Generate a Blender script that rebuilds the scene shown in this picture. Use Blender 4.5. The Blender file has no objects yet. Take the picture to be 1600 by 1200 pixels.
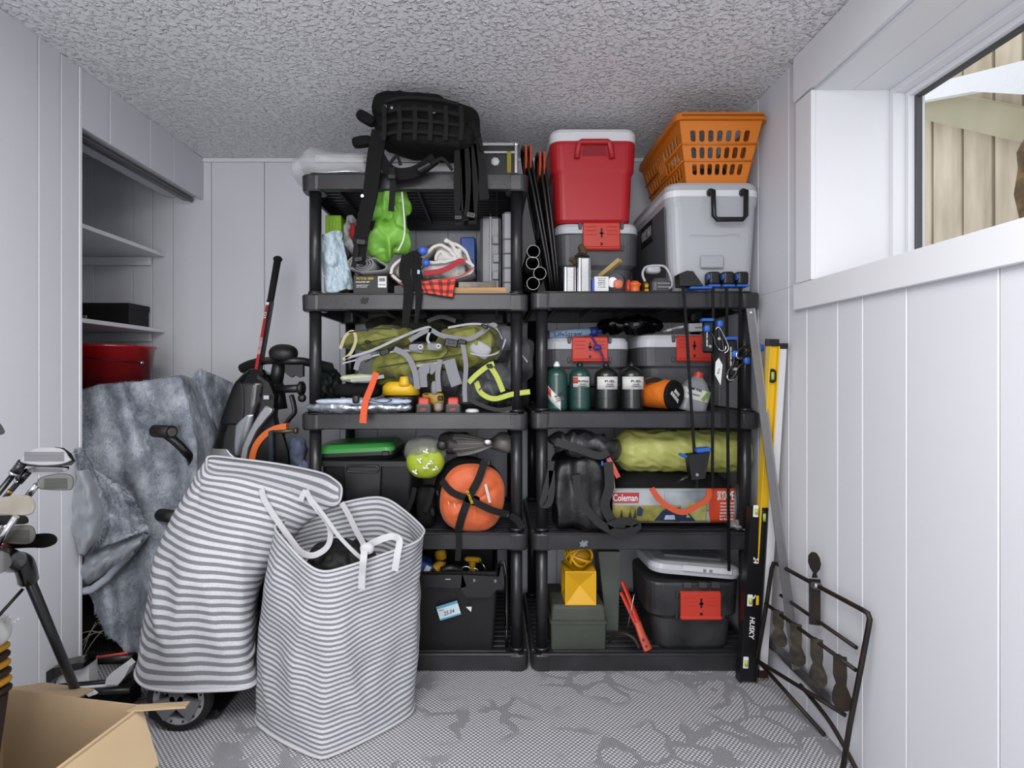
import bpy, math, random
from mathutils import Vector, Matrix, Euler, noise

# ------------------------------------------------------------------ camera
ZC, F, VX, VY = 1.165, 840.0, 770.0, 584.0       # eye height, focal length in px, vanishing point
scene = bpy.context.scene
COL = scene.collection
cam_d = bpy.data.cameras.new('camera')
cam = bpy.data.objects.new('camera', cam_d)
COL.objects.link(cam)
cam.location = (0, 0, ZC)
cam.rotation_euler = (math.pi / 2, 0, 0)
cam_d.sensor_width = 36.0
cam_d.lens = 36.0 * F / 1600
cam_d.shift_x = (800 - VX) / 1600
cam_d.shift_y = (VY - 600) / 1600
cam_d.clip_start = 0.05
scene.camera = cam

# ------------------------------------------------------------------ world, lamps, exposure
scene.view_settings.view_transform = 'Standard'
scene.view_settings.look = 'None'
scene.view_settings.gamma = 1.0
scene.view_settings.use_curve_mapping = False
scene.view_settings.exposure = 0.17
w = bpy.data.worlds.new('overcast_sky')
scene.world = w
w.use_nodes = True
w.node_tree.nodes['Background'].inputs[0].default_value = (0.93, 0.96, 1.0, 1)
w.node_tree.nodes['Background'].inputs[1].default_value = 1.35


def area_lamp(name, loc, rot, sx, sy, power, color=(1, 1, 1)):
    l = bpy.data.lights.new(name, 'AREA')
    l.shape = 'RECTANGLE'
    l.size, l.size_y = sx, sy
    l.energy = power
    l.color = color
    o = bpy.data.objects.new(name, l)
    COL.objects.link(o)
    o.location = loc
    o.rotation_euler = rot
    return o


# ceiling fixture behind the camera, and an unseen fill lamp added for frontal light
area_lamp('ceiling_lamp', (-0.15, 0.25, 2.24), (0, 0, 0), 1.5, 0.9, 52, (1.0, 0.985, 0.97))
area_lamp('rear_fill_light', (-0.45, -1.45, 1.25), (math.radians(90), 0, 0), 1.6, 1.9, 52, (0.985, 0.99, 1.0))

# ------------------------------------------------------------------ pixel helpers (1600 x 1200 photograph)


def P(px, py, Y):
    return Vector(((px - VX) * Y / F, Y, ZC + (VY - py) * Y / F))


def X_(px, Y):
    return (px - VX) * Y / F


def Z_(py, Y):
    return ZC + (VY - py) * Y / F


def on_right(px, py, X):
    """point of the plane x = X seen at the pixel"""
    Y = X * F / (px - VX)
    return Vector((X, Y, ZC + (VY - py) * Y / F))


# ------------------------------------------------------------------ materials
def lin(c):
    if isinstance(c, str):
        c = [int(c[i:i + 2], 16) / 255 for i in (0, 2, 4)]
    return tuple(((x + .055) / 1.055) ** 2.4 if x > .04045 else x / 12.92 for x in c) + (1,)


MATS = {}
FULL = ('white_wall_paint', 'white_trim_paint', 'weathered_fence_wood', 'fence_rail_wood', 'gravel', 'khaki_stained_timber', 'snow', 'brown_bark')


def calib(c):
    """albedo of a colour read off the photograph, whose room is brightly lit"""
    y = .3 * c[0] + .6 * c[1] + .1 * c[2]
    k = .78 if y > .08 else .20 + .58 * y / .08
    return (c[0] * k, c[1] * k, c[2] * k, 1)




def M(name, col='808080', rough=.5, metal=0, bump=None, var=None, coat=0, trans=0, alpha=1, sheen=0, spec=.5, ior=1.45, streak=None):
    """bump=(scale, strength[, distance]); var=(scale, other colour, amount)"""
    if name in MATS:
        return MATS[name]
    m = bpy.data.materials.new(name)
    m.use_nodes = True
    nt = m.node_tree
    b = nt.nodes['Principled BSDF']
    cal = (lambda c: c) if name in FULL else calib
    b.inputs['Base Color'].default_value = cal(lin(col))
    b.inputs['Roughness'].default_value = rough
    b.inputs['Metallic'].default_value = metal
    b.inputs['Coat Weight'].default_value = coat
    b.inputs['Transmission Weight'].default_value = trans
    b.inputs['Alpha'].default_value = alpha
    b.inputs['Sheen Weight'].default_value = sheen
    b.inputs['Specular IOR Level'].default_value = spec
    b.inputs['IOR'].default_value = ior
    tc = nt.nodes.new('ShaderNodeTexCoord')
    if var:
        n = nt.nodes.new('ShaderNodeTexNoise')
        n.inputs['Scale'].default_value = var[0]
        n.inputs['Detail'].default_value = 6
        mp = nt.nodes.new('ShaderNodeMapping')
        if streak:
            mp.inputs['Scale'].default_value = streak
        nt.links.new(tc.outputs['Object'], mp.inputs[0])
        nt.links.new(mp.outputs[0], n.inputs['Vector'])
        r = nt.nodes.new('ShaderNodeValToRGB')
        r.color_ramp.elements[0].position = .5 - .18
        r.color_ramp.elements[1].position = .5 + .18
        r.color_ramp.elements[0].color = cal(lin(col))
        a, c2 = cal(lin(col)), cal(lin(var[1]))
        k = var[2]
        r.color_ramp.elements[1].color = tuple(a[i] * (1 - k) + c2[i] * k for i in range(4))
        nt.links.new(n.outputs['Fac'], r.inputs[0])
        nt.links.new(r.outputs[0], b.inputs['Base Color'])
    if bump:
        n = nt.nodes.new('ShaderNodeTexNoise')
        n.inputs['Scale'].default_value = bump[0]
        n.inputs['Detail'].default_value = 4
        nt.links.new(tc.outputs['Object'], n.inputs['Vector'])
        bp = nt.nodes.new('ShaderNodeBump')
        bp.inputs['Strength'].default_value = bump[1]
        bp.inputs['Distance'].default_value = bump[2] if len(bump) > 2 else .002
        nt.links.new(n.outputs['Fac'], bp.inputs['Height'])
        nt.links.new(bp.outputs[0], b.inputs['Normal'])
    MATS[name] = m
    return m


# ------------------------------------------------------------------ mesh builder
def catmull(pts, n=6, closed=False):
    pts = [Vector(p) for p in pts]
    if len(pts) < 3 and not closed:
        return [pts[0].lerp(pts[-1], i / n) for i in range(n + 1)]
    out = []
    m = len(pts)
    rng = range(m) if closed else range(m - 1)
    for i in rng:
        if closed:
            p0, p1, p2, p3 = pts[i - 1], pts[i], pts[(i + 1) % m], pts[(i + 2) % m]
        else:
            p0 = pts[max(i - 1, 0)]
            p1, p2 = pts[i], pts[i + 1]
            p3 = pts[min(i + 2, m - 1)]
        for k in range(n):
            t = k / n
            out.append(.5 * ((2 * p1) + (p2 - p0) * t + (2 * p0 - 5 * p1 + 4 * p2 - p3) * t * t + (3 * p1 - p0 - 3 * p2 + p3) * t ** 3))
    if not closed:
        out.append(pts[-1])
    return out


def rrect(w, d, r, n=4):
    """rounded rectangle outline centred on 0, counter-clockwise"""
    r = min(r, w / 2 - 1e-4, d / 2 - 1e-4)
    o = []
    for cx, cy, a0 in ((w / 2 - r, d / 2 - r, 0), (-w / 2 + r, d / 2 - r, 90), (-w / 2 + r, -d / 2 + r, 180), (w / 2 - r, -d / 2 + r, 270)):
        for k in range(n + 1):
            a = math.radians(a0 + 90 * k / n)
            o.append((cx + r * math.cos(a), cy + r * math.sin(a)))
    return o


def fbm(p, oct=3):
    s, a, t = 0, 1, 0
    for i in range(oct):
        s += a * noise.noise(p)
        t += a
        a *= .5
        p = p * 2.03
    return s / t


class MB:
    def __init__(s, T=None):
        s.v, s.f, s.sm, s.uv = [], [], [], {}
        s.T = T or Matrix.Identity(4)

    def add(s, vs, fs, smooth=False):
        o = len(s.v)
        s.v += [s.T @ Vector(q) for q in vs]
        s.f += [tuple(i + o for i in q) for q in fs]
        s.sm += [smooth] * len(fs)
        return o

    def box(s, c, size, R=None, bev=0.0):
        hx, hy, hz = size[0] / 2, size[1] / 2, size[2] / 2
        c = Vector(c)
        R = R or Matrix.Identity(3)
        if bev <= 0:
            vs = [c + R @ Vector((x * hx, y * hy, z * hz)) for x in (-1, 1) for y in (-1, 1) for z in (-1, 1)]
            fs = [(0, 1, 3, 2), (4, 6, 7, 5), (0, 4, 5, 1), (2, 3, 7, 6), (0, 2, 6, 4), (1, 5, 7, 3)]
            s.add(vs, fs)
        else:
            b = min(bev, hx * .98, hy * .98, hz * .98)
            secs = []
            for z, k in ((-hz, b), (-hz + b, 0), (hz - b, 0), (hz, b)):
                a, d = hx - k, hy - k
                e = b - k * .5 if k == 0 else b * .4
                e = max(e, 1e-5)
                secs.append([(a - e, -d, z), (a, -d + e, z), (a, d - e, z), (a - e, d, z), (-a + e, d, z), (-a, d - e, z), (-a, -d + e, z), (-a + e, -d, z)])
            secs = [[c + R @ Vector(q) for q in sc] for sc in secs]
            s.loft(secs)

    def loft(s, secs, caps=True, closed=True, smooth=False):
        n = len(secs[0])
        vs = [q for sc in secs for q in sc]
        fs = []
        for i in range(len(secs) - 1):
            for k in range(n if closed else n - 1):
                a, b = i * n + k, i * n + (k + 1) % n
                fs.append((a, b, b + n, a + n))
        o = s.add(vs, fs, smooth)
        if caps and closed:
            l = (len(secs) - 1) * n
            s.f += [tuple(o + i for i in range(n - 1, -1, -1)), tuple(o + l + i for i in range(n))]
            s.sm += [False, False]

    def cyl(s, p0, p1, r0, r1=None, n=16, caps=True):
        r1 = r0 if r1 is None else r1
        p0, p1 = Vector(p0), Vector(p1)
        q = (p1 - p0).to_track_quat('Z', 'Y')
        secs = [[p + q @ Vector((math.cos(2 * math.pi * i / n) * r, math.sin(2 * math.pi * i / n) * r, 0)) for i in range(n)] for p, r in ((p0, r0), (p1, r1))]
        s.loft(secs, caps, True, True)

    def tube(s, pts, r, n=8, caps=True, closed=False, flat=1.0):
        pts = [Vector(q) for q in pts]
        m = len(pts)
        rs = r if isinstance(r, (list, tuple)) else [r] * m
        if len(rs) != m:
            rs = [rs[0] + (rs[-1] - rs[0]) * i / (m - 1) for i in range(m)]
        tang = []
        for i in range(m):
            a = pts[i - 1] if (i > 0 or closed) else pts[i]
            b = pts[(i + 1) % m] if (i < m - 1 or closed) else pts[i]
            t = (b - a)
            tang.append(t.normalized() if t.length > 1e-9 else Vector((0, 0, 1)))
        u = tang[0].orthogonal().normalized()
        secs = []
        for i in range(m):
            u = (u - tang[i] * u.dot(tang[i]))
            u = u.normalized() if u.length > 1e-6 else tang[i].orthogonal().normalized()
            v = tang[i].cross(u)
            secs.append([pts[i] + (u * math.cos(2 * math.pi * k / n) + v * math.sin(2 * math.pi * k / n) * flat) * rs[i] for k in range(n)])
        if closed:
            secs.append(secs[0])
            s.loft(secs, False, True, True)
        else:
            s.loft(secs, caps, True, True)

    def ribbon(s, pts, w, t=.003, nrm=(0, -1, 0), n=6, twist=0, smooth_path=True):
        pts = catmull(pts, n) if smooth_path else [Vector(q) for q in pts]
        m = len(pts)
        nr = Vector(nrm).normalized()
        secs = []
        for i in range(m):
            tg = (pts[min(i + 1, m - 1)] - pts[max(i - 1, 0)]).normalized()
            wd = tg.cross(nr)
            wd = wd.normalized() if wd.length > 1e-4 else Vector((1, 0, 0))
            if twist:
                wd = Matrix.Rotation(twist * i / m, 3, tg) @ wd
            nn = wd.cross(tg).normalized()
            ww = w[0] + (w[1] - w[0]) * i / (m - 1) if isinstance(w, (tuple, list)) else w
            a, b = wd * ww / 2, nn * t / 2
            secs.append([pts[i] - a - b, pts[i] + a - b, pts[i] + a + b, pts[i] - a + b])
        s.loft(secs)

    def lathe(s, prof, c=(0, 0, 0), axis=(0, 0, 1), n=24, smooth=True, sx=1, sy=1):
        q = Vector(axis).to_track_quat('Z', 'Y')
        c = Vector(c)
        secs = [[c + q @ Vector((math.cos(2 * math.pi * i / n) * max(r, 1e-4) * sx, math.sin(2 * math.pi * i / n) * max(r, 1e-4) * sy, z)) for i in range(n)] for r, z in prof]
        s.loft(secs, True, True, smooth)

    def tub(s, secs, r=.03, n=4, c=(0, 0, 0), smooth=False, caps=True):
        """secs: (z, w, d[, r[, dy]]) rounded rectangles stacked along z"""
        c = Vector(c)
        out = []
        for q in secs:
            z, w_, d_ = q[:3]
            rr = q[3] if len(q) > 3 else r
            dy = q[4] if len(q) > 4 else 0
            out.append([c + Vector((x, y + dy, z)) for x, y in rrect(w_, d_, rr, n)])
        s.loft(out, caps, True, smooth)

    def grid(s, fn, nu, nv, thick=0, cu=False, uvs=None):
        """fn(u, v) -> point; an optional thickness makes it a closed sheet"""
        V = [[Vector(fn(i / nu, j / nv)) for i in range(nu + (0 if cu else 1))] for j in range(nv + 1)]
        w_ = len(V[0])
        flat = [q for row in V for q in row]
        fs = []
        for j in range(nv):
            for i in range(nu):
                a, b = j * w_ + i, j * w_ + (i + 1) % w_
                fs.append((a, b, b + w_, a + w_))
        o = s.add(flat, fs, True)
        if uvs:
            for j in range(nv + 1):
                for i in range(w_):
                    s.uv[o + j * w_ + i] = uvs(i / nu, j / nv)
        if thick:
            N = []
            for j in range(nv + 1):
                for i in range(w_):
                    a = V[j][(i + 1) % w_ if cu else min(i + 1, w_ - 1)] - V[j][(i - 1) % w_ if cu else max(i - 1, 0)]
                    b = V[min(j + 1, nv)][i] - V[max(j - 1, 0)][i]
                    c = a.cross(b)
                    N.append(c.normalized() if c.length > 1e-12 else Vector((0, 0, 1)))
            o2 = s.add([q - N[k] * thick for k, q in enumerate(flat)], [tuple(reversed(q)) for q in fs], True)
            if uvs:
                for j in range(nv + 1):
                    for i in range(w_):
                        s.uv[o2 + j * w_ + i] = uvs(i / nu, j / nv)
            ed = []
            if not cu:
                for j in range(nv):
                    ed += [(j * w_, (j + 1) * w_), ((j + 1) * w_ + w_ - 1, j * w_ + w_ - 1)]
            for i in range(nu):
                ed += [((i + 1) % w_, i), (nv * w_ + i, nv * w_ + (i + 1) % w_)]
            for a, b in ed:
                s.f.append((o + a, o + b, o2 + b, o2 + a))
                s.sm.append(False)

    def soft(s, c, r, e=2.4, amp=.01, freq=6, seed=0, nu=40, nv=24, R=None, ridge=0, rf=None, flatz=None, uvs=None):
        """cushion-like closed blob: superellipsoid with noise folds"""
        c = Vector(c)
        R = R or Matrix.Identity(3)
        so = Vector((seed * 7.31, seed * 3.17, seed * 1.7))
        rf = rf or freq * 1.6

        def sp(x, k):
            return math.copysign(abs(x) ** k, x)

        def fn(u, v):
            th, ph = -2 * math.pi * u, math.pi * (v - .5)
            k = 2 / e
            d = Vector((r[0] * sp(math.cos(ph), k) * sp(math.cos(th), k), r[1] * sp(math.cos(ph), k) * sp(math.sin(th), k), r[2] * sp(math.sin(ph), k)))
            dn = Vector((d.x / r[0] ** 2, d.y / r[1] ** 2, d.z / r[2] ** 2))
            dn = dn.normalized()
            q = d + so
            h = amp * fbm(q * freq, 3)
            if ridge:
                h += ridge * (1 - 2 * abs(noise.noise(Vector((q.x * rf * 1.7, q.y * rf, q.z * rf * .8)) + so)) - .6)
            d = d + dn * h
            if flatz is not None and d.z < flatz:
                d.z = flatz
            return c + R @ d
        s.grid(fn, nu, nv, 0, True, uvs)

    def sphere(s, c, r, n=16, m=10):
        rr = r if isinstance(r, (tuple, list)) else (r, r, r)
        c = Vector(c)
        s.grid(lambda u, v: c + Vector((rr[0] * math.cos(-2 * math.pi * u) * math.cos(math.pi * (v - .5)), rr[1] * math.sin(-2 * math.pi * u) * math.cos(math.pi * (v - .5)), rr[2] * math.sin(math.pi * (v - .5)))), n, m, 0, True)

    def plate(s, pts, t, nrm=(0, -1, 0)):
        """flat outline (list of points) given a thickness along -nrm"""
        nr = Vector(nrm).normalized() * t
        pts = [Vector(q) for q in pts]
        s.loft([[q + nr for q in pts], pts])

    def holes(s, C, nx, ny, mx, my, t, hx=.62, hy=.72, k=4):
        """perforated panel. C(u, v) -> point; t: thickness vector; margins mx, my in u / v"""
        t = Vector(t)

        def ring(cu, cv, a, b, rr):
            o = []
            for x, y in rrect(2 * a, 2 * b, rr, k):
                o.append((cu + x, cv + y))
            return o
        for i in range(nx):
            for j in range(ny):
                u0, u1 = mx + (1 - 2 * mx) * i / nx, mx + (1 - 2 * mx) * (i + 1) / nx
                v0, v1 = my + (1 - 2 * my) * j / ny, my + (1 - 2 * my) * (j + 1) / ny
                cu, cv, a, b = (u0 + u1) / 2, (v0 + v1) / 2, (u1 - u0) / 2, (v1 - v0) / 2
                inn = ring(cu, cv, a * hx, b * hy, min(a * hx, b * hy) * .98)
                out = []
                nn = k + 1
                for q, (sx, sy) in enumerate(((1, 1), (-1, 1), (-1, -1), (1, -1))):
                    for z in range(nn):
                        f = z / k
                        if q in (0, 2):
                            x, y = (1, min(1, 2 * f)) if f <= .5 else (2 - 2 * f, 1)
                        else:
                            x, y = (min(1, 2 * f), 1) if f <= .5 else (1, 2 - 2 * f)
                        out.append((cu + sx * a * max(x, 0), cv + sy * b * max(y, 0)))
                n = len(inn)
                vs = [C(*q) for q in out] + [C(*q) for q in inn]
                vs += [q + t for q in vs]
                fs = []
                for z in range(n):
                    y = (z + 1) % n
                    fs += [(z, y, n + y, n + z), (2 * n + y, 2 * n + z, 3 * n + z, 3 * n + y), (n + z, n + y, 3 * n + y, 3 * n + z)]
                s.add(vs, fs)

        def strip(u0, v0, u1, v1):
            a = [C(u0, v0), C(u1, v0), C(u1, v1), C(u0, v1)]
            s.loft([[q + t for q in a], a])
        if mx:
            strip(0, 0, mx, 1)
            strip(1 - mx, 0, 1, 1)
        if my:
            strip(mx, 0, 1 - mx, my)
            strip(mx, 1 - my, 1 - mx, 1)

    def build(s, name, mat, parent=None):
        me = bpy.data.meshes.new(name)
        org = ORG.get(parent.name, Vector()) if parent else Vector()
        me.from_pydata([q - org for q in s.v], [], s.f)
        me.polygons.foreach_set('use_smooth', s.sm)
        if s.uv:
            ul = me.uv_layers.new(name='uv')
            for l in me.loops:
                ul.data[l.index].uv = s.uv.get(l.vertex_index, (0, 0))
        me.materials.append(mat)
        me.update()
        o = bpy.data.objects.new(name, me)
        COL.objects.link(o)
        if parent:
            o.parent = parent
            ORG[o.name] = org
        return o


ORG = {}


def tag(o, label=None, cat=None, group=None, kind=None):
    if label:
        o['label'] = label
    if cat:
        o['category'] = cat
    if group:
        o['group'] = group
    if kind:
        o['kind'] = kind
    return o


def thing(name, label, cat, loc, group=None):
    o = bpy.data.objects.new(name, None)
    o.empty_display_size = .05
    COL.objects.link(o)
    o.location = loc
    ORG[o.name] = Vector(loc)
    return tag(o, label, cat, group)


def struct(name, mb, mat, parent=None):
    o = mb.build(name, mat, parent)
    if not parent:
        o['kind'] = 'structure'
    return o


def TR(loc, rz=0, rx=0, ry=0):
    return Matrix.Translation(Vector(loc)) @ Euler((math.radians(rx), math.radians(ry), math.radians(rz)), 'XYZ').to_matrix().to_4x4()


def R3(rx=0, ry=0, rz=0):
    return Euler((math.radians(rx), math.radians(ry), math.radians(rz)), 'XYZ').to_matrix()


def text(s, w, h, mat, parent, loc, rot=(90, 0, 0), depth=.0008, name='lettering', slant=0):
    """flat lettering fitted in w x h, centred on loc; rot in degrees (90,0,0 faces the camera)"""
    cu = bpy.data.curves.new(name, 'FONT')
    cu.body = s
    cu.extrude = .02
    cu.shear = slant
    cu.offset = .012
    cu.resolution_u = 2
    cu.align_x, cu.align_y = 'CENTER', 'CENTER'
    o = bpy.data.objects.new(name, cu)
    COL.objects.link(o)
    bpy.context.view_layer.update()
    me = bpy.data.meshes.new_from_object(o.evaluated_get(bpy.context.evaluated_depsgraph_get()))
    bpy.data.objects.remove(o)
    bpy.data.curves.remove(cu)
    xs = [q.co.x for q in me.vertices]
    ys = [q.co.y for q in me.vertices]
    cx, cy = (min(xs) + max(xs)) / 2, (min(ys) + max(ys)) / 2
    sx, sy = w / (max(xs) - min(xs)), h / (max(ys) - min(ys))
    R = R3(*rot)
    org = ORG.get(parent.name, Vector())
    for q in me.vertices:
        q.co = R @ Vector(((q.co.x - cx) * sx, (q.co.y - cy) * sy, q.co.z / .02 * depth)) + Vector(loc) - org
    me.materials.clear()
    me.materials.append(mat)
    o = bpy.data.objects.new(name, me)
    COL.objects.link(o)
    o.parent = parent
    return o


# palette
BLK = M('black_plastic', '232325', .42, bump=(60, .15))
BLK2 = M('black_rubber', '1b1b1c', .7)
SHELF = M('charcoal_resin', '2f2f32', .33, bump=(90, .2), var=(9, '47474c', .45))
POST = M('charcoal_resin_post', '303034', .3, bump=(40, .1))
NYL = M('black_nylon', '1c1c1d', .8, bump=(300, .5), spec=.25)
WEB = M('black_webbing', '262626', .8, bump=(500, .6), spec=.3)
GWEB = M('grey_webbing', '85858b', .8, bump=(500, .5))
WHT = M('white_plastic', 'e4e4e6', .35)
LG = M('light_grey_plastic', 'b9babf', .4)
MG = M('mid_grey_plastic', '7b7c80', .45)
DG = M('dark_grey_plastic', '3c3d40', .4, var=(6, '55565a', .6))
RED = M('red_plastic', 'c23a2c', .4)
BLU = M('blue_plastic', '2d55ab', .4)
ORG_M = M('orange_plastic', 'c9571f', .45)
STEEL = M('steel', 'b8b8ba', .28, 1)
DSTEEL = M('dull_aluminium', '8d8d8f', .42, .8)
CHR = M('chrome', 'd5d5d8', .12, 1)
YEL = M('yellow_plastic', 'e0b31c', .4)
INKW = M('white_print', 'e8e8e8', .6)
INKB = M('black_print', '151515', .6)
INKY = M('yellow_print', 'e0c020', .6)
PAPER = M('white_paper', 'dedede', .7)
WALL = M('white_wall_paint', 'cacbd1', .55, bump=(25, .05), var=(1.5, 'c2c4c9', .6))
# ================================================================== ROOM
XL, XR, YB, YF, ZT = -1.496, 1.075, 2.78, -1.6, 2.277
ALC_Y, ALC_X = 1.957, -2.3         # closet alcove behind the end of the left wall


def floor_mat():
    m = bpy.data.materials.new('grey_woven_mat')
    m.use_nodes = True
    nt = m.node_tree
    N, L = nt.nodes.new, nt.links.new
    b = nt.nodes['Principled BSDF']
    b.inputs['Roughness'].default_value = .6
    tc = N('ShaderNodeTexCoord')
    mp = N('ShaderNodeMapping')
    mp.inputs['Rotation'].default_value = (0, 0, .78)
    L(tc.outputs['Object'], mp.inputs[0])
    # raised dots
    vo = N('ShaderNodeTexVoronoi')
    vo.inputs['Scale'].default_value = 94
    vo.inputs['Randomness'].default_value = 0.0
    L(mp.outputs[0], vo.inputs['Vector'])
    dots = N('ShaderNodeMapRange')
    dots.inputs[1].default_value, dots.inputs[2].default_value = .15, .6
    dots.inputs[3].default_value, dots.inputs[4].default_value = 1, 0
    L(vo.outputs['Distance'], dots.inputs[0])
    # fine ribs of the leaf shapes
    wv = N('ShaderNodeTexWave')
    wv.inputs['Scale'].default_value = 60
    wv.inputs['Distortion'].default_value = 0
    L(tc.outputs['Object'], wv.inputs['Vector'])
    # leaf mask
    n1 = N('ShaderNodeTexVoronoi')
    n1.inputs['Scale'].default_value = 7.5
    n1.feature = 'DISTANCE_TO_EDGE'
    ns = N('ShaderNodeTexNoise')
    ns.inputs['Scale'].default_value = 6
    L(tc.outputs['Object'], ns.inputs['Vector'])
    ad = N('ShaderNodeMixRGB')
    ad.blend_type = 'ADD'
    ad.inputs[0].default_value = .22
    L(mp.outputs[0], ad.inputs[1])
    L(ns.outputs['Color'], ad.inputs[2])
    L(ad.outputs[0], n1.inputs['Vector'])
    n2 = N('ShaderNodeTexNoise')
    n2.inputs['Scale'].default_value = 2.6
    L(tc.outputs['Object'], n2.inputs['Vector'])
    big = N('ShaderNodeMapRange')
    big.inputs[1].default_value, big.inputs[2].default_value = .45, .52
    L(n2.outputs['Fac'], big.inputs[0])
    edge = N('ShaderNodeMapRange')
    edge.inputs[1].default_value, edge.inputs[2].default_value = .10, .075
    L(n1.outputs['Distance'], edge.inputs[0])
    mk = N('ShaderNodeMath')
    mk.operation = 'MULTIPLY'
    L(big.outputs[0], mk.inputs[0])
    L(edge.outputs[0], mk.inputs[1])
    hm = N('ShaderNodeMix')
    L(mk.outputs[0], hm.inputs[0])
    L(dots.outputs[0], hm.inputs[2])
    hs = N('ShaderNodeMath')
    hs.operation = 'MULTIPLY'
    hs.inputs[1].default_value = .6
    L(wv.outputs['Fac'], hs.inputs[0])
    L(hs.outputs[0], hm.inputs[3])
    cr = N('ShaderNodeMix')
    cr.data_type = 'RGBA'
    cr.inputs[6].default_value = lin('58585c')
    cr.inputs[7].default_value = lin('c8c8cd')
    L(hm.outputs[0], cr.inputs[0])
    L(cr.outputs[2], b.inputs['Base Color'])
    bp = N('ShaderNodeBump')
    bp.inputs['Strength'].default_value = .8
    bp.inputs['Distance'].default_value = .003
    L(hm.outputs[0], bp.inputs['Height'])
    L(bp.outputs[0], b.inputs['Normal'])
    return m


def ceiling_mat():
    m = bpy.data.materials.new('stippled_ceiling')
    m.use_nodes = True
    nt = m.node_tree
    N, L = nt.nodes.new, nt.links.new
    b = nt.nodes['Principled BSDF']
    b.inputs['Base Color'].default_value = lin('e0e0e3')
    b.inputs['Roughness'].default_value = .3
    tc = N('ShaderNodeTexCoord')
    n = N('ShaderNodeTexNoise')
    n.inputs['Scale'].default_value = 62
    n.inputs['Detail'].default_value = 3
    n.inputs['Distortion'].default_value = .6
    L(tc.outputs['Object'], n.inputs['Vector'])
    r = N('ShaderNodeMapRange')
    r.inputs[1].default_value, r.inputs[2].default_value = .48, .72
    L(n.outputs['Fac'], r.inputs[0])
    bp = N('ShaderNodeBump')
    bp.inputs['Strength'].default_value = 1.0
    bp.inputs['Distance'].default_value = .008
    L(r.outputs[0], bp.inputs['Height'])
    L(bp.outputs[0], b.inputs['Normal'])
    return m


mb = MB()
mb.box(((ALC_X + 1.2) / 2, .6, -.05), (1.2 - ALC_X + .3, 4.7, .1))
struct('floor', mb, floor_mat())
mb = MB()
mb.box(((ALC_X + XR) / 2, .6, ZT + .05), (XR - ALC_X + .1, 4.7, .1))
struct('ceiling', mb, ceiling_mat())


def plank_wall(name, axis, base, marks, z0, z1, t=.012, gap=.0022, back=.03, nsign=1, parent=None, zr=None):
    """a wall slab with its boards as parts. axis 'x': boards ranged along x on the plane y=base; 'y': along y on x=base. nsign: direction of the room"""
    mb = MB()
    a, b = marks[0], marks[-1]
    c, d = (a + b) / 2, b - a
    off = base - nsign * (t + back / 2)
    if axis == 'x':
        mb.box((c + .03, off, (z0 + z1) / 2), (d + .1, back, z1 - z0))
    else:
        mb.box((off, c, (z0 + z1) / 2), (back, d, z1 - z0))
    w_ = struct(name, mb, WALL, parent)
    for i in range(len(marks) - 1):
        a, b = marks[i] + gap / 2, marks[i + 1] - gap / 2
        mb = MB()
        if axis == 'x':
            mb.box(((a + b) / 2, base - nsign * t / 2, (z0 + z1) / 2), (b - a, t, z1 - z0), bev=.0022)
        else:
            mb.box((base - nsign * t / 2, (a + b) / 2, (z0 + z1) / 2), (t, b - a, z1 - z0), bev=.0022)
        mb.build('plank', WALL, w_)
    return w_


kb = YB / F
marks = [ALC_X] + [(p - VX) * kb for p in (147, 207, 238, 270, 330, 413, 496, 531, 590, 650, 700, 745, 800, 870, 905, 960, 1020, 1050)] + [XR]
plank_wall('wall_back', 'x', YB, marks, 0, ZT, nsign=-1)
plank_wall('wall_left', 'y', XL, [YF, -1.2, -.85, -.7, -.4, -.1, .15, .45, .62, .9, 1.2, 1.32, 1.55, 1.77, 1.862, ALC_Y - .014], 0, ZT, nsign=1)
# right wall below and around the window opening
WY0, WY1, WZ0, WZ1 = .45, 1.788, 1.478, 2.108
rm = [YF, -1.2, -.9, -.5, -.2, .0, .3, .55, .74, .90, 1.142, 1.396, 1.562, 1.675, 1.839, 1.952, 2.176, 2.33, 2.55, YB]
wr = plank_wall('wall_right', 'y', XR, rm, 0, WZ0, nsign=-1)
up = [q for q in rm if q > WY1 + .03]
plank_wall('wall_right_far', 'y', XR, [WY1 + .002] + up, WZ0, ZT, nsign=-1)
plank_wall('wall_right_near', 'y', XR, [YF, -1.2, -.9, -.5, -.2, .0, .3, WY0 - .002], WZ0, ZT, nsign=-1)
mb = MB()
mb.box((XR + .02, (WY0 + WY1) / 2, (WZ1 + ZT) / 2), (.04, WY1 - WY0, ZT - WZ1))
struct('wall_right_above', mb, WALL)
mb = MB()
mb.box((0, YF - .05, ZT / 2), (3.4, .1, ZT))
struct('wall_rear', mb, WALL)
# end of the left wall (closet jamb), soffit over the closet opening, closet walls
mb = MB()
mb.box((XL - .05, ALC_Y - .006, ZT / 2), (.104, .014, ZT), bev=.002)
struct('trim_1', mb, M('white_trim_paint', 'd4d5d9', .45))
TRIM = MATS['white_trim_paint']
SOF = 2.063
sm = [ALC_Y + .002, 2.1, 2.345, 2.518, YB - .001]
mb = MB()
mb.box((XL - .10, (ALC_Y + YB) / 2, (SOF + .012 + ZT) / 2), (.17, YB - ALC_Y - .004, ZT - SOF - .012))
so = struct('wall_soffit', mb, WALL)
for a, b in zip(sm, sm[1:]):
    mb = MB()
    mb.box((XL - .006, (a + b) / 2, (SOF + ZT) / 2), (.012, b - a - .003, ZT - SOF), bev=.002)
    mb.build('plank', WALL, so)
mb = MB()
mb.box((ALC_X - .02, 2.3, ZT / 2), (.04, 1.1, ZT))
struct('wall_closet', mb, WALL)
mb = MB()
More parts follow.
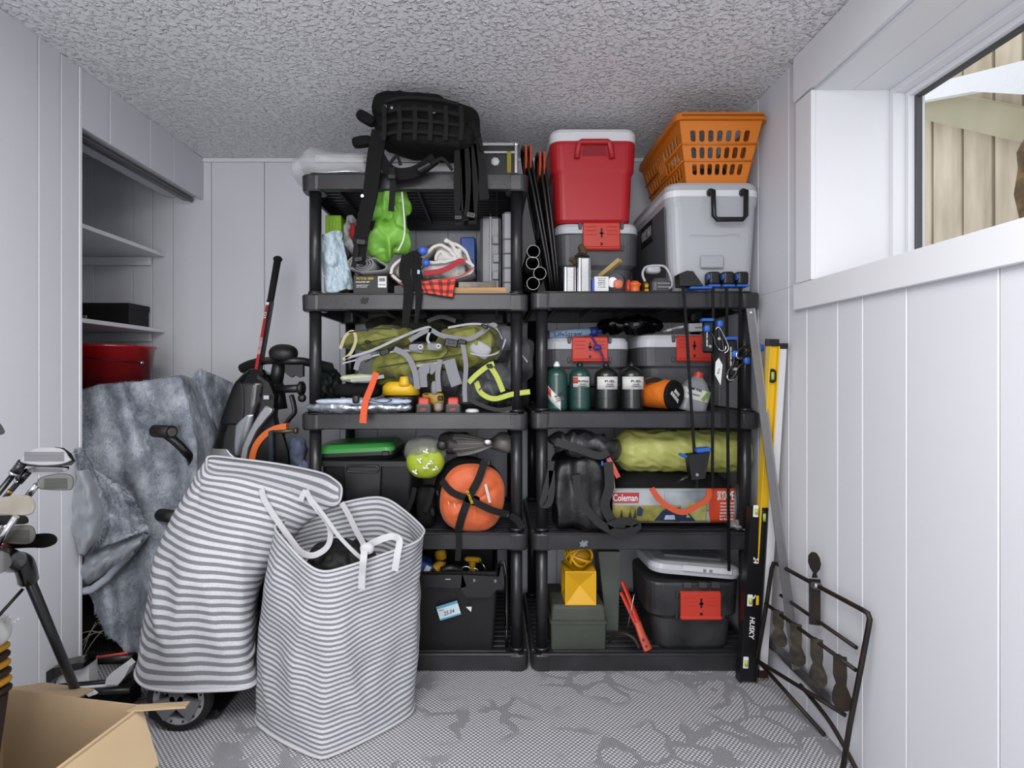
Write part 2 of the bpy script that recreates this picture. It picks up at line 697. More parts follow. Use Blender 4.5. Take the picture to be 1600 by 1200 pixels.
mb.box(((ALC_X + XL) / 2 - .03, ALC_Y - .02 - .03, ZT / 2), (XL - ALC_X - .12, .04, ZT))
struct('wall_closet_front', mb, WALL)
# thin aluminium track under the soffit
mb = MB()
mb.box((XL - .07, (ALC_Y + YB) / 2 + .02, SOF - .002), (.05, YB - ALC_Y - .06, .012), bev=.002)
mb.box((XL - .055, (ALC_Y + YB) / 2 + .02, SOF - .010), (.006, YB - ALC_Y - .06, .012))
tag(mb.build('door_track', DSTEEL), 'grey metal sliding door track under the closet soffit', 'track')
# cornice line at the wall top (thin bead)
mb = MB()
mb.box(((XL + XR) / 2, YB - .006, ZT - .010), (XR - XL, .012, .02), bev=.003)
struct('trim_2', mb, TRIM)
# shelves in the closet
for k, (z, lab) in enumerate(((1.787, 'upper white closet shelf, empty, below the soffit'), (1.395, 'lower white closet shelf carrying the black shoe box'))):
    t = thing('closet_shelf', lab, 'shelf', (-2.0, 2.4, z), 'closet shelves')
    mb = MB()
    mb.box(((ALC_X - 1.694) / 2, (YB + ALC_Y) / 2 + .02, z - .0095), (-1.694 - ALC_X, YB - ALC_Y - .05, .019), bev=.002)
    mb.build('board', TRIM, t)
    mb = MB()
    mb.box(((ALC_X - 1.76) / 2, YB - .0115, z - .042), (-1.76 - ALC_X, .019, .044), bev=.002)
    mb.build('cleat', TRIM, t)

# ------------------------------------------------------------------ window in the right wall
FRX = 1.318
wn = bpy.data.objects.new('window_1', None)
COL.objects.link(wn)
wn['kind'] = 'structure'
wn.location = (XR, (WY0 + WY1) / 2, WZ0)
ORG[wn.name] = Vector(wn.location)
ym = (WY0 + WY1) / 2


def wpart(name, boxes, mat=None, par=None):
    mb = MB()
    for c, s_ in boxes:
        mb.box(c, s_, bev=.0015)
    return mb.build(name, mat or TRIM, par or wn)


LY = WY1 - WY0
wpart('reveal', [(((XR + FRX + .12) / 2, WY1 + .012, (WZ0 + WZ1) / 2), (FRX + .12 - XR, .024, WZ1 - WZ0 + .04)), (((XR + FRX + .12) / 2, WY0 - .012, (WZ0 + WZ1) / 2), (FRX + .12 - XR, .024, WZ1 - WZ0 + .04))])
wpart('head_lining', [(((XR + FRX) / 2 - .06, ym, WZ1 + .012), (.12, LY, .024)), ((FRX, ym, WZ1 + .010), (.24, LY, .020))])
wpart('sill', [(((XR + FRX + .12) / 2, ym, WZ0 - .012), (FRX + .12 - XR, LY, .022))])
wpart('frame', [((FRX + .035, WY1 - .010, (WZ0 + WZ1) / 2), (.07, .02, WZ1 - WZ0)), ((FRX + .035, ym, WZ1 - .010), (.07, LY - .04, .02)), ((FRX + .035, ym, WZ0 + .010), (.07, LY - .04, .02)), ((FRX + .035, WY0 + .010, (WZ0 + WZ1) / 2), (.07, .02, WZ1 - WZ0))])
wpart('sash', [((FRX + .06, WY1 - .028, (WZ0 + WZ1) / 2), (.045, .016, WZ1 - WZ0 - .04)), ((FRX + .06, ym, WZ1 - .028), (.045, LY - .072, .016)), ((FRX + .06, ym, WZ0 + .028), (.045, LY - .072, .016))], TRIM)
wpart('gasket', [((FRX + .066, WY1 - .040, (WZ0 + WZ1) / 2), (.02, .010, WZ1 - WZ0 - .07)), ((FRX + .066, ym, WZ1 - .040), (.02, LY - .10, .010))], M('dark_gasket', '4c4e52', .5))
gm = bpy.data.materials.new('window_glass')
gm.use_nodes = True
nt = gm.node_tree
nt.nodes.remove(nt.nodes['Principled BSDF'])
tr, gl, mx, lw, fr = [nt.nodes.new(q) for q in ('ShaderNodeBsdfTransparent', 'ShaderNodeBsdfGlossy', 'ShaderNodeMixShader', 'ShaderNodeLayerWeight', 'ShaderNodeMath')]
gl.inputs['Roughness'].default_value = .02
fr.operation = 'POWER'
fr.inputs[1].default_value = 4.0
nt.links.new(lw.outputs['Facing'], fr.inputs[0])
nt.links.new(fr.outputs[0], mx.inputs[0])
nt.links.new(tr.outputs[0], mx.inputs[1])
nt.links.new(gl.outputs[0], mx.inputs[2])
nt.links.new(mx.outputs[0], nt.nodes['Material Output'].inputs[0])
mb = MB()
mb.box((FRX + .07, ym, (WZ0 + WZ1) / 2), (.004, LY - .06, WZ1 - WZ0 - .06))
mb.build('pane', gm, wn)
# casing boards on the room side
CY = 1.893
for name, c, s_ in (('trim_3', (XR - .009, (CY + WY0 - .1) / 2, (1.388 + WZ0 - .001) / 2), (.018, CY - WY0 + .1, WZ0 - 1.389)),
                    ('trim_4', (XR - .008, (CY - .012 + WY1) / 2, (WZ0 + WZ1) / 2 + .002), (.016, CY - .012 - WY1, WZ1 - WZ0 + .002)),
                    ('trim_5', (XR - .009, (CY + WY0 - .1) / 2, (WZ1 + ZT) / 2 + .004), (.018, CY - WY0 + .1, ZT - WZ1 - .012))):
    mb = MB()
    mb.box(c, s_, bev=.002)
    struct(name, mb, TRIM)

# ------------------------------------------------------------------ outside the window: window well with a board fence
WOOD = M('weathered_fence_wood', 'd3c7b2', .8, bump=(30, .3), var=(5, 'a89a82', .8), streak=(3, 3, .6))
fx = 2.2
gaps = [3.05, 2.88, 2.702, 2.525, 2.369, 2.237, 2.07, 1.9, 1.73, 1.56, 1.39, 1.22, 1.05]
GAPB = M('gap_backing_dark', '4d463a', .9)  # dark strips added behind the gaps to keep the bright sky out
t = thing('board_fence', 'pale vertical board fence seen through the window', 'fence', (fx, 2.1, 1.0))
for a, b in zip(gaps, gaps[1:]):
    mb = MB()
    mb.box((fx + .012 + random.uniform(0, .008), (a + b) / 2, 2.3), (.022, a - b - .014, 2.9), bev=.003)
    mb.build('board', WOOD, t)
    mb = MB()
    mb.box((fx + .045, b, 2.3), (.02, .05, 2.9))
    mb.build('gap_backing', GAPB, t)
mb = MB()
mb.box((fx + .075, 2.05, 1.5), (.05, 2.1, .09))
mb.build('rail', M('fence_rail_wood', '8d7f68', .85), t)
mb = MB()
mb.box((fx + .075, 2.05, 3.0), (.05, 2.1, .09))
mb.build('rail', MATS['fence_rail_wood'], t)
mb = MB()
mb.box((1.95, 1.9, .82), (1.1, 2.6, .1))
mb.box((2.6, 1.9, .9), (.4, 2.6, .16))
struct('ground_outside', mb, M('gravel', 'a8a49c', .9, bump=(60, .8, .01)))


def beam(name, lab, cat, pts, X, t, mat):
    q = [on_right(a, b, X) for a, b in pts]
    mb = MB()
    mb.loft([q, [k + Vector((t, 0, 0)) for k in q]])
    return tag(mb.build(name, mat), lab, cat)


KH = M('khaki_stained_timber', 'b3ad92', .8, bump=(20, .2), var=(6, 'a09a7e', .6))
beam('timber_stringer', 'khaki timber beam sloping down across the fence outside the window', 'beam', [(1400, 177), (1640, 233), (1640, 178), (1400, 132)], 2.10, .06, KH)
beam('snowy_plank', 'white snow covered plank crossing high outside the window', 'plank', [(1395, 166), (1520, 143), (1640, 150), (1640, 84), (1395, 146)], 2.0, .06, M('snow', 'e9ebf0', .8, bump=(25, .4, .01)))
mb = MB()
a = [on_right(1612, y, 1.88) for y in (215, 235, 260, 300, 345, 420)]
mb.tube(a, [.02, .04, .036, .047, .03, .036], n=10)
tag(mb.build('knotty_post', M('brown_bark', '8a7556', .9, bump=(25, 1, .02), var=(12, '3c2f20', .9))), 'knotty brown post at the right side of the window view', 'post')
# ================================================================== SHELVING UNITS
YS, DS = 2.10, .61                     # front plane and depth of both units


def make_unit(label, x0, x1, tiers):
    t = thing('shelving_unit', label, 'shelving', ((x0 + x1) / 2, YS + DS / 2, 0), 'black resin shelving units')
    cx, W = (x0 + x1) / 2, x1 - x0
    slat_me = None
    for z in tiers:
        mb = MB()
        h, lt = .065, .016
        mb.box((cx, YS + lt / 2, z - h / 2), (W - .07, lt, h), bev=.003)
        mb.box((cx, YS + DS - lt / 2, z - h / 2), (W - .07, lt, h), bev=.003)
        for sx in (x0 + lt / 2, x1 - lt / 2):
            mb.box((sx, YS + DS / 2, z - h / 2), (lt, DS - .07, h), bev=.003)
        mb.box((cx, YS + .019, z - h + .003), (W - .06, .022, .006), bev=.002)
        mb.box((cx, YS - .0015, z - .003), (W - .09, .006, .006), bev=.002)
        tier = mb.build('shelf_tier', SHELF, t)
        for sx in (x0 + .043, x1 - .043):
            for sy in (YS + .043, YS + DS - .043):
                mb = MB()
                mb.tub([(-h - .004, .082, .082, .028), (-h + .002, .088, .088, .03), (-.009, .092, .092, .032), (-.0045, .086, .086, .03)], n=5, c=(sx, sy, z))
                mb.build('corner_socket', SHELF, tier)
        ns = 14
        for i in range(ns):
            y = YS + .045 + (DS - .09) * i / (ns - 1)
            if slat_me is None:
                mb = MB()
                mb.box((cx, y, z - .011), (W - .03, .024, .012), bev=.002)
                o = mb.build('slat', SHELF, tier)
                slat_me, y0, z0 = o.data, y, z
            else:
                o = bpy.data.objects.new('slat', slat_me)
                COL.objects.link(o)
                o.parent = tier
                o.location = (0, y - y0, z - z0)
        mb = MB()
        for k in range(5):
            mb.box((x0 + .12 + (W - .24) * k / 4, YS + DS / 2, z - .030), (.008, DS - .04, .026))
        mb.build('rib', SHELF, tier)
    for k in range(len(tiers) - 1):
        zt, zb = tiers[k] - .066, tiers[k + 1]
        for sx in (x0 + .043, x1 - .043):
            for sy in (YS + .043, YS + DS - .043):
                mb = MB()
                mb.cyl((sx, sy, zb), (sx, sy, zt), .0235, n=20)
                mb.cyl((sx, sy, zb), (sx, sy, zb + .012), .029, .027, n=20)
                mb.build('post', POST, t)
    return t


TL = [1.95, 1.48, 1.0125, .5425, .07]
TRR = [1.4875, 1.0175, .5425, .07]
make_unit('left black resin shelving unit, five tiers, topped by the black backpack', -.75, .1375, TL)
make_unit('right black resin shelving unit, four tiers, lower, topped by the coolers', .1525, 1.048, TRR)
L1, L2, L3, L4, L5 = [z - .004 for z in TL]
R1, R2, R3_, R4 = [z - .004 for z in TRR]
# ================================================================== LEFT UNIT, TOP TIER
def hbox(name, label, cat, px0, px1, py0, z0, Y, depth, mat, bev=.003, rz=0, group=None, zt=None):
    """upright box: front face at Y between the pixels px0..px1, from z0 up to the pixel row py0"""
    x0, x1 = X_(px0, Y), X_(px1, Y)
    zt = zt if zt is not None else Z_(py0, Y)
    t = thing(name, label, cat, ((x0 + x1) / 2, Y + depth / 2, z0), group)
    mb = MB(TR(((x0 + x1) / 2, Y + depth / 2, z0), rz))
    mb.box((0, 0, (zt - z0) / 2), (x1 - x0, depth, zt - z0), bev=bev)
    mb.build('body', mat, t)
    return t, x0, x1, zt


def buckle(par, c, w=.03, rz=0, mat=None):
    c = Vector(c)
    R = R3(0, rz, 0)
    mb = MB()
    mb.box(c, (w, .008, w * .62), R, bev=.003)
    for s_ in (-1, 1):
        mb.box(c + R @ Vector((s_ * w * .56, 0, 0)), (w * .1, .009, w * .4), R, bev=.0015)
    mb.box(c + R @ Vector((0, -.004, w * .05)), (w * .5, .004, w * .25), R, bev=.0015)
    return mb.build('buckle', mat or BLK, par)


# long white box behind the backpack, and its plastic sleeve
t, x0, x1, zt = hbox('flat_white_box', 'long white boxed panel lying under the black backpack', 'box', 492, 747, 241, L1, 2.24, .26, M('white_card', 'd6d6d8', .6))
mb = MB()
mb.box(((x0 + x1) / 2, 2.237, zt - .036), (x1 - x0 - .004, .004, .0025))
mb.box(((x0 + x1) / 2 + .05, 2.237, zt - .075), (x1 - x0 - .2, .004, .0025))
mb.build('seam', M('grey_seam', '6c6c70', .6), t)
SLV = M('clear_plastic_film', 'dfe2e6', .12, alpha=.28, bump=(22, .8, .01))
mb = MB()


def slv(u, v):
    th = 2 * math.pi * u
    x = X_(462, 2.2) + .30 * v
    k = .55 + .45 * min(1, v * 3 + .25)
    y = 2.235 + .125 * math.cos(th) * k
    z = L1 + .004 + (.07 * k) * (1 + math.sin(th)) * (1 - .25 * v)
    n = fbm(Vector((x * 14, y * 10, z * 10)), 3)
    return Vector((x + .012 * n, y - .02 * abs(n), max(L1 + .001, z + .02 * n)))


mb.grid(slv, 40, 24, .0015, cu=True)
tag(mb.build('plastic_sleeve', SLV), 'crumpled clear plastic sleeve at the left end of the top tier', 'plastic bag')
mb = MB()
mb.ribbon([(X_(468, 2.1), 2.14, L1 + .03), (X_(505, 2.1), 2.12, L1 + .012), (X_(545, 2.1), 2.12, L1 + .016), (X_(572, 2.1), 2.15, L1 + .02)], .05, .004, (0, -.3, 1))
tag(mb.build('foil_strip', M('silver_film', 'b4b6b8', .3, .5, bump=(40, 1, .004))), 'folded silvery film in front of the white boxed panel', 'film')

# aluminium tool case
t, x0, x1, zt = hbox('aluminium_case', 'small aluminium framed black case right of the backpack', 'case', 749, 806, 226, L1, 2.2, .24, M('black_panel', '222326', .5), bev=.002)
mb = MB()
for x in (x0, x1):
    mb.box((x, 2.2, (L1 + zt) / 2), (.018, .018, zt - L1), bev=.004)
mb.build('edge_profile', STEEL, t)
mb = MB()
mb.box(((x0 + x1) / 2, 2.2, zt - .002), (x1 - x0 + .02, .02, .018), bev=.004)
mb.box(((x0 + x1) / 2, 2.2, zt - .034), (x1 - x0, .016, .014), bev=.003)
mb.box(((x0 + x1) / 2, 2.32, zt), (x1 - x0 + .02, .24, .008), bev=.003)
mb.build('lid_frame', STEEL, t)
for x in (x0, x1):
    mb = MB()
    mb.sphere((x, 2.2, zt), .014, 12, 8)
    mb.build('corner_cap', CHR, t)
mb = MB()
mb.box((x1 - .028, 2.195, (L1 + zt) / 2 - .01), (.018, .01, zt - L1 - .04), bev=.002)
tag(mb.build('strap', M('olive_yellow_strap', '8d8420', .6), t), 'olive yellow strap')
mb = MB()
mb.lathe([(.001, 0), (.018, .001), (.018, .002), (.001, .003)], ((x0 + x1) / 2 - .01, 2.199, zt - .07), (0, -1, 0), 7)
tag(mb.build('sticker', PAPER, t), 'torn white sticker')

# ------------------------------------------------------------------ tactical backpack
bp = thing('tactical_backpack', 'black tactical backpack lying on its side on top of the left shelving unit', 'backpack', (X_(655, 2.12), 2.12, 1.95))
mb = MB()
mb.soft((X_(668, 2.13), 2.13, 2.133), (.205, .095, .108), e=3.4, amp=.022, freq=7, seed=3, nu=72, nv=40, R=R3(0, 5, 0), ridge=.006, rf=9)
mb.build('body', NYL, bp)
mb = MB()
mb.soft((X_(640, 2.03), 2.07, 2.185), (.15, .05, .055), e=3.2, amp=.01, freq=9, seed=5, nu=48, nv=24, R=R3(0, 4, 0), ridge=.004)
mb.build('top_pocket', NYL, bp)
mb = MB()
mb.soft((X_(672, 2.04), 2.06, 2.078), (.17, .05, .052), e=3.4, amp=.01, freq=9, seed=8, nu=48, nv=24, R=R3(0, 6, 0), ridge=.004)
mb.build('front_pocket', NYL, bp)
for k in range(4):
    mb = MB()
    z = 2.06 + .042 * k
    pts = [(X_(592 + 3 * k, 2.0), 2.01, z - .004), (X_(630, 2.0), 1.995, z + .004), (X_(680, 2.0), 1.995, z - .002), (X_(728 - 4 * k, 2.0), 2.01, z - .012)]
    mb.ribbon(pts, .012, .003)
    mb.build('webbing_row', WEB, bp)
for k in range(6):
    mb = MB()
    x = X_(600 + 24 * k, 2.0)
    mb.ribbon([(x, 1.993, 2.03), (x + .004, 1.990, 2.09), (x, 1.995, 2.16)], .016, .003)
    mb.build('webbing_column', WEB, bp)
for (a, b, rz) in ((572, 185, 30), (566, 222, -8), (690, 176, 10), (740, 205, 60)):
    mb = MB()
    c = P(a, b, 2.06)
    mb.soft(c, (.038, .02, .019), e=4, amp=.003, seed=a, nu=20, nv=12, R=R3(0, rz, 0))
    mb.build('side_tab', NYL, bp)
for a, b in ((602, 162), (612, 164), (678, 171)):
    mb = MB()
    mb.lathe([(.0045, -.001), (.0075, 0), (.0045, .001)], P(a, b + 4, 2.02), (0, -1, 0), 12)
    tag(mb.build('eyelet', STEEL, bp), 'steel eyelet')


def strap(par, pix, w, Y=2.06, t=.004, mat=None, name='strap', nrm=(0, -1, 0), tw=0):
    mb = MB()
    mb.ribbon([P(q[0], q[1], q[2] if len(q) > 2 else Y) for q in pix], w, t, nrm, twist=tw)
    return mb.build(name, mat or WEB, par)


strap(bp, [(594, 205), (586, 245), (579, 300), (568, 350), (563, 385), (560, 412)], (.062, .046), 2.045, .012, NYL, 'shoulder_strap')
strap(bp, [(590, 240), (604, 262), (622, 272), (650, 268), (680, 248)], .045, 2.05, .010, NYL, 'shoulder_strap')
buckle(bp, P(564, 378, 2.03), .036, 8)
buckle(bp, P(560, 405, 2.03), .032, -12)
strap(bp, [(553, 372), (557, 392), (552, 418)], .018, 2.03)
strap(bp, [(612, 262), (614, 285), (611, 330)], .022, 2.03)
buckle(bp, P(612, 276, 2.02), .03)
strap(bp, [(609, 256), (620, 244), (626, 258)], .012, 2.03)
strap(bp, [(668, 262), (690, 248), (707, 266)], .012, 2.03)
mb = MB()
mb.box(P(663, 262, 2.03), (.062, .022, .02), R3(0, -28, 0), bev=.006)
mb.build('side_release_clip', BLK, bp)
for pix, w_ in (([(716, 230), (714, 290), (717, 352)], .026), ([(728, 222), (730, 280), (733, 345)], .040), ([(738, 225), (742, 280), (738, 350)], .03), ([(745, 215), (752, 260), (757, 312)], .036), ([(722, 225), (724, 300), (722, 330)], .018)):
    strap(bp, pix, w_, 2.05)
buckle(bp, P(736, 336, 2.035), .036, 10)
buckle(bp, P(716, 340, 2.035), .03, 0)
mb = MB()
mb.tube([P(*q, 2.04) for q in ((740, 212), (748, 226), (752, 238), (747, 230))], .0022, 6)
mb.build('cord', NYL, bp)
mb = MB()
mb.lathe([(.006, -.0012), (.0085, 0), (.006, .0012)], P(566, 306, 2.03), (0, -1, 0), 14)
tag(mb.build('ring', STEEL, bp), 'steel ring on the shoulder strap')

# ------------------------------------------------------------------ bay under the top tier (shelf L2)
GRN = M('lime_nylon', '7fbd48', .45, bump=(18, .8, .006))
g = thing('lime_stuff_sack', 'bright lime green crumpled nylon sack hanging under the backpack', 'sack', P(604, 400, 2.2))
mb = MB()
mb.soft(P(605, 322, 2.17), (.082, .05, .062), e=2.3, amp=.035, freq=11, seed=21, nu=120, nv=80, ridge=.036, rf=11, R=R3(0, -8, 0))
mb.soft(P(604, 376, 2.17), (.085, .055, .072), e=2.4, amp=.03, freq=10, seed=14, nu=120, nv=80, ridge=.036, rf=9)
mb.soft(P(624, 350, 2.16), (.03, .035, .08), e=2.2, amp=.015, freq=12, seed=16, nu=50, nv=40, ridge=.012, rf=14)
mb.soft(P(596, 300, 2.16), (.035, .03, .03), e=2.2, amp=.02, freq=14, seed=18, nu=50, nv=30, ridge=.01, rf=14)
mb.build('body', GRN, g)
strap(g, [(628, 300), (632, 345), (631, 372), (622, 392)], .006, 2.10, .003, M('silver_piping', 'd0d4cc', .5), 'piping')

BLF = M('pale_blue_dotted_fabric', 'b7cfdd', .8, bump=(25, .5, .002), var=(90, 'd6e2ea', .9))
mb = MB()


def blue_bag(u, v):
    xs0, xs1 = 493 + 22 * v ** 1.5 + (0 if v < .8 else -6 * (v - .8) * 5), 533 + 20 * v
    px = xs0 + (xs1 - xs0) * u
    py = 363 + 92 * v + 3 * math.sin(u * 6)
    f = math.sin(math.pi * u)
    n = fbm(Vector((u * 3, v * 3.5, 2)), 3)
    return P(px, py, 2.21 - .02 * f + .05 * n + .012 * math.sin(9 * u + 5 * v * v))


mb.grid(blue_bag, 40, 50, .006)
tag(mb.build('blue_fabric_bag', BLF), 'pale blue speckled fabric bag standing at the left end of the second tier', 'bag')
t, *_ = hbox('green_folder', 'lime green ridged box behind the pale blue fabric bag', 'box', 508, 533, 336, L2, 2.32, .12, M('lime_card', '8fbf2c', .6, bump=(5, .1)))
for k in range(4):
    mb = MB()
    mb.box(P(514 + 5 * k, 352, 2.319), (.0025, .004, .05))
    mb.build('ridge', MATS['lime_card'], t)
t = thing('patterned_pouch', 'red, white and black patterned pouch behind the hanging shoulder strap', 'pouch', P(541, 385, 2.3))
mb = MB()
mb.soft(P(549, 372, 2.38), (.035, .03, .10), e=2.6, amp=.015, freq=14, seed=31, nu=40, nv=40, ridge=.01)
mb.build('body', M('red_white_black_print', '1b1c22', .7, var=(22, 'd8d8dc', 1.0)), t)
mb = MB()
mb.soft(P(551, 362, 2.345), (.014, .012, .035), e=2.4, amp=.01, freq=20, seed=33, nu=24, nv=24)
tag(mb.build('flap', M('deep_red_cloth', 'a01c24', .7), t), 'red flap')

# black printed carton
t, x0, x1, zt = hbox('printed_carton', 'small black carton with yellow lettering and a barcode under the rolled mat', 'carton', 552, 606, 430, L2, 2.12, .14, M('black_card', '17171a', .5), bev=.0015)
text('TACTICAL GEAR', .068, .0095, INKY, t, (x0 + .045, 2.1188, zt - .013), slant=.2)
text('HOLSTER SET', .055, .006, INKW, t, (x0 + .038, 2.1188, zt - .027))
text('ONE SIZE FITS MOST', .048, .004, INKW, t, (x0 + .036, 2.1188, zt - .040))
text('LEFT OR RIGHT', .042, .004, INKW, t, (x0 + .034, 2.1188, zt - .047))
mb = MB()
mb.box((x1 - .022, 2.119, zt - .027), (.033, .002, .044))
lb = mb.build('label', PAPER, t)
mb = MB()
for k in range(11):
    mb.box((x1 - .034 + .0023 * k, 2.1175, zt - .018), (.0006 + .0007 * (k % 3), .001, .014))
tag(mb.build('barcode', INKB, lb), kind='stuff')
text('009-4182', .024, .005, INKB, lb, (x1 - .022, 2.1175, zt - .038))

# rolled grey foam mat
MATF = M('grey_foam_mat', '8d8d8c', .8, bump=(160, 1, .002))
t = thing('rolled_foam_mat', 'rolled grey ribbed foam mat lying on the black carton', 'exercise mat', P(575, 430, 2.25))
cen = P(564, 412, 2.11)
mb = MB()
sp = []
for k in range(96):
    a = k / 95 * 2 * math.pi * 3.4
    r = .010 + .031 * k / 95
    sp.append((cen.x + r * 1.25 * math.cos(a + 1.2), cen.z + r * .82 * math.sin(a + 1.2)))
tail = [(cen.x + .045, cen.z + .024), (cen.x + .075, cen.z + .010), (cen.x + .10, cen.z - .004), (cen.x + .094, cen.z - .024), (cen.x + .05, cen.z - .032), (cen.x + .0, cen.z - .036)]
pth = sp + [(q.x, q.z) for q in catmull([Vector((sp[-1][0], 0, sp[-1][1]))] + [Vector((a, 0, b)) for a, b in tail], 5)][1:]


def matfn(u, v):
    i = min(int(u * (len(pth) - 1)), len(pth) - 2)
    f = u * (len(pth) - 1) - i
    x = pth[i][0] * (1 - f) + pth[i + 1][0] * f
    z = pth[i][1] * (1 - f) + pth[i + 1][1] * f
    return Vector((x, 2.11 + .42 * v, z + .012 * v))


mb.grid(matfn, 220, 3, .0042)
mb.build('body', MATF, t)
t = thing('dark_round_case', 'dark grey round lidded case behind the rolled mat', 'case', P(533, 395, 2.3))
mb = MB()
mb.cyl(P(533, 395, 2.275), P(533, 395, 2.275) + Vector((0, .04, 0)), .030, n=24)
mb.build('body', M('graphite_rubber', '4c4c4e', .7), t)
mb = MB()
mb.cyl(P(533, 395, 2.265), P(533, 395, 2.275), .032, n=24)
mb.build('lid', MATS['graphite_rubber'], t)

# cream cloth bundle
CRM = M('cream_cotton', 'd8d4cc', .85, bump=(12, .8, .01), var=(5, 'b9b9c0', .5))
t = thing('cream_cloth_bundle', 'folded cream cotton garment with a red trim, bundled on the second tier', 'garment', P(670, 440, 2.2))


def fold(pix, Y, dY, th, amp=.006, seed=0, nu=50, nv=16):
    c = catmull([P(a, b, Y) for a, b in pix], 8)

    def fn(u, v):
        f = u * (len(c) - 1)
        i = min(int(f), len(c) - 2)
        p = c[i].lerp(c[i + 1], f - i)
        n = fbm(Vector((p.x * 16 + seed, v * 3, p.z * 16)), 3)
        return p + Vector((amp * n, dY * v, amp * 1.5 * n))
    m_ = MB()
    m_.grid(fn, nu, nv, th)
    return m_


for k, pix in enumerate(([(608, 428), (613, 414), (630, 402), (660, 406), (690, 409), (712, 402), (730, 408), (740, 418), (735, 428), (712, 436), (680, 441), (650, 443), (628, 442), (611, 432)],
                         [(655, 404), (668, 392), (676, 384), (690, 381), (704, 387), (714, 400), (702, 410), (688, 412)],
                         [(678, 408), (680, 398), (690, 392), (700, 400), (712, 396), (706, 382), (694, 374), (712, 378), (728, 392), (740, 416)])):
    m_ = fold(pix, 2.11 + .015 * k, .20, .010, .008, k * 3)
    m_.build('fold', CRM, t)
mb = MB()
mb.soft(P(672, 424, 2.19), (.14, .06, .034), e=2.6, amp=.02, freq=9, seed=41, nu=60, nv=30, ridge=.014)
mb.soft(P(706, 402, 2.19), (.07, .05, .05), e=2.4, amp=.02, freq=9, seed=44, nu=50, nv=30, ridge=.016)
mb.build('padding', CRM, t)
strap(t, [(662, 427), (686, 424), (704, 417), (718, 408), (726, 410)], .020, 2.10, .005, M('dark_red_cloth', 'a3242e', .75, bump=(30, .8, .004)), 'red_trim')
strap(t, [(622, 442), (650, 441), (690, 437), (722, 430), (741, 417)], .005, 2.10, .003, M('red_stitch_band', 'b5443c', .8), 'stitched_edge')
t = thing('plaid_cloth', 'red and blue plaid cloth corner hanging over the second tier lip', 'cloth', P(684, 458, 2.1))
pm = bpy.data.materials.new('red_blue_plaid')
pm.use_nodes = True
nt = pm.node_tree
b = nt.nodes['Principled BSDF']
b.inputs['Roughness'].default_value = .85
uvn = nt.nodes.new('ShaderNodeTexCoord')
last = None
for ax, sc in ((0, 3.2), (1, 2.6)):
    w_ = nt.nodes.new('ShaderNodeTexWave')
    w_.bands_direction = 'X' if ax == 0 else 'Y'
    w_.inputs['Scale'].default_value = sc * .5
    nt.links.new(uvn.outputs['UV'], w_.inputs['Vector'])
    r = nt.nodes.new('ShaderNodeValToRGB')
    r.color_ramp.interpolation = 'CONSTANT'
    r.color_ramp.elements[0].color = (1, 1, 1, 1)
    r.color_ramp.elements[1].color = (.15, .2, .7, 1)
    r.color_ramp.elements[1].position = .6
    nt.links.new(w_.outputs['Fac'], r.inputs[0])
    mx = nt.nodes.new('ShaderNodeMix')
    mx.data_type = 'RGBA'
    mx.blend_type = 'MULTIPLY'
    mx.inputs[0].default_value = .75
    mx.inputs[6].default_value = lin('d6482e')
    if last:
        nt.links.new(last, mx.inputs[6])
    nt.links.new(r.outputs[0], mx.inputs[7])
    last = mx.outputs[2]
nt.links.new(last, b.inputs['Base Color'])
mb = MB()


def plaid(u, v):
    a, b_ = P(652, 441, 2.09), P(713, 436, 2.09)
    c, d = P(664, 458, 2.085), P(708, 465, 2.085)
    p = a.lerp(b_, u).lerp(c.lerp(d, u), v)
    return p + Vector((0, .006 * math.sin(9 * u + 2 * v), 0))


mb.grid(plaid, 24, 12, .006, uvs=lambda u, v: (u * .85, v * .5))
mb.build('body', pm, t)
strap(t, [(664, 458), (685, 462), (708, 465)], .004, 2.083, .006, M('navy_hem', '20242f', .8), 'hem')
t = thing('camouflage_hat', 'olive brimmed hat behind the cream cloth bundle', 'hat', P(665, 400, 2.3))
HAT = M('olive_camouflage', '6f6640', .8, var=(30, '3c3a26', .8))
mb = MB()
mb.grid(lambda u, v: P(630 + 78 * u, 410 - 26 * u - 14 * math.sin(math.pi * u) + 5 * v, 2.20 + .10 * math.sin(math.pi * v) + .02), 24, 8, .006)
mb.build('brim', HAT, t)
mb = MB()
mb.soft(P(665, 408, 2.36), (.10, .07, .03), e=2.3, amp=.012, seed=51, nu=36, nv=18)
mb.build('crown', HAT, t)
for k, (a, b) in enumerate(((661, 392), (666, 411))):
    t = thing('ball_bungee', ('blue ball of the upper bungee loop among the black straps', 'blue ball of the lower bungee loop among the black straps')[k], 'bungee', P(a, b + 6, 2.09), 'ball bungees')
    mb = MB()
    mb.sphere(P(a, b, 2.085), .0185 if k == 0 else .015, 20, 14)
    mb.build('ball', M('blue_ball_plastic', '3c62c0', .35), t)
    mb = MB()
    mb.tube(catmull([P(a, b, 2.09), P(a - 8, b + 10, 2.1), P(a - 16, b + 4, 2.11), P(a - 6, b - 3, 2.11)], 5), .002, 6)
    mb.build('loop', NYL, t)
hs = thing('strap_harness', 'two black webbing straps hanging from the cream cloth over the second tier lip', 'straps', P(640, 455, 2.09))
strap(hs, [(638, 400), (632, 425), (638, 448), (636, 480), (633, 512)], (.05, .026), 2.075, .006, NYL)
strap(hs, [(652, 402), (650, 430), (654, 455), (653, 480), (650, 505)], (.04, .014), 2.078, .006, NYL)
strap(hs, [(640, 412), (652, 420), (658, 436)], .02, 2.072, .004, NYL)
strap(hs, [(636, 402), (648, 396), (656, 402)], .022, 2.08, .006, NYL)
mb = MB()
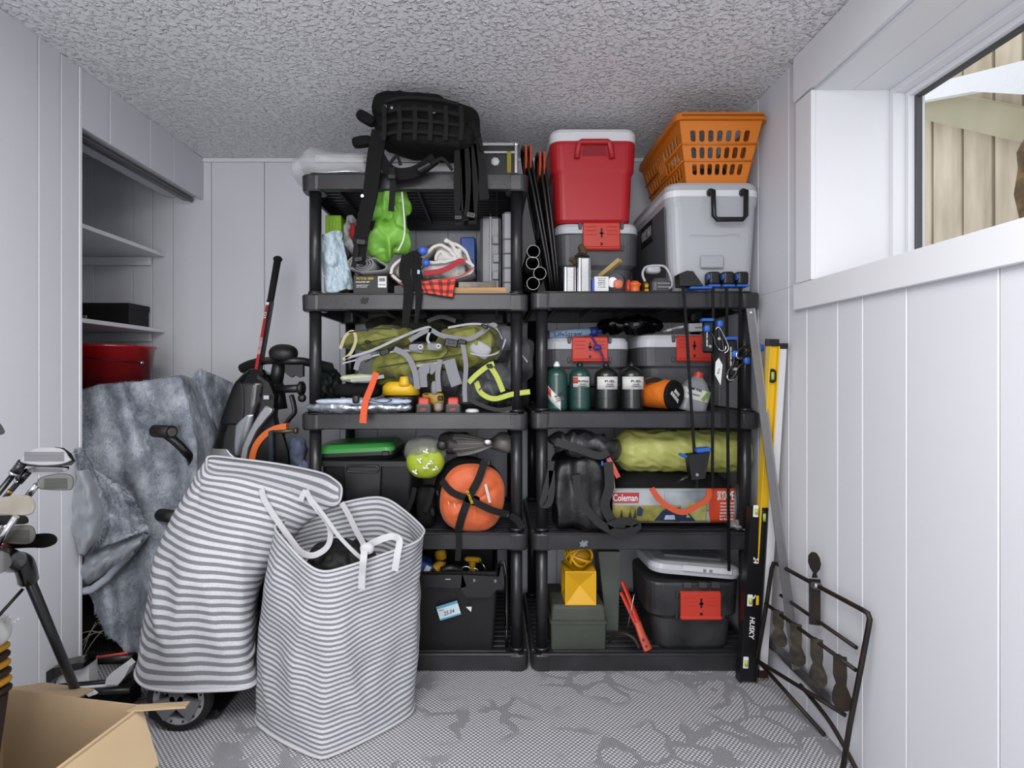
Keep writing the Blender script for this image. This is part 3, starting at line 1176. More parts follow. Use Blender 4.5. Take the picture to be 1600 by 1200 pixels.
mb.box(P(654, 425, 2.066), (.010, .003, .016), bev=.001)
tag(mb.build('tag', M('pale_blue_tag', '9fc4e0', .6), hs), 'pale blue tag')

# blue case, two grey organisers, plank
t, x0, x1, zt = hbox('blue_case', 'upright blue plastic case behind the cream cloth', 'case', 719, 743, 370, L2, 2.32, .22, BLU, bev=.006)
for k in range(3):
    mb = MB()
    mb.box(((x0 + x1) / 2, 2.317, L2 + .045 + .06 * k), (x1 - x0 - .02, .006, .035), bev=.003)
    mb.build('rib', BLU, t)
GRC = M('smoky_grey_plastic', '4f5054', .3, var=(12, '707277', .8))
t, x0, x1, zt = hbox('grey_organiser_case', 'upright smoky grey organiser case beside the right front post', 'organiser', 750, 783, 337, L2, 2.2, .30, GRC, bev=.012)
mb = MB()
mb.tub([(0, .012, .30, .004), (zt - L2 - .01, .012, .30, .004)], c=((x0 + x1) / 2, 2.345, L2 + .004))
mb.build('seam_band', M('light_smoky_plastic', '808288', .35), t)
for z, dx in ((.09, .02), (.16, .022), (.235, .02)):
    mb = MB()
    mb.box(((x0 + x1) / 2 + dx, 2.193, L2 + z), (.026, .014, .035), bev=.003)
    mb.build('latch', MG, t)
mb = MB()
mb.tube(catmull([((x0 + x1) / 2 - .012, 2.24, zt), ((x0 + x1) / 2 - .006, 2.22, zt + .018), ((x0 + x1) / 2 + .004, 2.22, zt)], 5), .003, 6)
mb.build('handle', BLK, t)
t, x0, x1, zt = hbox('pale_organiser_case', 'upright pale grey organiser case behind the right front post', 'organiser', 785, 816, 330, L2, 2.24, .30, M('pale_grey_plastic', '9c9da2', .4), bev=.01)
for z in (.07, .13, .19, .25):
    mb = MB()
    mb.box(((x0 + x1) / 2, 2.238, L2 + z), (x1 - x0 - .004, .008, .004))
    mb.build('groove', M('groove_shadow_grey', '5e5f63', .6), t)
WD = M('light_wood', 'b98f5e', .6, var=(10, '8a6238', .7), streak=(.6, 4, 12))
t, x0, x1, zt = hbox('wooden_board', 'thin light wooden board lying on the second tier lip', 'board', 706, 791, 449, L2, 2.11, .085, WD, bev=.001)
t, *_ = hbox('metal_bar', 'short dull metal bar lying on the wooden board', 'bar', 716, 775, 440, zt, 2.12, .05, M('worn_metal', '77736b', .5, .6, var=(20, '4b4238', .8)), bev=.002)
t['label'] = 'short dull worn metal bar lying on the wooden board'
# ================================================================== LEFT UNIT, THIRD TIER (hiking packs)
OLV = M('olive_nylon', '86883a', .65, bump=(16, .8, .008), var=(5, '6c6f2c', .7), sheen=.15)
OLD = M('dark_olive_nylon', '35371f', .75, bump=(16, .8, .008))
GRY = M('grey_nylon', '5a5b60', .6, bump=(14, .8, .008), var=(5, '44454a', .7), sheen=.15)
SIL = M('silver_grey_nylon', 'a0a1a6', .5, bump=(16, .8, .006))
LIM = M('lime_webbing', 'b4bf55', .7, bump=(400, .4))
hp = thing('olive_hiking_pack', 'olive green hiking pack with grey straps lying on the third tier', 'backpack', P(660, 640, 2.3))
for (cx, cy, Y, rx, ry, rz_, rot, sd, mat, nm) in (
        (590, 530, 2.26, .15, .10, .042, -7, 61, OLV, 'lid_pocket'),
        (680, 562, 2.27, .27, .13, .062, -8, 62, OLV, 'body'),
        (735, 535, 2.26, .135, .11, .070, -6, 63, OLV, 'body_top'),
        (640, 590, 2.36, .14, .12, .040, -9, 64, OLV, 'lower_pocket'),
        (660, 515, 2.40, .25, .10, .05, 2, 65, OLD, 'back_panel'),
        (672, 600, 2.40, .15, .10, .05, 0, 66, GRY, 'hip_pad')):
    mb = MB()
    mb.soft(P(cx, cy, Y), (rx, ry, rz_), e=2.6, amp=.024, freq=9, seed=sd, nu=120, nv=60, R=R3(0, rot, 0), ridge=.022, rf=10)
    mb.build(nm, mat, hp)
mb = MB()
mb.soft(P(750, 546, 2.16), (.045, .02, .032), e=4, amp=.006, seed=67, R=R3(0, 30, 0), nu=36, nv=20)
mb.build('silver_patch', SIL, hp)
mb = MB()
mb.soft(P(790, 528, 2.2), (.04, .07, .05), e=2.6, amp=.012, seed=68, ridge=.008, nu=36, nv=24)
mb.build('side_pocket', GRY, hp)
for pix, w_, mt in (([(532, 545), (540, 525), (552, 518), (556, 532), (548, 552), (536, 562)], .012, M('khaki_piping', 'b3ab88', .7)),
                    ([(540, 560), (580, 548), (620, 530), (650, 517), (672, 512), (668, 530), (674, 540)], .010, SIL),
                    ([(535, 568), (575, 558), (625, 548), (660, 550)], .006, SIL),
                    ([(545, 520), (580, 514), (612, 514)], .005, M('dark_piping', '2a2c1c', .7)),
                    ([(560, 540), (590, 532), (618, 526)], .004, M('dark_piping')),
                    ([(640, 532), (670, 516), (690, 524), (730, 530), (752, 520), (768, 508), (776, 510)], .018, GWEB)):
    strap(hp, pix, w_, 2.125, .004, mt, 'piping' if w_ < .013 else 'strap')
for pix, w_, mt in (([(548, 594), (575, 592), (600, 588)], .014, SIL), ([(590, 575), (640, 566), (690, 560), (730, 552)], .005, M('dark_piping')),
                    ([(676, 516), (690, 530), (700, 548), (690, 560)], .004, M('dark_piping')), ([(700, 512), (740, 506), (772, 512), (784, 530)], .008, SIL),
                    ([(640, 520), (620, 536), (596, 552), (570, 566)], .007, M('dark_piping')), ([(735, 552), (760, 556), (782, 548), (790, 530)], .006, SIL),
                    ([(650, 572), (680, 568), (706, 566)], .010, SIL)):
    strap(hp, pix, w_, 2.128, .005, mt, 'seam_tape')
for a, b, rx in ((706, 590, .05), (650, 596, .05)):
    mb = MB()
    mb.soft(P(a, b, 2.19), (rx, .05, .035), e=2.4, amp=.02, freq=12, seed=a, nu=60, nv=36, ridge=.016, rf=12)
    mb.build('mesh_pad', GRY, hp)
strap(hp, [(760, 508), (778, 520), (783, 545), (774, 562)], .008, 2.12, .004, M('dark_grey_webbing', '3a3a3d', .8))
strap(hp, [(616, 545), (636, 556), (648, 580), (652, 608)], .022, 2.11, .004, GWEB)
strap(hp, [(556, 578), (562, 562), (580, 556)], .02, 2.12, .004, GWEB)
strap(hp, [(722, 532), (728, 570), (726, 605), (727, 628)], .018, 2.11, .004, GWEB)
strap(hp, [(688, 562), (684, 585), (686, 612)], .020, 2.115, .004, GWEB)
strap(hp, [(702, 562), (708, 585), (714, 602)], .045, 2.12, .004, GWEB)
strap(hp, [(660, 605), (660, 582), (672, 574), (680, 580)], .040, 2.12, .004, GWEB)
strap(hp, [(668, 502), (690, 495), (712, 502)], .016, 2.16, .004, M('dark_grey_webbing'))
for a, b in ((657, 542), (685, 541)):
    mb = MB()
    mb.soft(P(a - 6, b + 1, 2.115), (.03, .006, .014), e=4, amp=.001, seed=1, nu=20, nv=10)
    pt = mb.build('logo_patch', GWEB, hp)
    mb = MB()
    c = P(a, b, 2.10)
    mb.tube([c + Vector((.0075 * math.cos(k * .4488), 0, .0075 * math.sin(k * .4488))) for k in range(14)], .0018, 6, closed=True)
    tag(mb.build('ring_emblem', INKW, pt), 'white ring emblem')
buckle(hp, P(705, 536, 2.105), .05, 10)
buckle(hp, P(722, 534, 2.105), .03, 10)
buckle(hp, P(757, 510, 2.10), .024, 30)
buckle(hp, P(575, 534, 2.12), .018, 10)
buckle(hp, P(601, 550, 2.115), .034, -25)

gp = thing('grey_hiking_pack', 'grey hiking pack with lime yellow straps at the right end of the third tier', 'backpack', P(785, 640, 2.3))
for (cx, cy, Y, rx, ry, rz_, sd, mat, nm) in ((775, 593, 2.36, .11, .12, .070, 71, GRY, 'body'), (760, 612, 2.26, .10, .08, .05, 72, GRY, 'pocket'), (812, 560, 2.36, .055, .12, .10, 73, GRY, 'top_pocket'), (795, 625, 2.26, .09, .09, .045, 74, M('black_pack_nylon', '222325', .7, bump=(14, .8, .008)), 'hip_belt')):
    mb = MB()
    mb.soft(P(cx, cy, Y), (rx, ry, rz_), e=2.5, amp=.022, freq=9, seed=sd, nu=100, nv=60, ridge=.024, rf=9)
    mb.build(nm, mat, gp)
for pix in ([(732, 598), (745, 585), (762, 572), (772, 568)], [(764, 570), (776, 588), (786, 612)], [(744, 596), (752, 614), (772, 623), (800, 616), (828, 612)]):
    strap(gp, pix, .020, 2.12 if pix[0][0] != 744 else 2.125, .004, LIM)
buckle(gp, P(765, 572, 2.112), .022, 20)
strap(gp, [(720, 615), (745, 630), (775, 640), (800, 638)], .016, 2.12, .004, M('dark_grey_webbing'))
strap(gp, [(810, 548), (820, 560), (824, 566)], .006, 2.2, .003, SIL)
mb = MB()
mb.tube(catmull([P(738, 600, 2.115), P(750, 592, 2.105), P(756, 600, 2.105), P(748, 610, 2.11)], 5), .002, 6)
mb.build('cord', BLK, gp)

# silver and blue folded emergency blankets with an orange strap
FOIL = M('silver_foil', 'a9adb4', .28, .75, bump=(26, 1, .008))
t = thing('folded_foil_sheet', 'folded silver and white foil sheet tied with an orange strap, third tier left', 'foil blanket', P(560, 645, 2.15))
mb = MB()
mb.soft(P(562, 636, 2.07), (.205, .045, .024), e=2.4, amp=.008, freq=14, seed=81, nu=100, nv=24, ridge=.008)
mb.build('lower_layer', FOIL, t)
mb = MB()
mb.soft(P(568, 627, 2.07), (.185, .042, .012), e=3, amp=.006, freq=12, seed=82, nu=80, nv=20, ridge=.004)
mb.build('upper_layer', M('white_blue_film', 'c8d2e0', .35, bump=(26, 1, .006), var=(9, '93a9c8', .7)), t)
ost = M('orange_webbing', 'd9562a', .7, bump=(400, .4))
strap(t, [(588, 582), (580, 605), (572, 625), (569, 640), (567, 661)], (.022, .026), 2.018, .003, ost, 'orange_strap')
mb = MB()
mb.soft(P(556, 624, 2.015), (.013, .01, .016), e=3, amp=.001, nu=16, nv=12)
mb.build('cord_lock', BLK, t)
mb = MB()
mb.tube(catmull([P(558, 618, 2.02), P(580, 626, 2.018), P(600, 629, 2.02), P(612, 625, 2.025), P(600, 622, 2.022), P(585, 624, 2.02)], 6), .002, 6)
mb.build('drawcord', BLK, t)
mb = MB()
mb.soft(P(560, 610, 2.22), (.095, .055, .030), e=4, amp=.004, seed=83, nu=40, nv=20)
tag(mb.build('black_pouch', NYL), 'flat black pouch behind the orange strap', 'pouch')
mb = MB()
mb.soft(P(562, 591, 2.22), (.078, .06, .017), e=2.6, amp=.012, freq=10, seed=84, nu=50, nv=24, ridge=.008)
tag(mb.build('white_lime_cloth', M('white_lime_fabric', 'd8dccc', .6, bump=(20, .8, .006), var=(6, 'a8c23a', .5))), 'white and lime folded cloth under the olive pack', 'cloth')
mb = MB()
mb.soft(P(514, 600, 2.36), (.045, .06, .075), e=2.3, amp=.03, freq=14, seed=85, nu=60, nv=40, ridge=.02)
tag(mb.build('dark_green_bundle', M('dark_green_nylon', '1e2f2b', .6, bump=(25, 1, .008))), 'dark green crumpled nylon bundle behind the left front post', 'cloth')

# yellow batteries and packs
t = thing('yellow_charger', 'round yellow cordless tool battery on the third tier', 'battery', P(627, 625, 2.14))
mb = MB()
mb.tub([(-.046, .12, .09, .04), (0, .135, .10, .045), (.018, .138, .10, .048), (.022, .13, .096, .046)], c=P(627, 626, 2.185), n=6)
mb.build('base', BLK, t)
mb = MB()
mb.tub([(0, .148, .11, .05), (.034, .148, .11, .05), (.048, .125, .09, .045), (.054, .10, .07, .03)], c=P(627, 617, 2.185), n=8, smooth=True)
mb.build('shell', YEL, t)
mb = MB()
mb.lathe([(.026, 0), (.022, .014), (.018, .034), (.014, .038), (.001, .038)], P(632, 603, 2.150), n=20)
mb.build('terminal_post', YEL, t)
t = thing('yellow_tool_pack', 'flat yellow and black battery adapter beside the round yellow battery', 'battery adapter', P(672, 630, 2.14))
mb = MB()
mb.box(P(677, 628, 2.245), (.088, .06, .076), bev=.006)
mb.build('shell', YEL, t)
mb = MB()
mb.box(P(688, 622, 2.214), (.022, .012, .02), bev=.003)
mb.box(P(666, 616, 2.214), (.016, .008, .006), bev=.001)
mb.build('insert', BLK, t)
mb = MB()
mb.soft(P(679, 606, 2.13), (.014, .012, .028), e=3, amp=0, nu=16, nv=12)
mb.build('clip', MG, t)
for k, (a, b) in enumerate(((662, 0), (708, 1))):
    t = thing('red_black_battery', ('left red topped black battery block below the yellow adapter', 'right red topped black battery block under the grey straps')[k], 'battery', P(a, 643, 2.13), 'red topped batteries')
    x = X_(a, 2.13)
    mb = MB()
    mb.tub([(0, .066, .07, .008), (.03, .066, .07, .008), (.036, .06, .066, .006)], c=(x, 2.155, L3))
    mb.build('body', BLK, t)
    mb = MB()
    mb.tub([(0, .044, .06, .006), (.02, .042, .058, .006), (.026, .036, .05, .006)], c=(x, 2.155, L3 + .036))
    tag(mb.build('top', RED, t), 'red terminal cover')
    text('18V', .026, .011, M('red_print', 'd8442e', .6), t, (x, 2.1193, L3 + .016), slant=.3)
mb = MB()
mb.soft(P(685, 636, 2.17), (.02, .03, .022), e=2.5, amp=.004, nu=20, nv=14)
tag(mb.build('tape_roll', M('beige_tape', '9b8f80', .6)), 'small brownish roll between the two red topped batteries', 'tape')
for k, a in enumerate((738, 790)):
    t = thing('buckle_reel', ('small white round reel at the right of the batteries', 'small grey round reel beside the right front post')[k], 'reel', P(a, 643, 2.13))
    mb = MB()
    mb.lathe([(.024, 0), (.028, .004), (.028, .010), (.018, .016), (.001, .017)], (X_(a, 2.16), 2.16, L3), n=24)
    mb.build('body', (WHT, LG)[k], t)

# ================================================================== LEFT UNIT, FOURTH TIER
t = thing('black_tote', 'large black plastic tote under the green topped case, fourth tier', 'storage tote', P(570, 835, 2.3))
xa, xb = X_(498, 2.15), X_(648, 2.15)
cx, w_, zt = (xa + xb) / 2, xb - xa, Z_(721, 2.15)
TOTE = M('black_tote_plastic', '232427', .45, bump=(20, .15))
mb = MB()
mb.tub([(0, w_ - .06, .38, .02), (zt - L4 - .02, w_ - .015, .42, .02), (zt - L4 - .02, w_, .44, .02), (zt - L4, w_, .44, .02), (zt - L4, w_ - .02, .42, .02)], c=(cx, 2.37, L4))
mb.build('body', TOTE, t)
mb = MB()
mb.tub([(0, .125, .01, .004), (zt - L4 - .03, .15, .01, .004)], c=(X_(567, 2.15), 2.146, L4 + .01))
pn = mb.build('front_panel', TOTE, t)
mb = MB()
c = P(567, 733, 2.138)
mb.tube([c + Vector((.052 * sp_ + .012 * math.cos(a), 0, .012 * math.sin(a) + .0)) for sp_, a0 in ((1, -90), (-1, 90)) for a in [math.radians(a0 + 30 * k) for k in range(7)]], .004, 8, closed=True)
mb.build('handle_rim', M('black_gloss', '2c2d30', .25), t)
mb = MB()
mb.box(c + Vector((0, .0045, 0)), (.11, .002, .022), bev=.0009)
mb.build('handle_slot', M('slot_black', '0c0c0d', .8), t)
t = thing('green_topped_case', 'flat case with a green lid and black base lying tilted on the black tote', 'case', P(565, 715, 2.3))
mb = MB()
R = R3(0, -2.5, 0)
Tm = TR(P(565, 702, 2.32), 0, 0, -2.5)
mb = MB(Tm)
mb.tub([(-.027, .31, .24, .02), (-.01, .335, .26, .025), (.004, .335, .26, .025)])
mb.build('base', BLK, t)
mb = MB(Tm)
mb.tub([(.004, .325, .25, .03), (.02, .325, .25, .04), (.036, .30, .22, .05), (.04, .26, .18, .05)], n=6, smooth=False)
tag(mb.build('lid', M('green_gloss_plastic', '3f9447', .3), t), 'glossy green lid')
mb = MB(Tm)
mb.box((.13, -.132, -.004), (.03, .008, .02), bev=.003)
mb.build('latch', BLK, t)

# lime helmet in a clear shell
t = thing('lime_dry_bag', 'round clear bag holding a lime yellow bundle, right of the green topped case', 'bag', P(665, 750, 2.2))
mb = MB()
mb.soft(P(665, 722, 2.17), (.075, .06, .068), e=2.2, amp=.008, freq=9, seed=91, nu=60, nv=40, ridge=.005, rf=8)
tag(mb.build('bundle', M('lime_yellow_fabric', 'a4b72f', .6, bump=(25, .8, .006)), t), 'lime yellow bundle')
mb = MB()
mb.soft(P(665, 706, 2.19), (.085, .07, .062), e=2.2, amp=.010, freq=10, seed=92, nu=60, nv=40, ridge=.006)
mb.build('clear_shell', M('cloudy_film', '8f908a', .25, alpha=.55, bump=(30, .8, .006)), t)
for a, b, q in ((665, 706, 20), (655, 720, 50), (672, 724, -10), (665, 731, 5), (648, 738, 35), (680, 733, -15)):
    mb = MB()
    c = P(a, b, 2.092 + .0006 * abs(a - 665))
    mb.box(c, (.022, .002, .006), R3(0, q, 0))
    mb.box(c + Vector((.004, 0, .006)), (.006, .002, .012), R3(0, q, 0))
    mb.build('white_marking', INKW, t)
mb = MB()
mb.soft(P(690, 696, 2.13), (.02, .012, .02), e=2.4, amp=.003, nu=16, nv=12)
mb.build('drawstring_toggle', BLK, t)

# grey crumpled bag with pleats
t = thing('grey_pleated_bag', 'shiny grey gathered nylon bag above the orange sleeping bag sack', 'bag', P(745, 715, 2.3))


def pleat(u, v):
    th = 2 * math.pi * u
    r = .070 * (1 - .82 * v ** 1.8) * (1 + .12 * math.cos(9 * th + 1) + .10 * math.cos(17 * th))
    c = P(712, 695, 2.26).lerp(P(766, 694, 2.20), v)
    return c + Vector((.01 * math.sin(th * 5), .9 * r * math.cos(th), .62 * r * math.sin(th)))


mb = MB()
mb.grid(pleat, 110, 24, 0, True)
mb.soft(P(712, 692, 2.35), (.075, .08, .044), e=2.4, amp=.02, seed=95, ridge=.014, nu=50, nv=30)
PG = M('grey_shiny_nylon', '6a6663', .4, bump=(18, .6, .006))
mb.build('body', PG, t)
mb = MB()
mb.soft(P(785, 692, 2.25), (.055, .06, .035), e=2.3, amp=.02, seed=96, ridge=.012, nu=40, nv=26)
mb.build('gathered_mouth', PG, t)
mb = MB()
mb.soft(P(762, 691, 2.17), (.018, .012, .014), e=3, amp=.002, nu=16, nv=12)
mb.build('cord_lock', STEEL, t)

# orange sleeping bag compression sack
t = thing('sleeping_bag_sack', 'round orange and black sleeping bag compression sack with crossed straps', 'sleeping bag', P(742, 835, 2.2))
c = P(738, 777, 2.16)
SBO = M('orange_nylon', 'cf5f2e', .55, bump=(14, .8, .008), sheen=.2)
Rs = R3(0, 0, 12)


def sack(u, v):
    th = -2 * math.pi * u
    rr = [.02, .09, .128, .142, .146, .142, .13, .09, .02]
    yy = [-.062, -.058, -.035, .0, .08, .16, .2, .22, .23]
    f = v * 8
    i = min(int(f), 7)
    r = rr[i] + (rr[i + 1] - rr[i]) * (f - i)
    y = yy[i] + (yy[i + 1] - yy[i]) * (f - i)
    dx = math.cos(th)
    dz = math.sin(th)
    r *= 1 - .035 * math.cos(4 * th + .6) * (1 if v < .5 else .3)
    n = fbm(Vector((dx * 3, y * 20, dz * 3)), 3)
    return c + Rs @ Vector((dx * r * .98 + .003 * n, y + .012 * n, dz * r * 1.02))


mb = MB()
mb.grid(lambda u, v: sack(u, v * .34), 64, 14, 0, True)
mb.build('orange_end', SBO, t)
mb = MB()
mb.grid(lambda u, v: sack(u, .34 + v * .66), 64, 24, 0, True)
tag(mb.build('black_side', NYL, t), 'black nylon side of the sack')
for pix, w_ in (([(757, 722), (748, 748), (735, 772), (724, 800), (715, 832)], .030), ([(690, 752), (706, 768), (736, 780), (768, 796), (795, 806)], .026)):
    mb = MB()
    pts = []
    for q in catmull([P(a, b, 2.09) for a, b in pix], 5):
        d = math.hypot(q.x - c.x, q.z - c.z) / .14
        pts.append(Vector((q.x, c.y - .084 + .055 * max(0, d - .35) ** 1.6, q.z)))
    mb.ribbon(pts, w_, .004, smooth_path=False)
    mb.build('strap', WEB, t)
text('PUMORI', .052, .011, INKY, t, P(734, 777, 2.069), rot=(90, 68, 0), slant=.1)
mb = MB()
mb.box(P(762, 771, 2.10), (.011, .002, .075), R3(0, -14, 0))
mb.build('white_tag', M('tag_grey_white', 'cdbfb8', .6), t)
text('SUMMIT', .04, .010, INKW, t, P(703, 790, 2.094), rot=(90, 78, 0))
text('SLEEPING BAG', .04, .006, INKW, t, P(710, 788, 2.090), rot=(90, 78, 0))
buckle(t, P(760, 722, 2.12), .032, 20)
buckle(t, P(790, 804, 2.11), .03, 20)
strap(t, [(797, 806), (808, 812), (816, 826)], .026, 2.12)
strap(t, [(716, 832), (717, 852), (715, 876)], .022, 2.085)
mb = MB()
mb.soft(P(667, 790, 2.22), (.040, .06, .085), e=3.4, amp=.006, seed=97, nu=40, nv=30)
t = thing('black_camera_bag', 'small black padded bag between the tote and the orange sack', 'bag', P(660, 830, 2.22))
mb.build('body', NYL, t)
for a in (648, 676):
    strap(t, [(a, 762), (a - 4, 780), (a - 12, 800)], .018, 2.15)
buckle(t, P(676, 800, 2.145), .028, 80)
buckle(t, P(684, 770, 2.145), .022, 80)

# ================================================================== LEFT UNIT, BOTTOM TIER
t = thing('open_black_crate', 'large open black plastic crate with a blue and white sticker on the bottom tier', 'storage crate', P(705, 1030, 2.3))
xa, xb = X_(625, 2.10), X_(777, 2.10)
cx, w_, zt, zb = (xa + xb) / 2, xb - xa, Z_(897, 2.10), L5
CR = M('black_crate_plastic', '1e1e20', .5, bump=(50, .2), var=(5, '2a2a2c', .8))
mb = MB()


def wallp(q):
    q = [Vector(a) for a in q]
    return q


H = zt - zb
outer = [(0, w_ - .03, .40, .015), (H - .06, w_, .44, .015), (H, w_ + .005, .445, .015)]
inner = [(H, w_ - .012, .428, .012), (.02, w_ - .045, .385, .012)]
mb.tub(outer + inner, c=(cx, 2.345, zb))
mb.build('body', CR, t)
mb = MB()
Y = 2.108
for pix in ([(617, 897), (723, 897), (729, 915), (720, 918), (666, 916), (660, 925), (655, 932), (648, 930), (640, 918)],
            [(722, 897), (776, 900), (786, 918), (776, 920), (764, 932), (727, 932), (720, 917)]):
    mb.plate([P(a, b, Y) for a, b in pix], .008)
mb.build('rim_skirt', M('black_rim_plastic', '29292c', .4), t)
mb = MB()
mb.box(P(700, 905, 2.1), (.02, .004, .003))
mb.build('mould_mark', LG, t)
# sticker
mb = MB()
R = R3(0, -17, 0)
c = P(701, 954, 2.112)
mb.box(c, (.086, .002, .056), R)
stk = mb.build('sticker', M('pale_blue_sticker', 'cfe0e8', .6), t)
mb = MB()
mb.box(c + R @ Vector((0, -.0012, .023)), (.086, .001, .010), R)
mb.box(c + R @ Vector((0, -.0012, -.025)), (.086, .001, .006), R)
mb.build('sticker_band', M('blue_sticker_band', '5aa0bf', .6), stk)
text('25.04', .045, .016, M('grey_ink', '55606a', .6), stk, c + R @ Vector((0, -.0014, -.006)), rot=(90, -17, 0), slant=.3)
text('Price', .018, .006, M('pink_ink', 'b06070', .6), stk, c + R @ Vector((-.026, -.0014, .010)), rot=(90, -17, 0))
mb = MB()
mb.plate([P(728, 948, 2.112), P(736, 956, 2.112), P(737, 948, 2.112)][::-1], .001)
mb.build('tape_scrap', PAPER, t)
# contents
t = thing('blue_carton', 'small dark blue and white carton at the left in the black crate', 'carton', P(660, 895, 2.2))
mb = MB(TR(P(658, 884, 2.22), 12, 0, 28))
mb.box((0, 0, 0), (.075, .10, .06), bev=.002)
mb.build('body', M('navy_card', '2b4a94', .5), t)
mb = MB(TR(P(658, 884, 2.22), 12, 0, 28))
mb.box((.018, -.051, .005), (.022, .002, .04))
mb.box((-.022, -.051, -.018), (.02, .002, .012))
mb.build('white_panel', PAPER, t)
DY = M('worn_yellow_plastic', 'c9991c', .45, var=(8, 'a87c12', .6))
t = thing('yellow_drill', 'yellow and black cordless drill lying in the black crate', 'drill', P(690, 895, 2.2))
mb = MB()
mb.tube(catmull([P(688, 862, 2.26), P(689, 875, 2.24), P(686, 884, 2.22), P(678, 892, 2.2)], 5), [.024, .026, .034, .022], 14)
mb.build('handle', DY, t)
mb = MB()
mb.cyl(P(688, 872, 2.24), P(688, 875, 2.24), .03, .03, 20)
mb.build('collar', BLK, t)
mb = MB()
mb.tube(catmull([P(690, 892, 2.18), P(705, 888, 2.18), P(722, 893, 2.19)], 5), [.016, .02, .016], 12)
mb.build('chuck', BLK, t)
t = thing('yellow_spreader', 'yellow trigger tool standing in the black crate', 'hand tool', P(738, 895, 2.2))
mb = MB()
mb.box(P(739, 874, 2.24), (.07, .03, .02), R3(0, 4, 0), bev=.008)
mb.box(P(738, 886, 2.24), (.026, .03, .055), bev=.008)
mb.build('body', DY, t)
mb = MB()
mb.tube(catmull([P(748, 876, 2.2), P(756, 884, 2.18), P(760, 897, 2.18)], 6), .002, 6)
mb.build('wire', STEEL, t)
t = thing('steel_clips', 'steel and black clip bundle standing in the black crate', 'clip', P(724, 895, 2.18))
mb = MB()
mb.tube([P(728 + 7 * math.cos(k * .52), 890 + 5 * math.sin(k * .52), 2.16) for k in range(12)], .003, 6, closed=True)
mb.tube([P(742 + 5 * math.cos(k * .52), 893 + 5 * math.sin(k * .52), 2.15) for k in range(12)], .002, 6, closed=True)
mb.build('body', STEEL, t)
# slots of the rim
for a, b in ((741, 907), (774, 908)):
    mb = MB()
    mb.box(P(a, b, 2.098), (.010, .004, .012), bev=.001)
    mb.build('rim_clip', DSTEEL, bpy.data.objects['open_black_crate'])
# folded frame at the right
t = thing('folded_black_frame', 'narrow black folded frame standing between the crate and the post', 'frame', P(792, 1010, 2.2))
mb = MB()
mb.tube([P(a, b, 2.16) for a, b in ((785, 884), (787, 878), (793, 877), (797, 900), (799, 983), (794, 978))], .006, 8)
mb.tube([P(a, b, 2.30) for a, b in ((783, 900), (786, 882), (792, 884), (795, 905), (796, 975))], .006, 8)
mb.build('tube_frame', M('black_metal_paint', '1f2022', .3), t)
for y in (905, 930, 955):
    mb = MB()
    mb.cyl(P(797, y, 2.16), P(795, y - 4, 2.30), .004, n=8)
    mb.build('cross_bar', MATS['black_metal_paint'], t)
mb = MB()
mb.cyl(P(797, 983, 2.16), Vector((X_(797, 2.16), 2.16, L5)), .006, n=8)
mb.build('foot', MATS['black_metal_paint'], t)
t.location.x -= .014
# ================================================================== RIGHT UNIT
LBX = M('dark_lunchbox_plastic', '4a4b4f', .45, bump=(30, .2), var=(8, '5c5d61', .6))
LIDG = M('lid_grey_plastic', 'c3c5cb', .45)


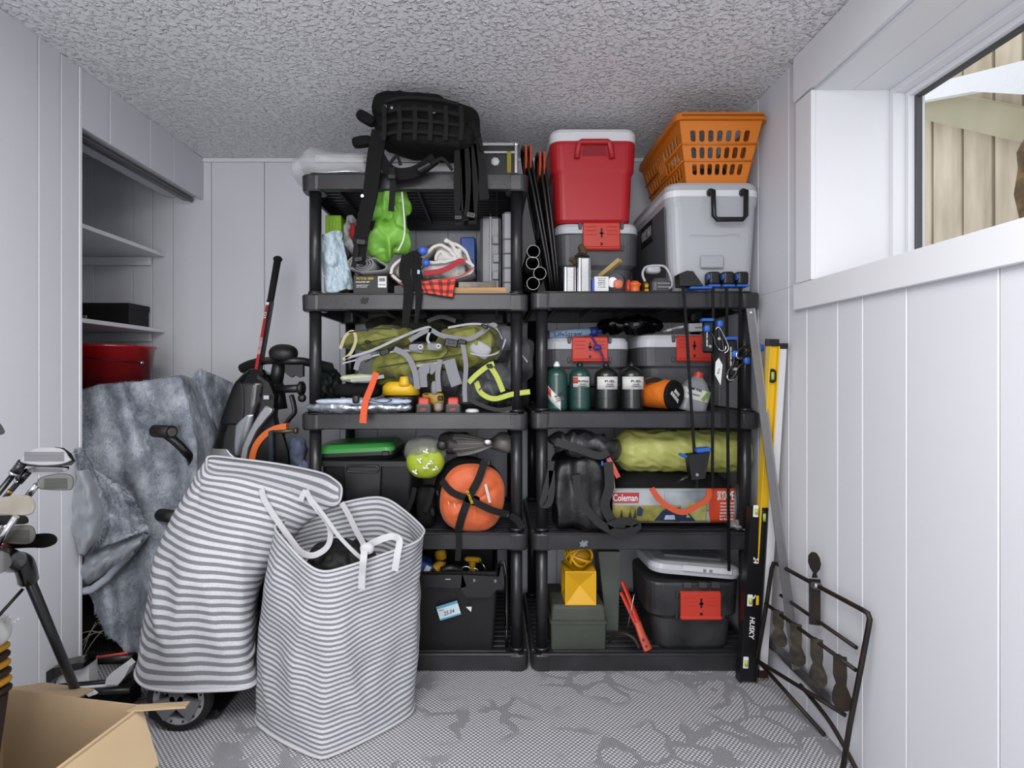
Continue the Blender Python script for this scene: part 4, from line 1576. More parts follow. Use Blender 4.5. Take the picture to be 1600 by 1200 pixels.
def lunchbox(label, px0, px1, zb, zt, Y, depth, lid_h, latch, lid=True, body=LBX, lidm=None, group='red latched lunch coolers'):
    x0, x1 = X_(px0, Y), X_(px1, Y)
    cx, w_ = (x0 + x1) / 2, x1 - x0
    t = thing('lunch_cooler', label, 'cooler', (cx, Y + depth / 2, zb), group)
    H = zt - zb
    hb = H - (lid_h if lid else 0)
    mb = MB()
    mb.tub([(0, w_ * .78, depth * .82, .05), (.012, w_ * .82, depth * .86, .055), (hb * .45, w_ * .86, depth * .9, .055), (hb * .52, w_ * .98, depth * .97, .06), (hb * .97, w_, depth, .06), (hb, w_ * .985, depth * .985, .058)], c=(cx, Y + depth / 2, zb), n=6, smooth=False)
    mb.build('body', body, t)
    if lid:
        mb = MB()
        mb.tub([(hb, w_ * 1.0, depth * 1.0, .06), (hb + lid_h * .6, w_ * .995, depth * .99, .06), (hb + lid_h * .92, w_ * .95, depth * .93, .055), (H, w_ * .86, depth * .84, .05)], c=(cx, Y + depth / 2, zb), n=6, smooth=False)
        mb.build('lid', lidm or LIDG, t)
    # latch: wide ribbed flap with a keyhole slot
    lx0, lx1, lz0, lz1 = X_(latch[0], Y), X_(latch[1], Y), Z_(latch[3], Y), Z_(latch[2], Y)
    lc, lw, lh = (lx0 + lx1) / 2, lx1 - lx0, lz1 - lz0
    mb = MB()
    mb.box((lc, Y - .008, (lz0 + lz1) / 2), (lw, .014, lh), bev=.004)
    mb.box((lc, Y - .012, lz0 + .008), (lw * 1.04, .022, .016), bev=.006)
    mb.box((lc, Y + .02, lz1 - .004), (lw, .06, .012), bev=.004)
    lt = mb.build('latch', RED, t)
    for k in range(3):
        for s_ in (-1, 1):
            mb = MB()
            mb.box((lc + s_ * lw * .28, Y - .0155, lz1 - .018 - k * lh * .14), (lw * .28, .004, .004), bev=.001)
            mb.build('rib', RED, lt)
    mb = MB()
    mb.box((lc, Y - .0155, (lz0 + lz1) / 2 + lh * .12), (.007, .002, lh * .34))
    mb.box((lc, Y - .0155, (lz0 + lz1) / 2 + lh * .10), (.016, .002, .008))
    mb.box((lc, Y - .0155, lz0 + lh * .22), (.010, .002, .010))
    mb.build('keyhole_slot', INKB, lt)
    for s_ in (-1, 1):
        mb = MB()
        mb.box((lc + s_ * (lw / 2 + .010), Y + .004, lz1 - .012), (.014, .018, .03), bev=.003)
        mb.build('hinge_lug', body, t)
        mb = MB()
        mb.box((lc + s_ * (lw / 2 + .012), Y + .004, lz0 + .01), (.012, .02, .024), bev=.003)
        mb.build('hinge_lug', body, t)
    return t


# top of the unit
lunchbox('grey lunch cooler with a white lid and red latch, under the red picnic cooler', 867, 1001, R1, Z_(348, 2.3), 2.3, .26, .045, (910, 968, 349, 392), group=None)
# ---- red cooler
Y = 2.28
x0, x1 = X_(860, Y), X_(997, Y)
cx, w_ = (x0 + x1) / 2, x1 - x0
zb = Z_(348, 2.3) + .001
zt = Z_(200, Y)
t = thing('red_cooler', 'red picnic cooler with a white lid on top of the lunch cooler', 'cooler', (cx, Y + .15, zb))
RC = M('red_cooler_plastic', 'b5202a', .42, bump=(40, .1))
H = zt - zb
mb = MB()
mb.tub([(0, w_ * .84, .24, .04), (.012, w_ * .88, .26, .045), (H * .52, w_ * .915, .275, .045), (H * .56, w_ * .965, .29, .05), (H * .82, w_ * .99, .30, .05), (H * .86, w_ * .985, .298, .05)], c=(cx, Y + .15, zb), n=6)
mb.build('body', RC, t)
mb = MB()
mb.tub([(H * .86, w_ * 1.0, .305, .05), (H * .95, w_ * 1.0, .305, .05), (H * .99, w_ * .97, .29, .05), (H, w_ * .93, .27, .045)], c=(cx, Y + .15, zb), n=6)
mb.build('lid', M('cooler_lid_white', 'e6e7ea', .4), t)
mb = MB()
mb.box((cx, Y + .012, zb + H * .955), (w_ * .5, .03, .006), bev=.002)
mb.build('lid_lip', MATS['cooler_lid_white'], t)
zc_ = Z_(232, Y)
mb = MB()
pts = [(cx - .075, zc_ - .045), (cx - .066, zc_ + .020), (cx - .055, zc_ + .026), (cx + .055, zc_ + .026), (cx + .066, zc_ + .020), (cx + .075, zc_ - .045)]
mb.tube([Vector((a, Y - .006, b)) for a, b in pts], .0125, 10)
mb.build('handle', RC, t)
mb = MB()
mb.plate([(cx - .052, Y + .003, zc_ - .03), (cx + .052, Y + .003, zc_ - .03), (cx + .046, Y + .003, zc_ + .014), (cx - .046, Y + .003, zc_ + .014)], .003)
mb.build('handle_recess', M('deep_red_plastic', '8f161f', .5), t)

# ---- grey cooler
Y = 2.125
x0, x1 = X_(1043, Y), X_(1190, Y)
cx, w_, D = (x0 + x1) / 2, x1 - x0, .565
zb, zt = R1, Z_(284, Y)
H = zt - zb
gc = thing('grey_cooler', 'large light grey cooler with a black swing handle, end towards the room', 'cooler', (cx, Y + D / 2, zb))
GC = M('cool_grey_plastic', 'b3b5bb', .4, bump=(60, .1))
mb = MB()
mb.tub([(0, w_ * .86, D * .93, .045), (.01, w_ * .88, D * .95, .05), (H * .78, w_ * .97, D * .985, .05), (H * .82, w_ * 1.0, D, .05), (H * .87, w_ * 1.0, D, .05)], c=(cx, Y + D / 2, zb), n=6)
mb.build('body', GC, gc)
mb = MB()
mb.tub([(H * .87, w_ * 1.005, D * 1.004, .05), (H * .925, w_ * 1.005, D * 1.004, .05)], c=(cx, Y + D / 2, zb), n=6)
tag(mb.build('rim_band', M('cooler_band_white', 'e3e4e8', .35), gc), 'white band under the lid')
mb = MB()
mb.tub([(H * .925, w_, D, .05), (H * .97, w_ * .99, D * .99, .05), (H * .995, w_ * .95, D * .97, .05), (H, w_ * .92, D * .95, .05)], c=(cx, Y + D / 2, zb), n=6)
mb.build('lid', GC, gc)
# raised side panel and nameplate on the long side
xs = cx - w_ / 2 * .985
DPN = M('dark_grey_panel', '55565b', .5)
mb = MB()
mb.plate([(xs + .012, 2.17, zb + .05), (xs + .012, 2.66, zb + .05), (xs - .002, 2.67, zb + H * .8), (xs - .002, 2.16, zb + H * .8)], .004, (-1, 0, 0))
mb.build('side_panel', DPN, gc)
mb = MB()
mb.box((xs - .004, 2.405, Z_(366, 2.4)), (.006, .18, .095), bev=.003)
npl = mb.build('nameplate', M('nameplate_black', '2b2b2e', .5), gc)
text('COLEMAN', .14, .045, M('nameplate_grey', '9a9a9e', .5), npl, (xs - .0078, 2.405, Z_(366, 2.4)), rot=(90, 0, -90))
mb = MB()
mb.box((cx - .01, Y - .001, zb + H * .28), (.09, .01, .05), bev=.004)
mb.build('foot_recess', M('cool_grey_shadow', 'a9abb1', .5), gc)
mb = MB()
hx, hz0, hz1 = X_(1134, Y), Z_(343, 2.09), Z_(297, 2.09)
mb.tube([(hx - .064, Y + .01, hz1), (hx - .064, 2.09, hz1 - .004), (hx - .062, 2.088, hz0 + .014), (hx - .05, 2.088, hz0), (hx + .05, 2.088, hz0), (hx + .062, 2.088, hz0 + .014), (hx + .064, 2.09, hz1 - .004), (hx + .064, Y + .01, hz1)], .0095, 10)
mb.build('handle', BLK, gc)
for s_ in (-1, 1):
    mb = MB()
    mb.box((hx + s_ * .064, Y - .002, hz1), (.026, .04, .026), bev=.006)
    mb.build('handle_mount', BLK, gc)
mb = MB()
mb.tube(catmull([(cx - .1, Y - .001, zb + H * .52), (cx + .02, Y - .001, zb + H * .515), (cx + .08, Y - .001, zb + H * .53), (cx + .10, Y - .001, zb + H * .5)], 5), .0006, 4)
mb.build('scratch', M('scratch_grey', '8d8e92', .7), gc)

# ---- orange laundry basket
BO = M('orange_basket_plastic', 'd97a1c', .4)
zb2, zt2 = zt + .001, Z_(181, 2.07)
bk = thing('orange_basket', 'orange perforated laundry basket on top of the large grey cooler', 'basket', (.88, 2.35, zb2))
tx0, tx1, ty0, ty1 = X_(1061, 2.08), X_(1192, 2.08), 2.08, 2.60
bx0, bx1, by0, by1 = X_(1073, 2.14), X_(1168, 2.14), 2.15, 2.56
zr = zt2 - .015


def lerp3(a, b, f):
    return Vector(a).lerp(Vector(b), f)


def panel(A, B, C_, D_):
    """A,B bottom, C_,D_ top corners"""
    return lambda u, v: lerp3(lerp3(A, B, u), lerp3(D_, C_, u), v)


c0, c1, c2, c3 = (bx0, by0, zb2), (bx1, by0, zb2), (bx1, by1, zb2), (bx0, by1, zb2)
d0, d1, d2, d3 = (tx0, ty0, zr), (tx1, ty0, zr), (tx1, ty1, zr), (tx0, ty1, zr)
for A, B, C_, D_, n, tv in ((c0, c1, d1, d0, 7, (0, .003, 0)), (c1, c2, d2, d1, 12, (-.003, 0, 0)), (c2, c3, d3, d2, 7, (0, -.003, 0)), (c3, c0, d0, d3, 12, (.003, 0, 0))):
    mb = MB()
    mb.holes(panel(A, B, C_, D_), n, 3, .10 if n == 7 else .06, .10, tv, .60, .68)
    pn = mb.build('perforated_side', BO, bk)
    for v in (.10 + .267, .10 + .533):
        mb = MB()
        f = panel(A, B, C_, D_)
        o_ = Vector(tv).normalized() * -.004
        mb.tube([f(0, v) + o_, f(1, v) + o_], .003, 6)
        mb.build('rib', BO, pn)
mb = MB()
mb.plate([c0, c1, c2, c3], .004, (0, 0, 1))
mb.build('bottom', BO, bk)
mb = MB()


def ringp(w0, d0_, r, z, n=5):
    return [Vector(((tx0 + tx1) / 2 + a, (ty0 + ty1) / 2 + b, z)) for a, b in rrect(w0, d0_, r, n)]


W0, D0 = tx1 - tx0, ty1 - ty0
o1, o2, o3, i1, i2 = ringp(W0, D0, .03, zr), ringp(W0 + .036, D0 + .036, .035, zr), ringp(W0 + .030, D0 + .03, .035, zt2 + .012), ringp(W0 - .008, D0 - .008, .03, zt2 + .012), ringp(W0 - .006, D0 - .006, .03, zr)
mb.loft([o1, o2, o3, i1, i2, o1], caps=False)
mb.build('rim', BO, bk)
mb = MB()
mb.box(((tx0 + tx1) / 2, ty0 - .020, zr + .014), (W0 - .01, .006, .005), bev=.001)
mb.build('rim_groove', M('orange_shadow_plastic', '9c4f10', .5), bk)
mb = MB()
fs = panel(c3, c0, d0, d3)
q = [fs(.42, .42), fs(.60, .42), fs(.60, .80), fs(.42, .80)]
mb.plate([k + Vector((-.003, 0, 0)) for k in q], .003, (-1, 0, 0))
pl = mb.build('plaque', BO, bk)
mb = MB()
for s_ in range(3):
    a = fs(.46 + .05 * s_, .5) + Vector((-.005, 0, 0))
    b_ = fs(.46 + .05 * s_, .72) + Vector((-.005, 0, 0))
    mb.tube([a, b_], .0022, 5)
tag(mb.build('raised_mark', M('pale_orange_mark', 'd9a27c', .5), pl), kind='stuff')
# dark cloth inside
mb = MB()
mb.soft(((bx0 + bx1) / 2, (by0 + by1) / 2, zb2 + .055), (.105, .17, .048), e=2.6, amp=.02, freq=9, seed=7, nu=40, nv=24, ridge=.012)
tag(mb.build('dark_cloth', M('charcoal_cotton', '2c2a2c', .85)), 'dark cloth lying inside the orange basket', 'cloth')

# ---- snowshoes / racket frames
SSF = M('black_tube_paint', '1d1d1f', .35)
for k, (a0, b0, a1, lab) in enumerate(((817, 214, 865, 'leftmost tall black snowshoe leaning beside the left unit'), (825, 214, 868, 'second tall black snowshoe, its orange deck showing at the tip'), (841, 225, 872, 'third tall black snowshoe, leaning in the middle'), (848, 224, 876, 'rightmost tall black snowshoe, nearest the red cooler'))):
    Yk = 2.20 + .012 * (k % 2)
    top, bot = P(a0, b0, Yk), Vector((X_(a1, Yk), Yk, R1))
    t = thing('snowshoe', lab, 'snowshoe', bot, 'snowshoes standing on edge')
    ax = top - bot
    L = ax.length
    ax.normalize()
    dy = Vector((0, 1, 0))
    pts = []
    for i in range(28):
        a = 2 * math.pi * i / 28
        s_ = (1 - math.cos(a)) / 2
        wd = .10 * (abs(math.sin(a)) ** .55) * (1 if math.sin(a) > 0 else -1)
        pts.append(bot + ax * (s_ * (L - .02) + .009) + dy * (wd + .10))
    mb = MB()
    mb.tube(pts, .0068, 8, closed=True)
    mb.build('frame', SSF, t)
    mb = MB()
    mb.plate([q + (Vector(bot) + dy * .1 + ax * L * .5 - q) * .04 for q in pts], .003, (1, 0, 0))
    mb.build('deck', M('black_deck_sheet', '161617', .6), t)
    mb = MB()
    c = bot + ax * (L - .075) + dy * .06
    mb.box(c, (.009, .10, .10), bev=.004)
    mb.build('tip_binding', M('orange_red_binding', 'c8502c', .5), t)
    mb = MB()
    mb.box(bot + ax * (L * .45) + dy * .1, (.012, .12, .10), bev=.006)
    mb.build('binding', BLK2, t)
# ---- open tubes
for k, (a, b, lab) in enumerate(((833, 443, 'lowest of the black tubes, open end to the front'), (843.5, 427, 'black tube set to the right in the stack of tubes'), (832, 411, 'black tube second from the top of the stack'), (833.5, 393, 'topmost of the stacked black tubes'))):
    r = .0255
    c = P(a, b, 2.12)
    t = thing('black_tube', lab, 'tube', c - Vector((0, 0, r)), 'stacked black tubes')
    mb = MB()
    prof = [(r - .002, 0), (r, 0), (r, .5), (r - .002, .5), (r - .002, .0)]
    n = 28
    secs = [[c + Vector((math.cos(2 * math.pi * i / n) * rr, y, math.sin(2 * math.pi * i / n) * rr)) for i in range(n)] for rr, y in prof]
    mb.loft(secs, False, True, True)
    mb.build('shell', M('black_tube_plastic', '141415', .5), t)
    mb = MB()
    mb.tube([c + Vector((math.cos(2 * math.pi * i / n) * (r - .001), -.0005, math.sin(2 * math.pi * i / n) * (r - .001))) for i in range(n)], .0011, 6, closed=True)
    mb.build('cut_edge', M('pale_cut_edge', 'b9b9b9', .4), t)

# ---- small things on the front of the top tier
for k, (a0, a1, b, lab) in enumerate(((880, 901, 417, 'shorter steel ribbed sleeve standing on the top tier'), (902, 925, 403, 'taller steel ribbed sleeve standing on the top tier'))):
    x0, x1, zt_ = X_(a0, 2.125), X_(a1, 2.125), Z_(b, 2.125)
    t = thing('ribbed_steel_sleeve', lab, 'steel part', ((x0 + x1) / 2, 2.15, R1), 'ribbed steel sleeves')
    cx = (x0 + x1) / 2
    mb = MB()
    mb.tub([(0, x1 - x0, .05, .012), (zt_ - R1, x1 - x0, .05, .012)], c=(cx, 2.15, R1), n=5, smooth=False)
    mb.build('body', CHR, t)
    nr = int((zt_ - R1) / .0052)
    mb = MB()
    for i in range(nr):
        mb.box((cx + .002, 2.124, R1 + .004 + i * .0052), ((x1 - x0) * .42, .004, .0032))
    tag(mb.build('thread_rib', M('bright_steel', 'd8d8d8', .3, .8), t), kind='stuff')
    mb = MB()
    mb.tub([(0, x1 - x0 - .012, .036, .008), (.002, x1 - x0 - .012, .036, .008)], c=(cx, 2.15, zt_ - .0005))
    mb.build('mouth', INKB, t)
t = thing('work_glove', 'brown leather glove finger sticking up behind the taller steel sleeve', 'glove', P(910, 410, 2.2))
mb = MB()
mb.tube(catmull([P(905, 420, 2.2), P(908, 402, 2.2), P(911, 392, 2.19), P(906, 384, 2.18)], 6), [.024, .028, .03, .012], 12)
mb.tube(catmull([P(900, 412, 2.2), P(894, 405, 2.19), P(890, 408, 2.19)], 5), [.012, .010, .006], 10)
mb.build('body', M('brown_leather', '5a4426', .8, bump=(40, .6, .003)), t)
mb = MB()
mb.tube(catmull([P(898, 402, 2.165), P(908, 397, 2.16), P(920, 402, 2.165)], 5), .006, 8)
mb.build('cuff_band', BLK2, t)
t = thing('wooden_stick', 'short square wooden stick leaning behind the small white box', 'stick', P(937, 430, 2.2))
mb = MB()
a, b = P(937, 433, 2.24), P(969, 406, 2.17)
d = b - a
q = d.to_track_quat('Z', 'Y').to_matrix()
mb.box((a + b) / 2, (.026, .018, d.length), q, bev=.002)
mb.build('body', M('pale_pine', 'c9ae78', .6, var=(14, 'b0925c', .6)), t)
t, x0, x1, zt_ = hbox('small_white_box', 'small white printed box with blue end on the top tier', 'box', 929, 951, 432, R1, 2.12, .06, PAPER, bev=.001)
mb = MB()
mb.box((x0 - .004, 2.15, (R1 + zt_) / 2 - .003), (.010, .05, (zt_ - R1) * .8), bev=.002)
mb.build('blue_end', BLU, t)
for k in range(5):
    text(('No. 8 x 32', 'WOOD', 'SCREWS', 'QTY 100', '1-1/4 IN')[k], .030 - .003 * (k % 2), .0045, M('grey_ink'), t, ((x0 + x1) / 2, 2.1188, zt_ - .008 - .0085 * k))
t = thing('tape_measure_roll', 'navy, white and red roll beside the small white box', 'tape roll', P(964, 453, 2.15))
mb = MB()
mb.cyl(P(962, 440, 2.14), P(964, 440, 2.19), .032, n=24)
mb.build('body', M('navy_plastic', '1e2745', .4), t)
mb = MB()
mb.cyl(P(957, 441, 2.130), P(957, 441, 2.14), .020, n=20)
mb.build('white_disc', WHT, t)
mb = MB()
mb.soft(P(966, 444, 2.125), (.019, .008, .019), e=2.4, amp=0, nu=20, nv=12)
mb.build('red_cap', M('coral_plastic', 'cf6a50', .4), t)
t = thing('orange_valve', 'small orange valve cap with red knob on the top tier', 'valve', P(991, 453, 2.13))
mb = MB()
mb.lathe([(.019, 0), (.021, .004), (.019, .008), (.020, .03), (.024, .034), (.024, .04), (.016, .045), (.012, .050), (.001, .05)], (X_(992, 2.14), 2.14, R1), n=16)
mb.build('body', M('bright_orange_plastic', 'd8652b', .4), t)
mb = MB()
mb.lathe([(.012, 0), (.014, .03), (.010, .05), (.004, .06)], (X_(982, 2.16), 2.16, R1), n=14)
mb.build('knob', RED, t)
t = thing('brass_fitting', 'small brass hexagonal fitting between the orange valve and the grey regulator', 'fitting', P(1009, 453, 2.13))
mb = MB()
mb.lathe([(.013, 0), (.015, .004), (.015, .016), (.010, .020), (.014, .024), (.014, .036), (.009, .044), (.001, .044)], (X_(1009, 2.14), 2.14, R1), n=6, smooth=False)
mb.build('body', M('brass', 'c9a54a', .3, 1), t)
t = thing('gas_regulator', 'dark grey gas regulator with a clear hose on the top tier', 'regulator', P(1032, 453, 2.14))
mb = MB()
mb.tub([(0, .075, .06, .014), (.012, .085, .07, .018), (.045, .082, .068, .018), (.062, .05, .05, .016)], c=(X_(1031, 2.16), 2.16, R1), n=5)
mb.build('body', M('regulator_grey', '4a4b4d', .4), t)
mb = MB()
for k in range(2):
    mb.box((X_(1031, 2.16) + .004, 2.123, R1 + .024 + .014 * k), (.05, .006, .007), bev=.001)
mb.build('face_rib', MG, t)
mb = MB()
mb.tube(catmull([P(1008, 440, 2.15), P(1004, 428, 2.15), P(1010, 417, 2.16), P(1030, 415, 2.16), P(1040, 418, 2.15), P(1048, 432, 2.14), P(1050, 446, 2.13), P(1046, 450, 2.12)], 6), .005, 8)
mb.build('hose', M('clear_hose', 'c4c6c9', .2, alpha=.75), t)
mb = MB()
mb.soft(P(1020, 422, 2.17), (.03, .02, .016), e=3, amp=.002, nu=20, nv=12)
mb.build('plastic_cover', M('clear_hose'), t)

# ---- second bay (shelf R2): lunch coolers, canisters
lunchbox('left lunch cooler with grey lid and red latch, above the green canisters', 852, 986, R2 + .10, Z_(527, 2.3), 2.3, .26, .05, (893, 949, 527, 566))
lunchbox('right lunch cooler with grey lid and red latch, behind the bar clamps', 1000, 1126, R2 + .10, Z_(522, 2.28), 2.28, .27, .055, (1056, 1110, 525, 565))
for a0, a1 in ((852, 986), (1000, 1126)):
    mb = MB()
    x0, x1 = X_(a0 + 14, 2.33), X_(a1 - 14, 2.33)
    mb.box(((x0 + x1) / 2, 2.44, R2 + .05), (x1 - x0, .2, .099), bev=.006)
    tag(mb.build('dark_crate', M('dark_crate_plastic', '161617', .6)), 'low dark crate under the %s lunch cooler of the second bay' % ('left' if a0 < 900 else 'right'), 'crate')
# straw filter
t = thing('straw_filter', 'pale blue straw water filter with dark blue cap lying on the left lunch cooler', 'water filter', P(895, 526, 2.36))
a, b = P(858, 523, 2.33), P(922, 519, 2.33)
mb = MB()
mb.cyl(a, b, .0185, n=20)
mb.build('body', M('pale_blue_plastic', '9fb9d8', .4), t)
mb = MB()
mb.cyl(a - Vector((.022, 0, -.001)), a, .0185, n=20)
mb.build('end_cap', M('navy_cap', '27406e', .4), t)
mb = MB()
mb.cyl(b, b + Vector((.03, 0, .003)), .021, n=20)
mb.cyl(b + Vector((.03, 0, .003)), b + Vector((.05, 0, .004)), .009, n=12)
mb.build('mouthpiece', M('royal_blue_plastic', '2b3f8f', .4), t)
text('LifeStraw', .12, .017, M('deep_blue_ink', '27406e', .5), t, P(888, 521.5, 2.309), rot=(90, -2, 0))
mb = MB()
mb.tube(catmull([P(922, 522, 2.29), P(930, 535, 2.27), P(936, 545, 2.26), P(942, 558, 2.26), P(941, 565, 2.26)], 6), .004, 6)
mb.soft(P(933, 543, 2.265), (.018, .008, .012), amp=.002, nu=16, nv=10)
mb.build('lanyard', M('purple_cord', '3a2f86', .6), t)
mb = MB()
mb.soft(P(985, 508, 2.42), (.14, .10, .030), e=2.4, amp=.03, freq=14, seed=121, nu=80, nv=40, ridge=.02)
tag(mb.build('black_plastic_bag', M('glossy_black_film', '131314', .2, bump=(40, 1, .008))), 'crumpled glossy black plastic bag between the two lunch coolers', 'plastic bag')
for k, (a, b, q, lab) in enumerate(((1052, 514, 14, 'white printed paper slip left on the right lunch cooler'), (1089, 512, 2, 'white folded leaflet on the right lunch cooler behind the clamps'))):
    mb = MB()
    mb.box(P(a, b, 2.33), (.075 if k == 0 else .085, .05, .010 if k == 0 else .035), R3(0, -q, 0), bev=.001)
    o = tag(mb.build('paper_slip', PAPER), lab, 'paper')
    text('FRAGILE' if k == 0 else 'NOTICE', .03, .006, M('grey_ink'), o, P(a + 3, b, 2.303), rot=(90, -q, 0))

# ---- propane canisters
CG = M('dark_green_enamel', '1f4a43', .3, coat=.3)
CG2 = M('blackish_green_enamel', '222a29', .3, coat=.3)
for k, (a, lab) in enumerate(((870, 'leftmost green gas canister, its label turned to the lower left'), (906, 'second gas canister from the left, bright green below a white label'), (947, 'third gas canister from the left, near black with a white label'), (987, 'rightmost gas canister, beside the orange stuff sack'))):
    Yc = 2.16
    x = X_(a, Yc)
    h = Z_(573, Yc) - R2
    r = .0425 if k < 2 else .047
    t = thing('gas_canister', lab, 'gas canister', (x, Yc, R2), 'small gas canisters')
    m_ = CG if k < 2 else CG2
    mb = MB()
    mb.lathe([(r * .80, 0), (r * .86, .004), (r * .98, .010), (r, .018), (r, h * .74), (r * .97, h * .82), (r * .84, h * .90), (r * .6, h * .955), (r * .34, h * .98), (r * .3, h)], (x, Yc, R2), n=32)
    mb.build('body', m_, t)
    mb = MB()
    mb.lathe([(r * 1.01, h * .30), (r * 1.012, h * .305), (r * 1.01, h * .31)], (x, Yc, R2), n=32)
    mb.build('seam', m_, t)
    mb = MB()
    mb.lathe([(.012, 0), (.013, .002), (.013, .010), (.008, .014), (.008, .020), (.001, .021)], (x, Yc, R2 + h), n=16)
    tag(mb.build('valve_cap', WHT if k == 0 else BLK, t))
    # label band: a curved sheet round the body
    lr = r + .0008
    mb = MB()
    a0, a1, z0, z1 = ((210, 285, .03, .30), (222, 322, .55, .78), (210, 330, .50, .78), (205, 335, .50, .78))[k]
    sh = .28 if k == 0 else 0
    mb.grid(lambda u, v: Vector((x + lr * math.cos(math.radians(a0 + (a1 - a0) * u)), Yc + lr * math.sin(math.radians(a0 + (a1 - a0) * u)), R2 + h * (z0 + (z1 - z0) * v + sh * (1 - u)))), 16, 2, .0006)
    lbm = mb.build('label', M('label_white', 'cfcfcb', .5), t)
    if k < 2:
        mb = MB()
        mb.grid(lambda u, v: Vector((x + (lr + .0006) * math.cos(math.radians(a0 + (a1 - a0) * .3 * u)), Yc + (lr + .0006) * math.sin(math.radians(a0 + (a1 - a0) * .3 * u)), R2 + h * (z0 + (z1 - z0) * (.35 + .6 * v) + sh * (1 - .3 * u)))), 8, 2, .0004)
        mb.build('red_panel', M('label_red', 'b5483a', .5), lbm)
    text(('PROPANE', 'PROPANE', 'FUEL', 'FUEL')[k], .042, .009, INKB, lbm, (x + .006, Yc - lr - .0012, R2 + h * ((.52 if k else .22) + .16)), rot=(90, -24 if k == 0 else 0, 0))
    text('DANGER\nFLAMMABLE', .036, .014, M('grey_ink'), lbm, (x + .006, Yc - lr - .0012, R2 + h * ((.52 if k else .22) + .07)), rot=(90, -24 if k == 0 else 0, 0))

# ---- orange stuff sack with black end, grey fuel bottle
t = thing('orange_stuff_sack', 'small orange stuff sack with a black printed end beside the canisters', 'stuff sack', P(1030, 640, 2.2))
a, b = P(1014, 613, 2.24), P(1053, 617, 2.14)
ax = (b - a).normalized()
mb = MB()
u_ = ax.cross(Vector((0, 0, 1))).normalized()
v_ = u_.cross(ax)
mb.grid(lambda u, v: a + ax * ((b - a).length * v) + (u_ * math.cos(2 * math.pi * u) + v_ * math.sin(2 * math.pi * u)) * (.064 - .008 * v + .004 * fbm(Vector((u * 8, v * 4, 3)), 2)) * (1 if 0 < v < 1 else .97), 40, 10, 0, True)
mb.sphere(a, (.05, .03, .055), 20, 12)
mb.build('body', M('orange_sack_nylon', 'd8701d', .5, bump=(20, .8, .006)), t)
mb = MB()
mb.cyl(b - ax * .004, b + ax * .008, .060, .055, n=32)
en = mb.build('end_disc', NYL, t)
yaw = math.degrees(math.atan2(-ax.x, -ax.y)) * -1
text('BIVVY\nSURVIVAL', .06, .035, INKW, en, b + ax * .0095, rot=(90, 40, math.degrees(math.atan2(ax.x, -ax.y))))
strap(t, [(1008, 597), (1025, 593), (1045, 601)], .018, 2.16, .004)
t = thing('grey_fuel_bottle', 'grey bottle with white label and red cap lying tilted beside the orange stuff sack', 'bottle', P(1085, 640, 2.2))
mb = MB(TR(P(1084, 617, 2.22), 0, 0, 14))
mb.tub([(-.07, .115, .085, .03), (-.062, .12, .09, .032), (.02, .115, .09, .032), (.055, .08, .07, .03), (.075, .04, .04, .019)], n=6)
mb.build('body', M('silver_plastic', '8b8e93', .35), t)
mb = MB(TR(P(1084, 617, 2.22), 0, 0, 14))
mb.tub([(.072, .042, .042, .02), (.095, .04, .04, .019)], n=6)
mb.build('cap', RED, t)
mb = MB(TR(P(1084, 617, 2.22), 0, 0, 14))
mb.tub([(-.02, .1175, .0925, .032), (.024, .117, .0925, .032)], n=6)
lbm = mb.build('label', MATS['label_white'], t)
text('CAMP FUEL', .06, .010, INKB, lbm, P(1086, 608, 2.170), rot=(90, 14, 0))
text('KEEP SEALED', .05, .006, M('grey_ink'), lbm, P(1084, 616, 2.170), rot=(90, 14, 0))
mb = MB(TR(P(1084, 617, 2.22), 0, 0, 14))
mb.box((.03, -.049, .002), (.014, .002, .04), R3(0, 25, 0))
mb.build('green_stripe', M('leaf_green_print', '6a9a3a', .5), lbm)

# ---- third bay (shelf R3)
t = thing('black_duffel', 'black crumpled nylon duffel with long straps at the left of the third bay', 'bag', P(905, 835, 2.2))
BN = M('black_satin_nylon', '1b1b1d', .42, bump=(14, .8, .008))
mb = MB()
mb.soft(P(904, 765, 2.20), (.112, .10, .155), e=4, amp=.022, freq=6, seed=131, nu=110, nv=80, ridge=.022, rf=6)
mb.build('body', BN, t)
mb = MB()
mb.soft(P(912, 696, 2.17), (.14, .09, .045), e=2.6, amp=.03, freq=9, seed=132, nu=80, nv=40, ridge=.030, rf=11, R=R3(0, 8, 0))
mb.build('rolled_top', M('slate_nylon', '3c3c40', .45, bump=(14, .8, .008)), t)
for pix, w_, Yk in (([(862, 720), (858, 745), (850, 775), (848, 788), (858, 786), (862, 765), (862, 735)], .024, 2.09), ([(950, 722), (952, 760), (945, 790), (958, 815), (975, 826)], .036, 2.085), ([(900, 742), (905, 775), (920, 800), (940, 820), (965, 832), (985, 830), (996, 820), (975, 814), (950, 822)], .030, 2.075), ([(868, 690), (900, 700), (935, 712), (950, 705)], .03, 2.075)):
    strap(t, pix, w_, Yk, .005, M('black_satin_strap', '212123', .5))
mb = MB()
mb.box(P(941, 724, 2.08), (.008, .003, .018), bev=.001)
mb.build('blue_tag', BLU, t)
t = thing('rolled_tent', 'yellow green rolled nylon tent lying across the third bay', 'tent roll', P(1070, 735, 2.3))


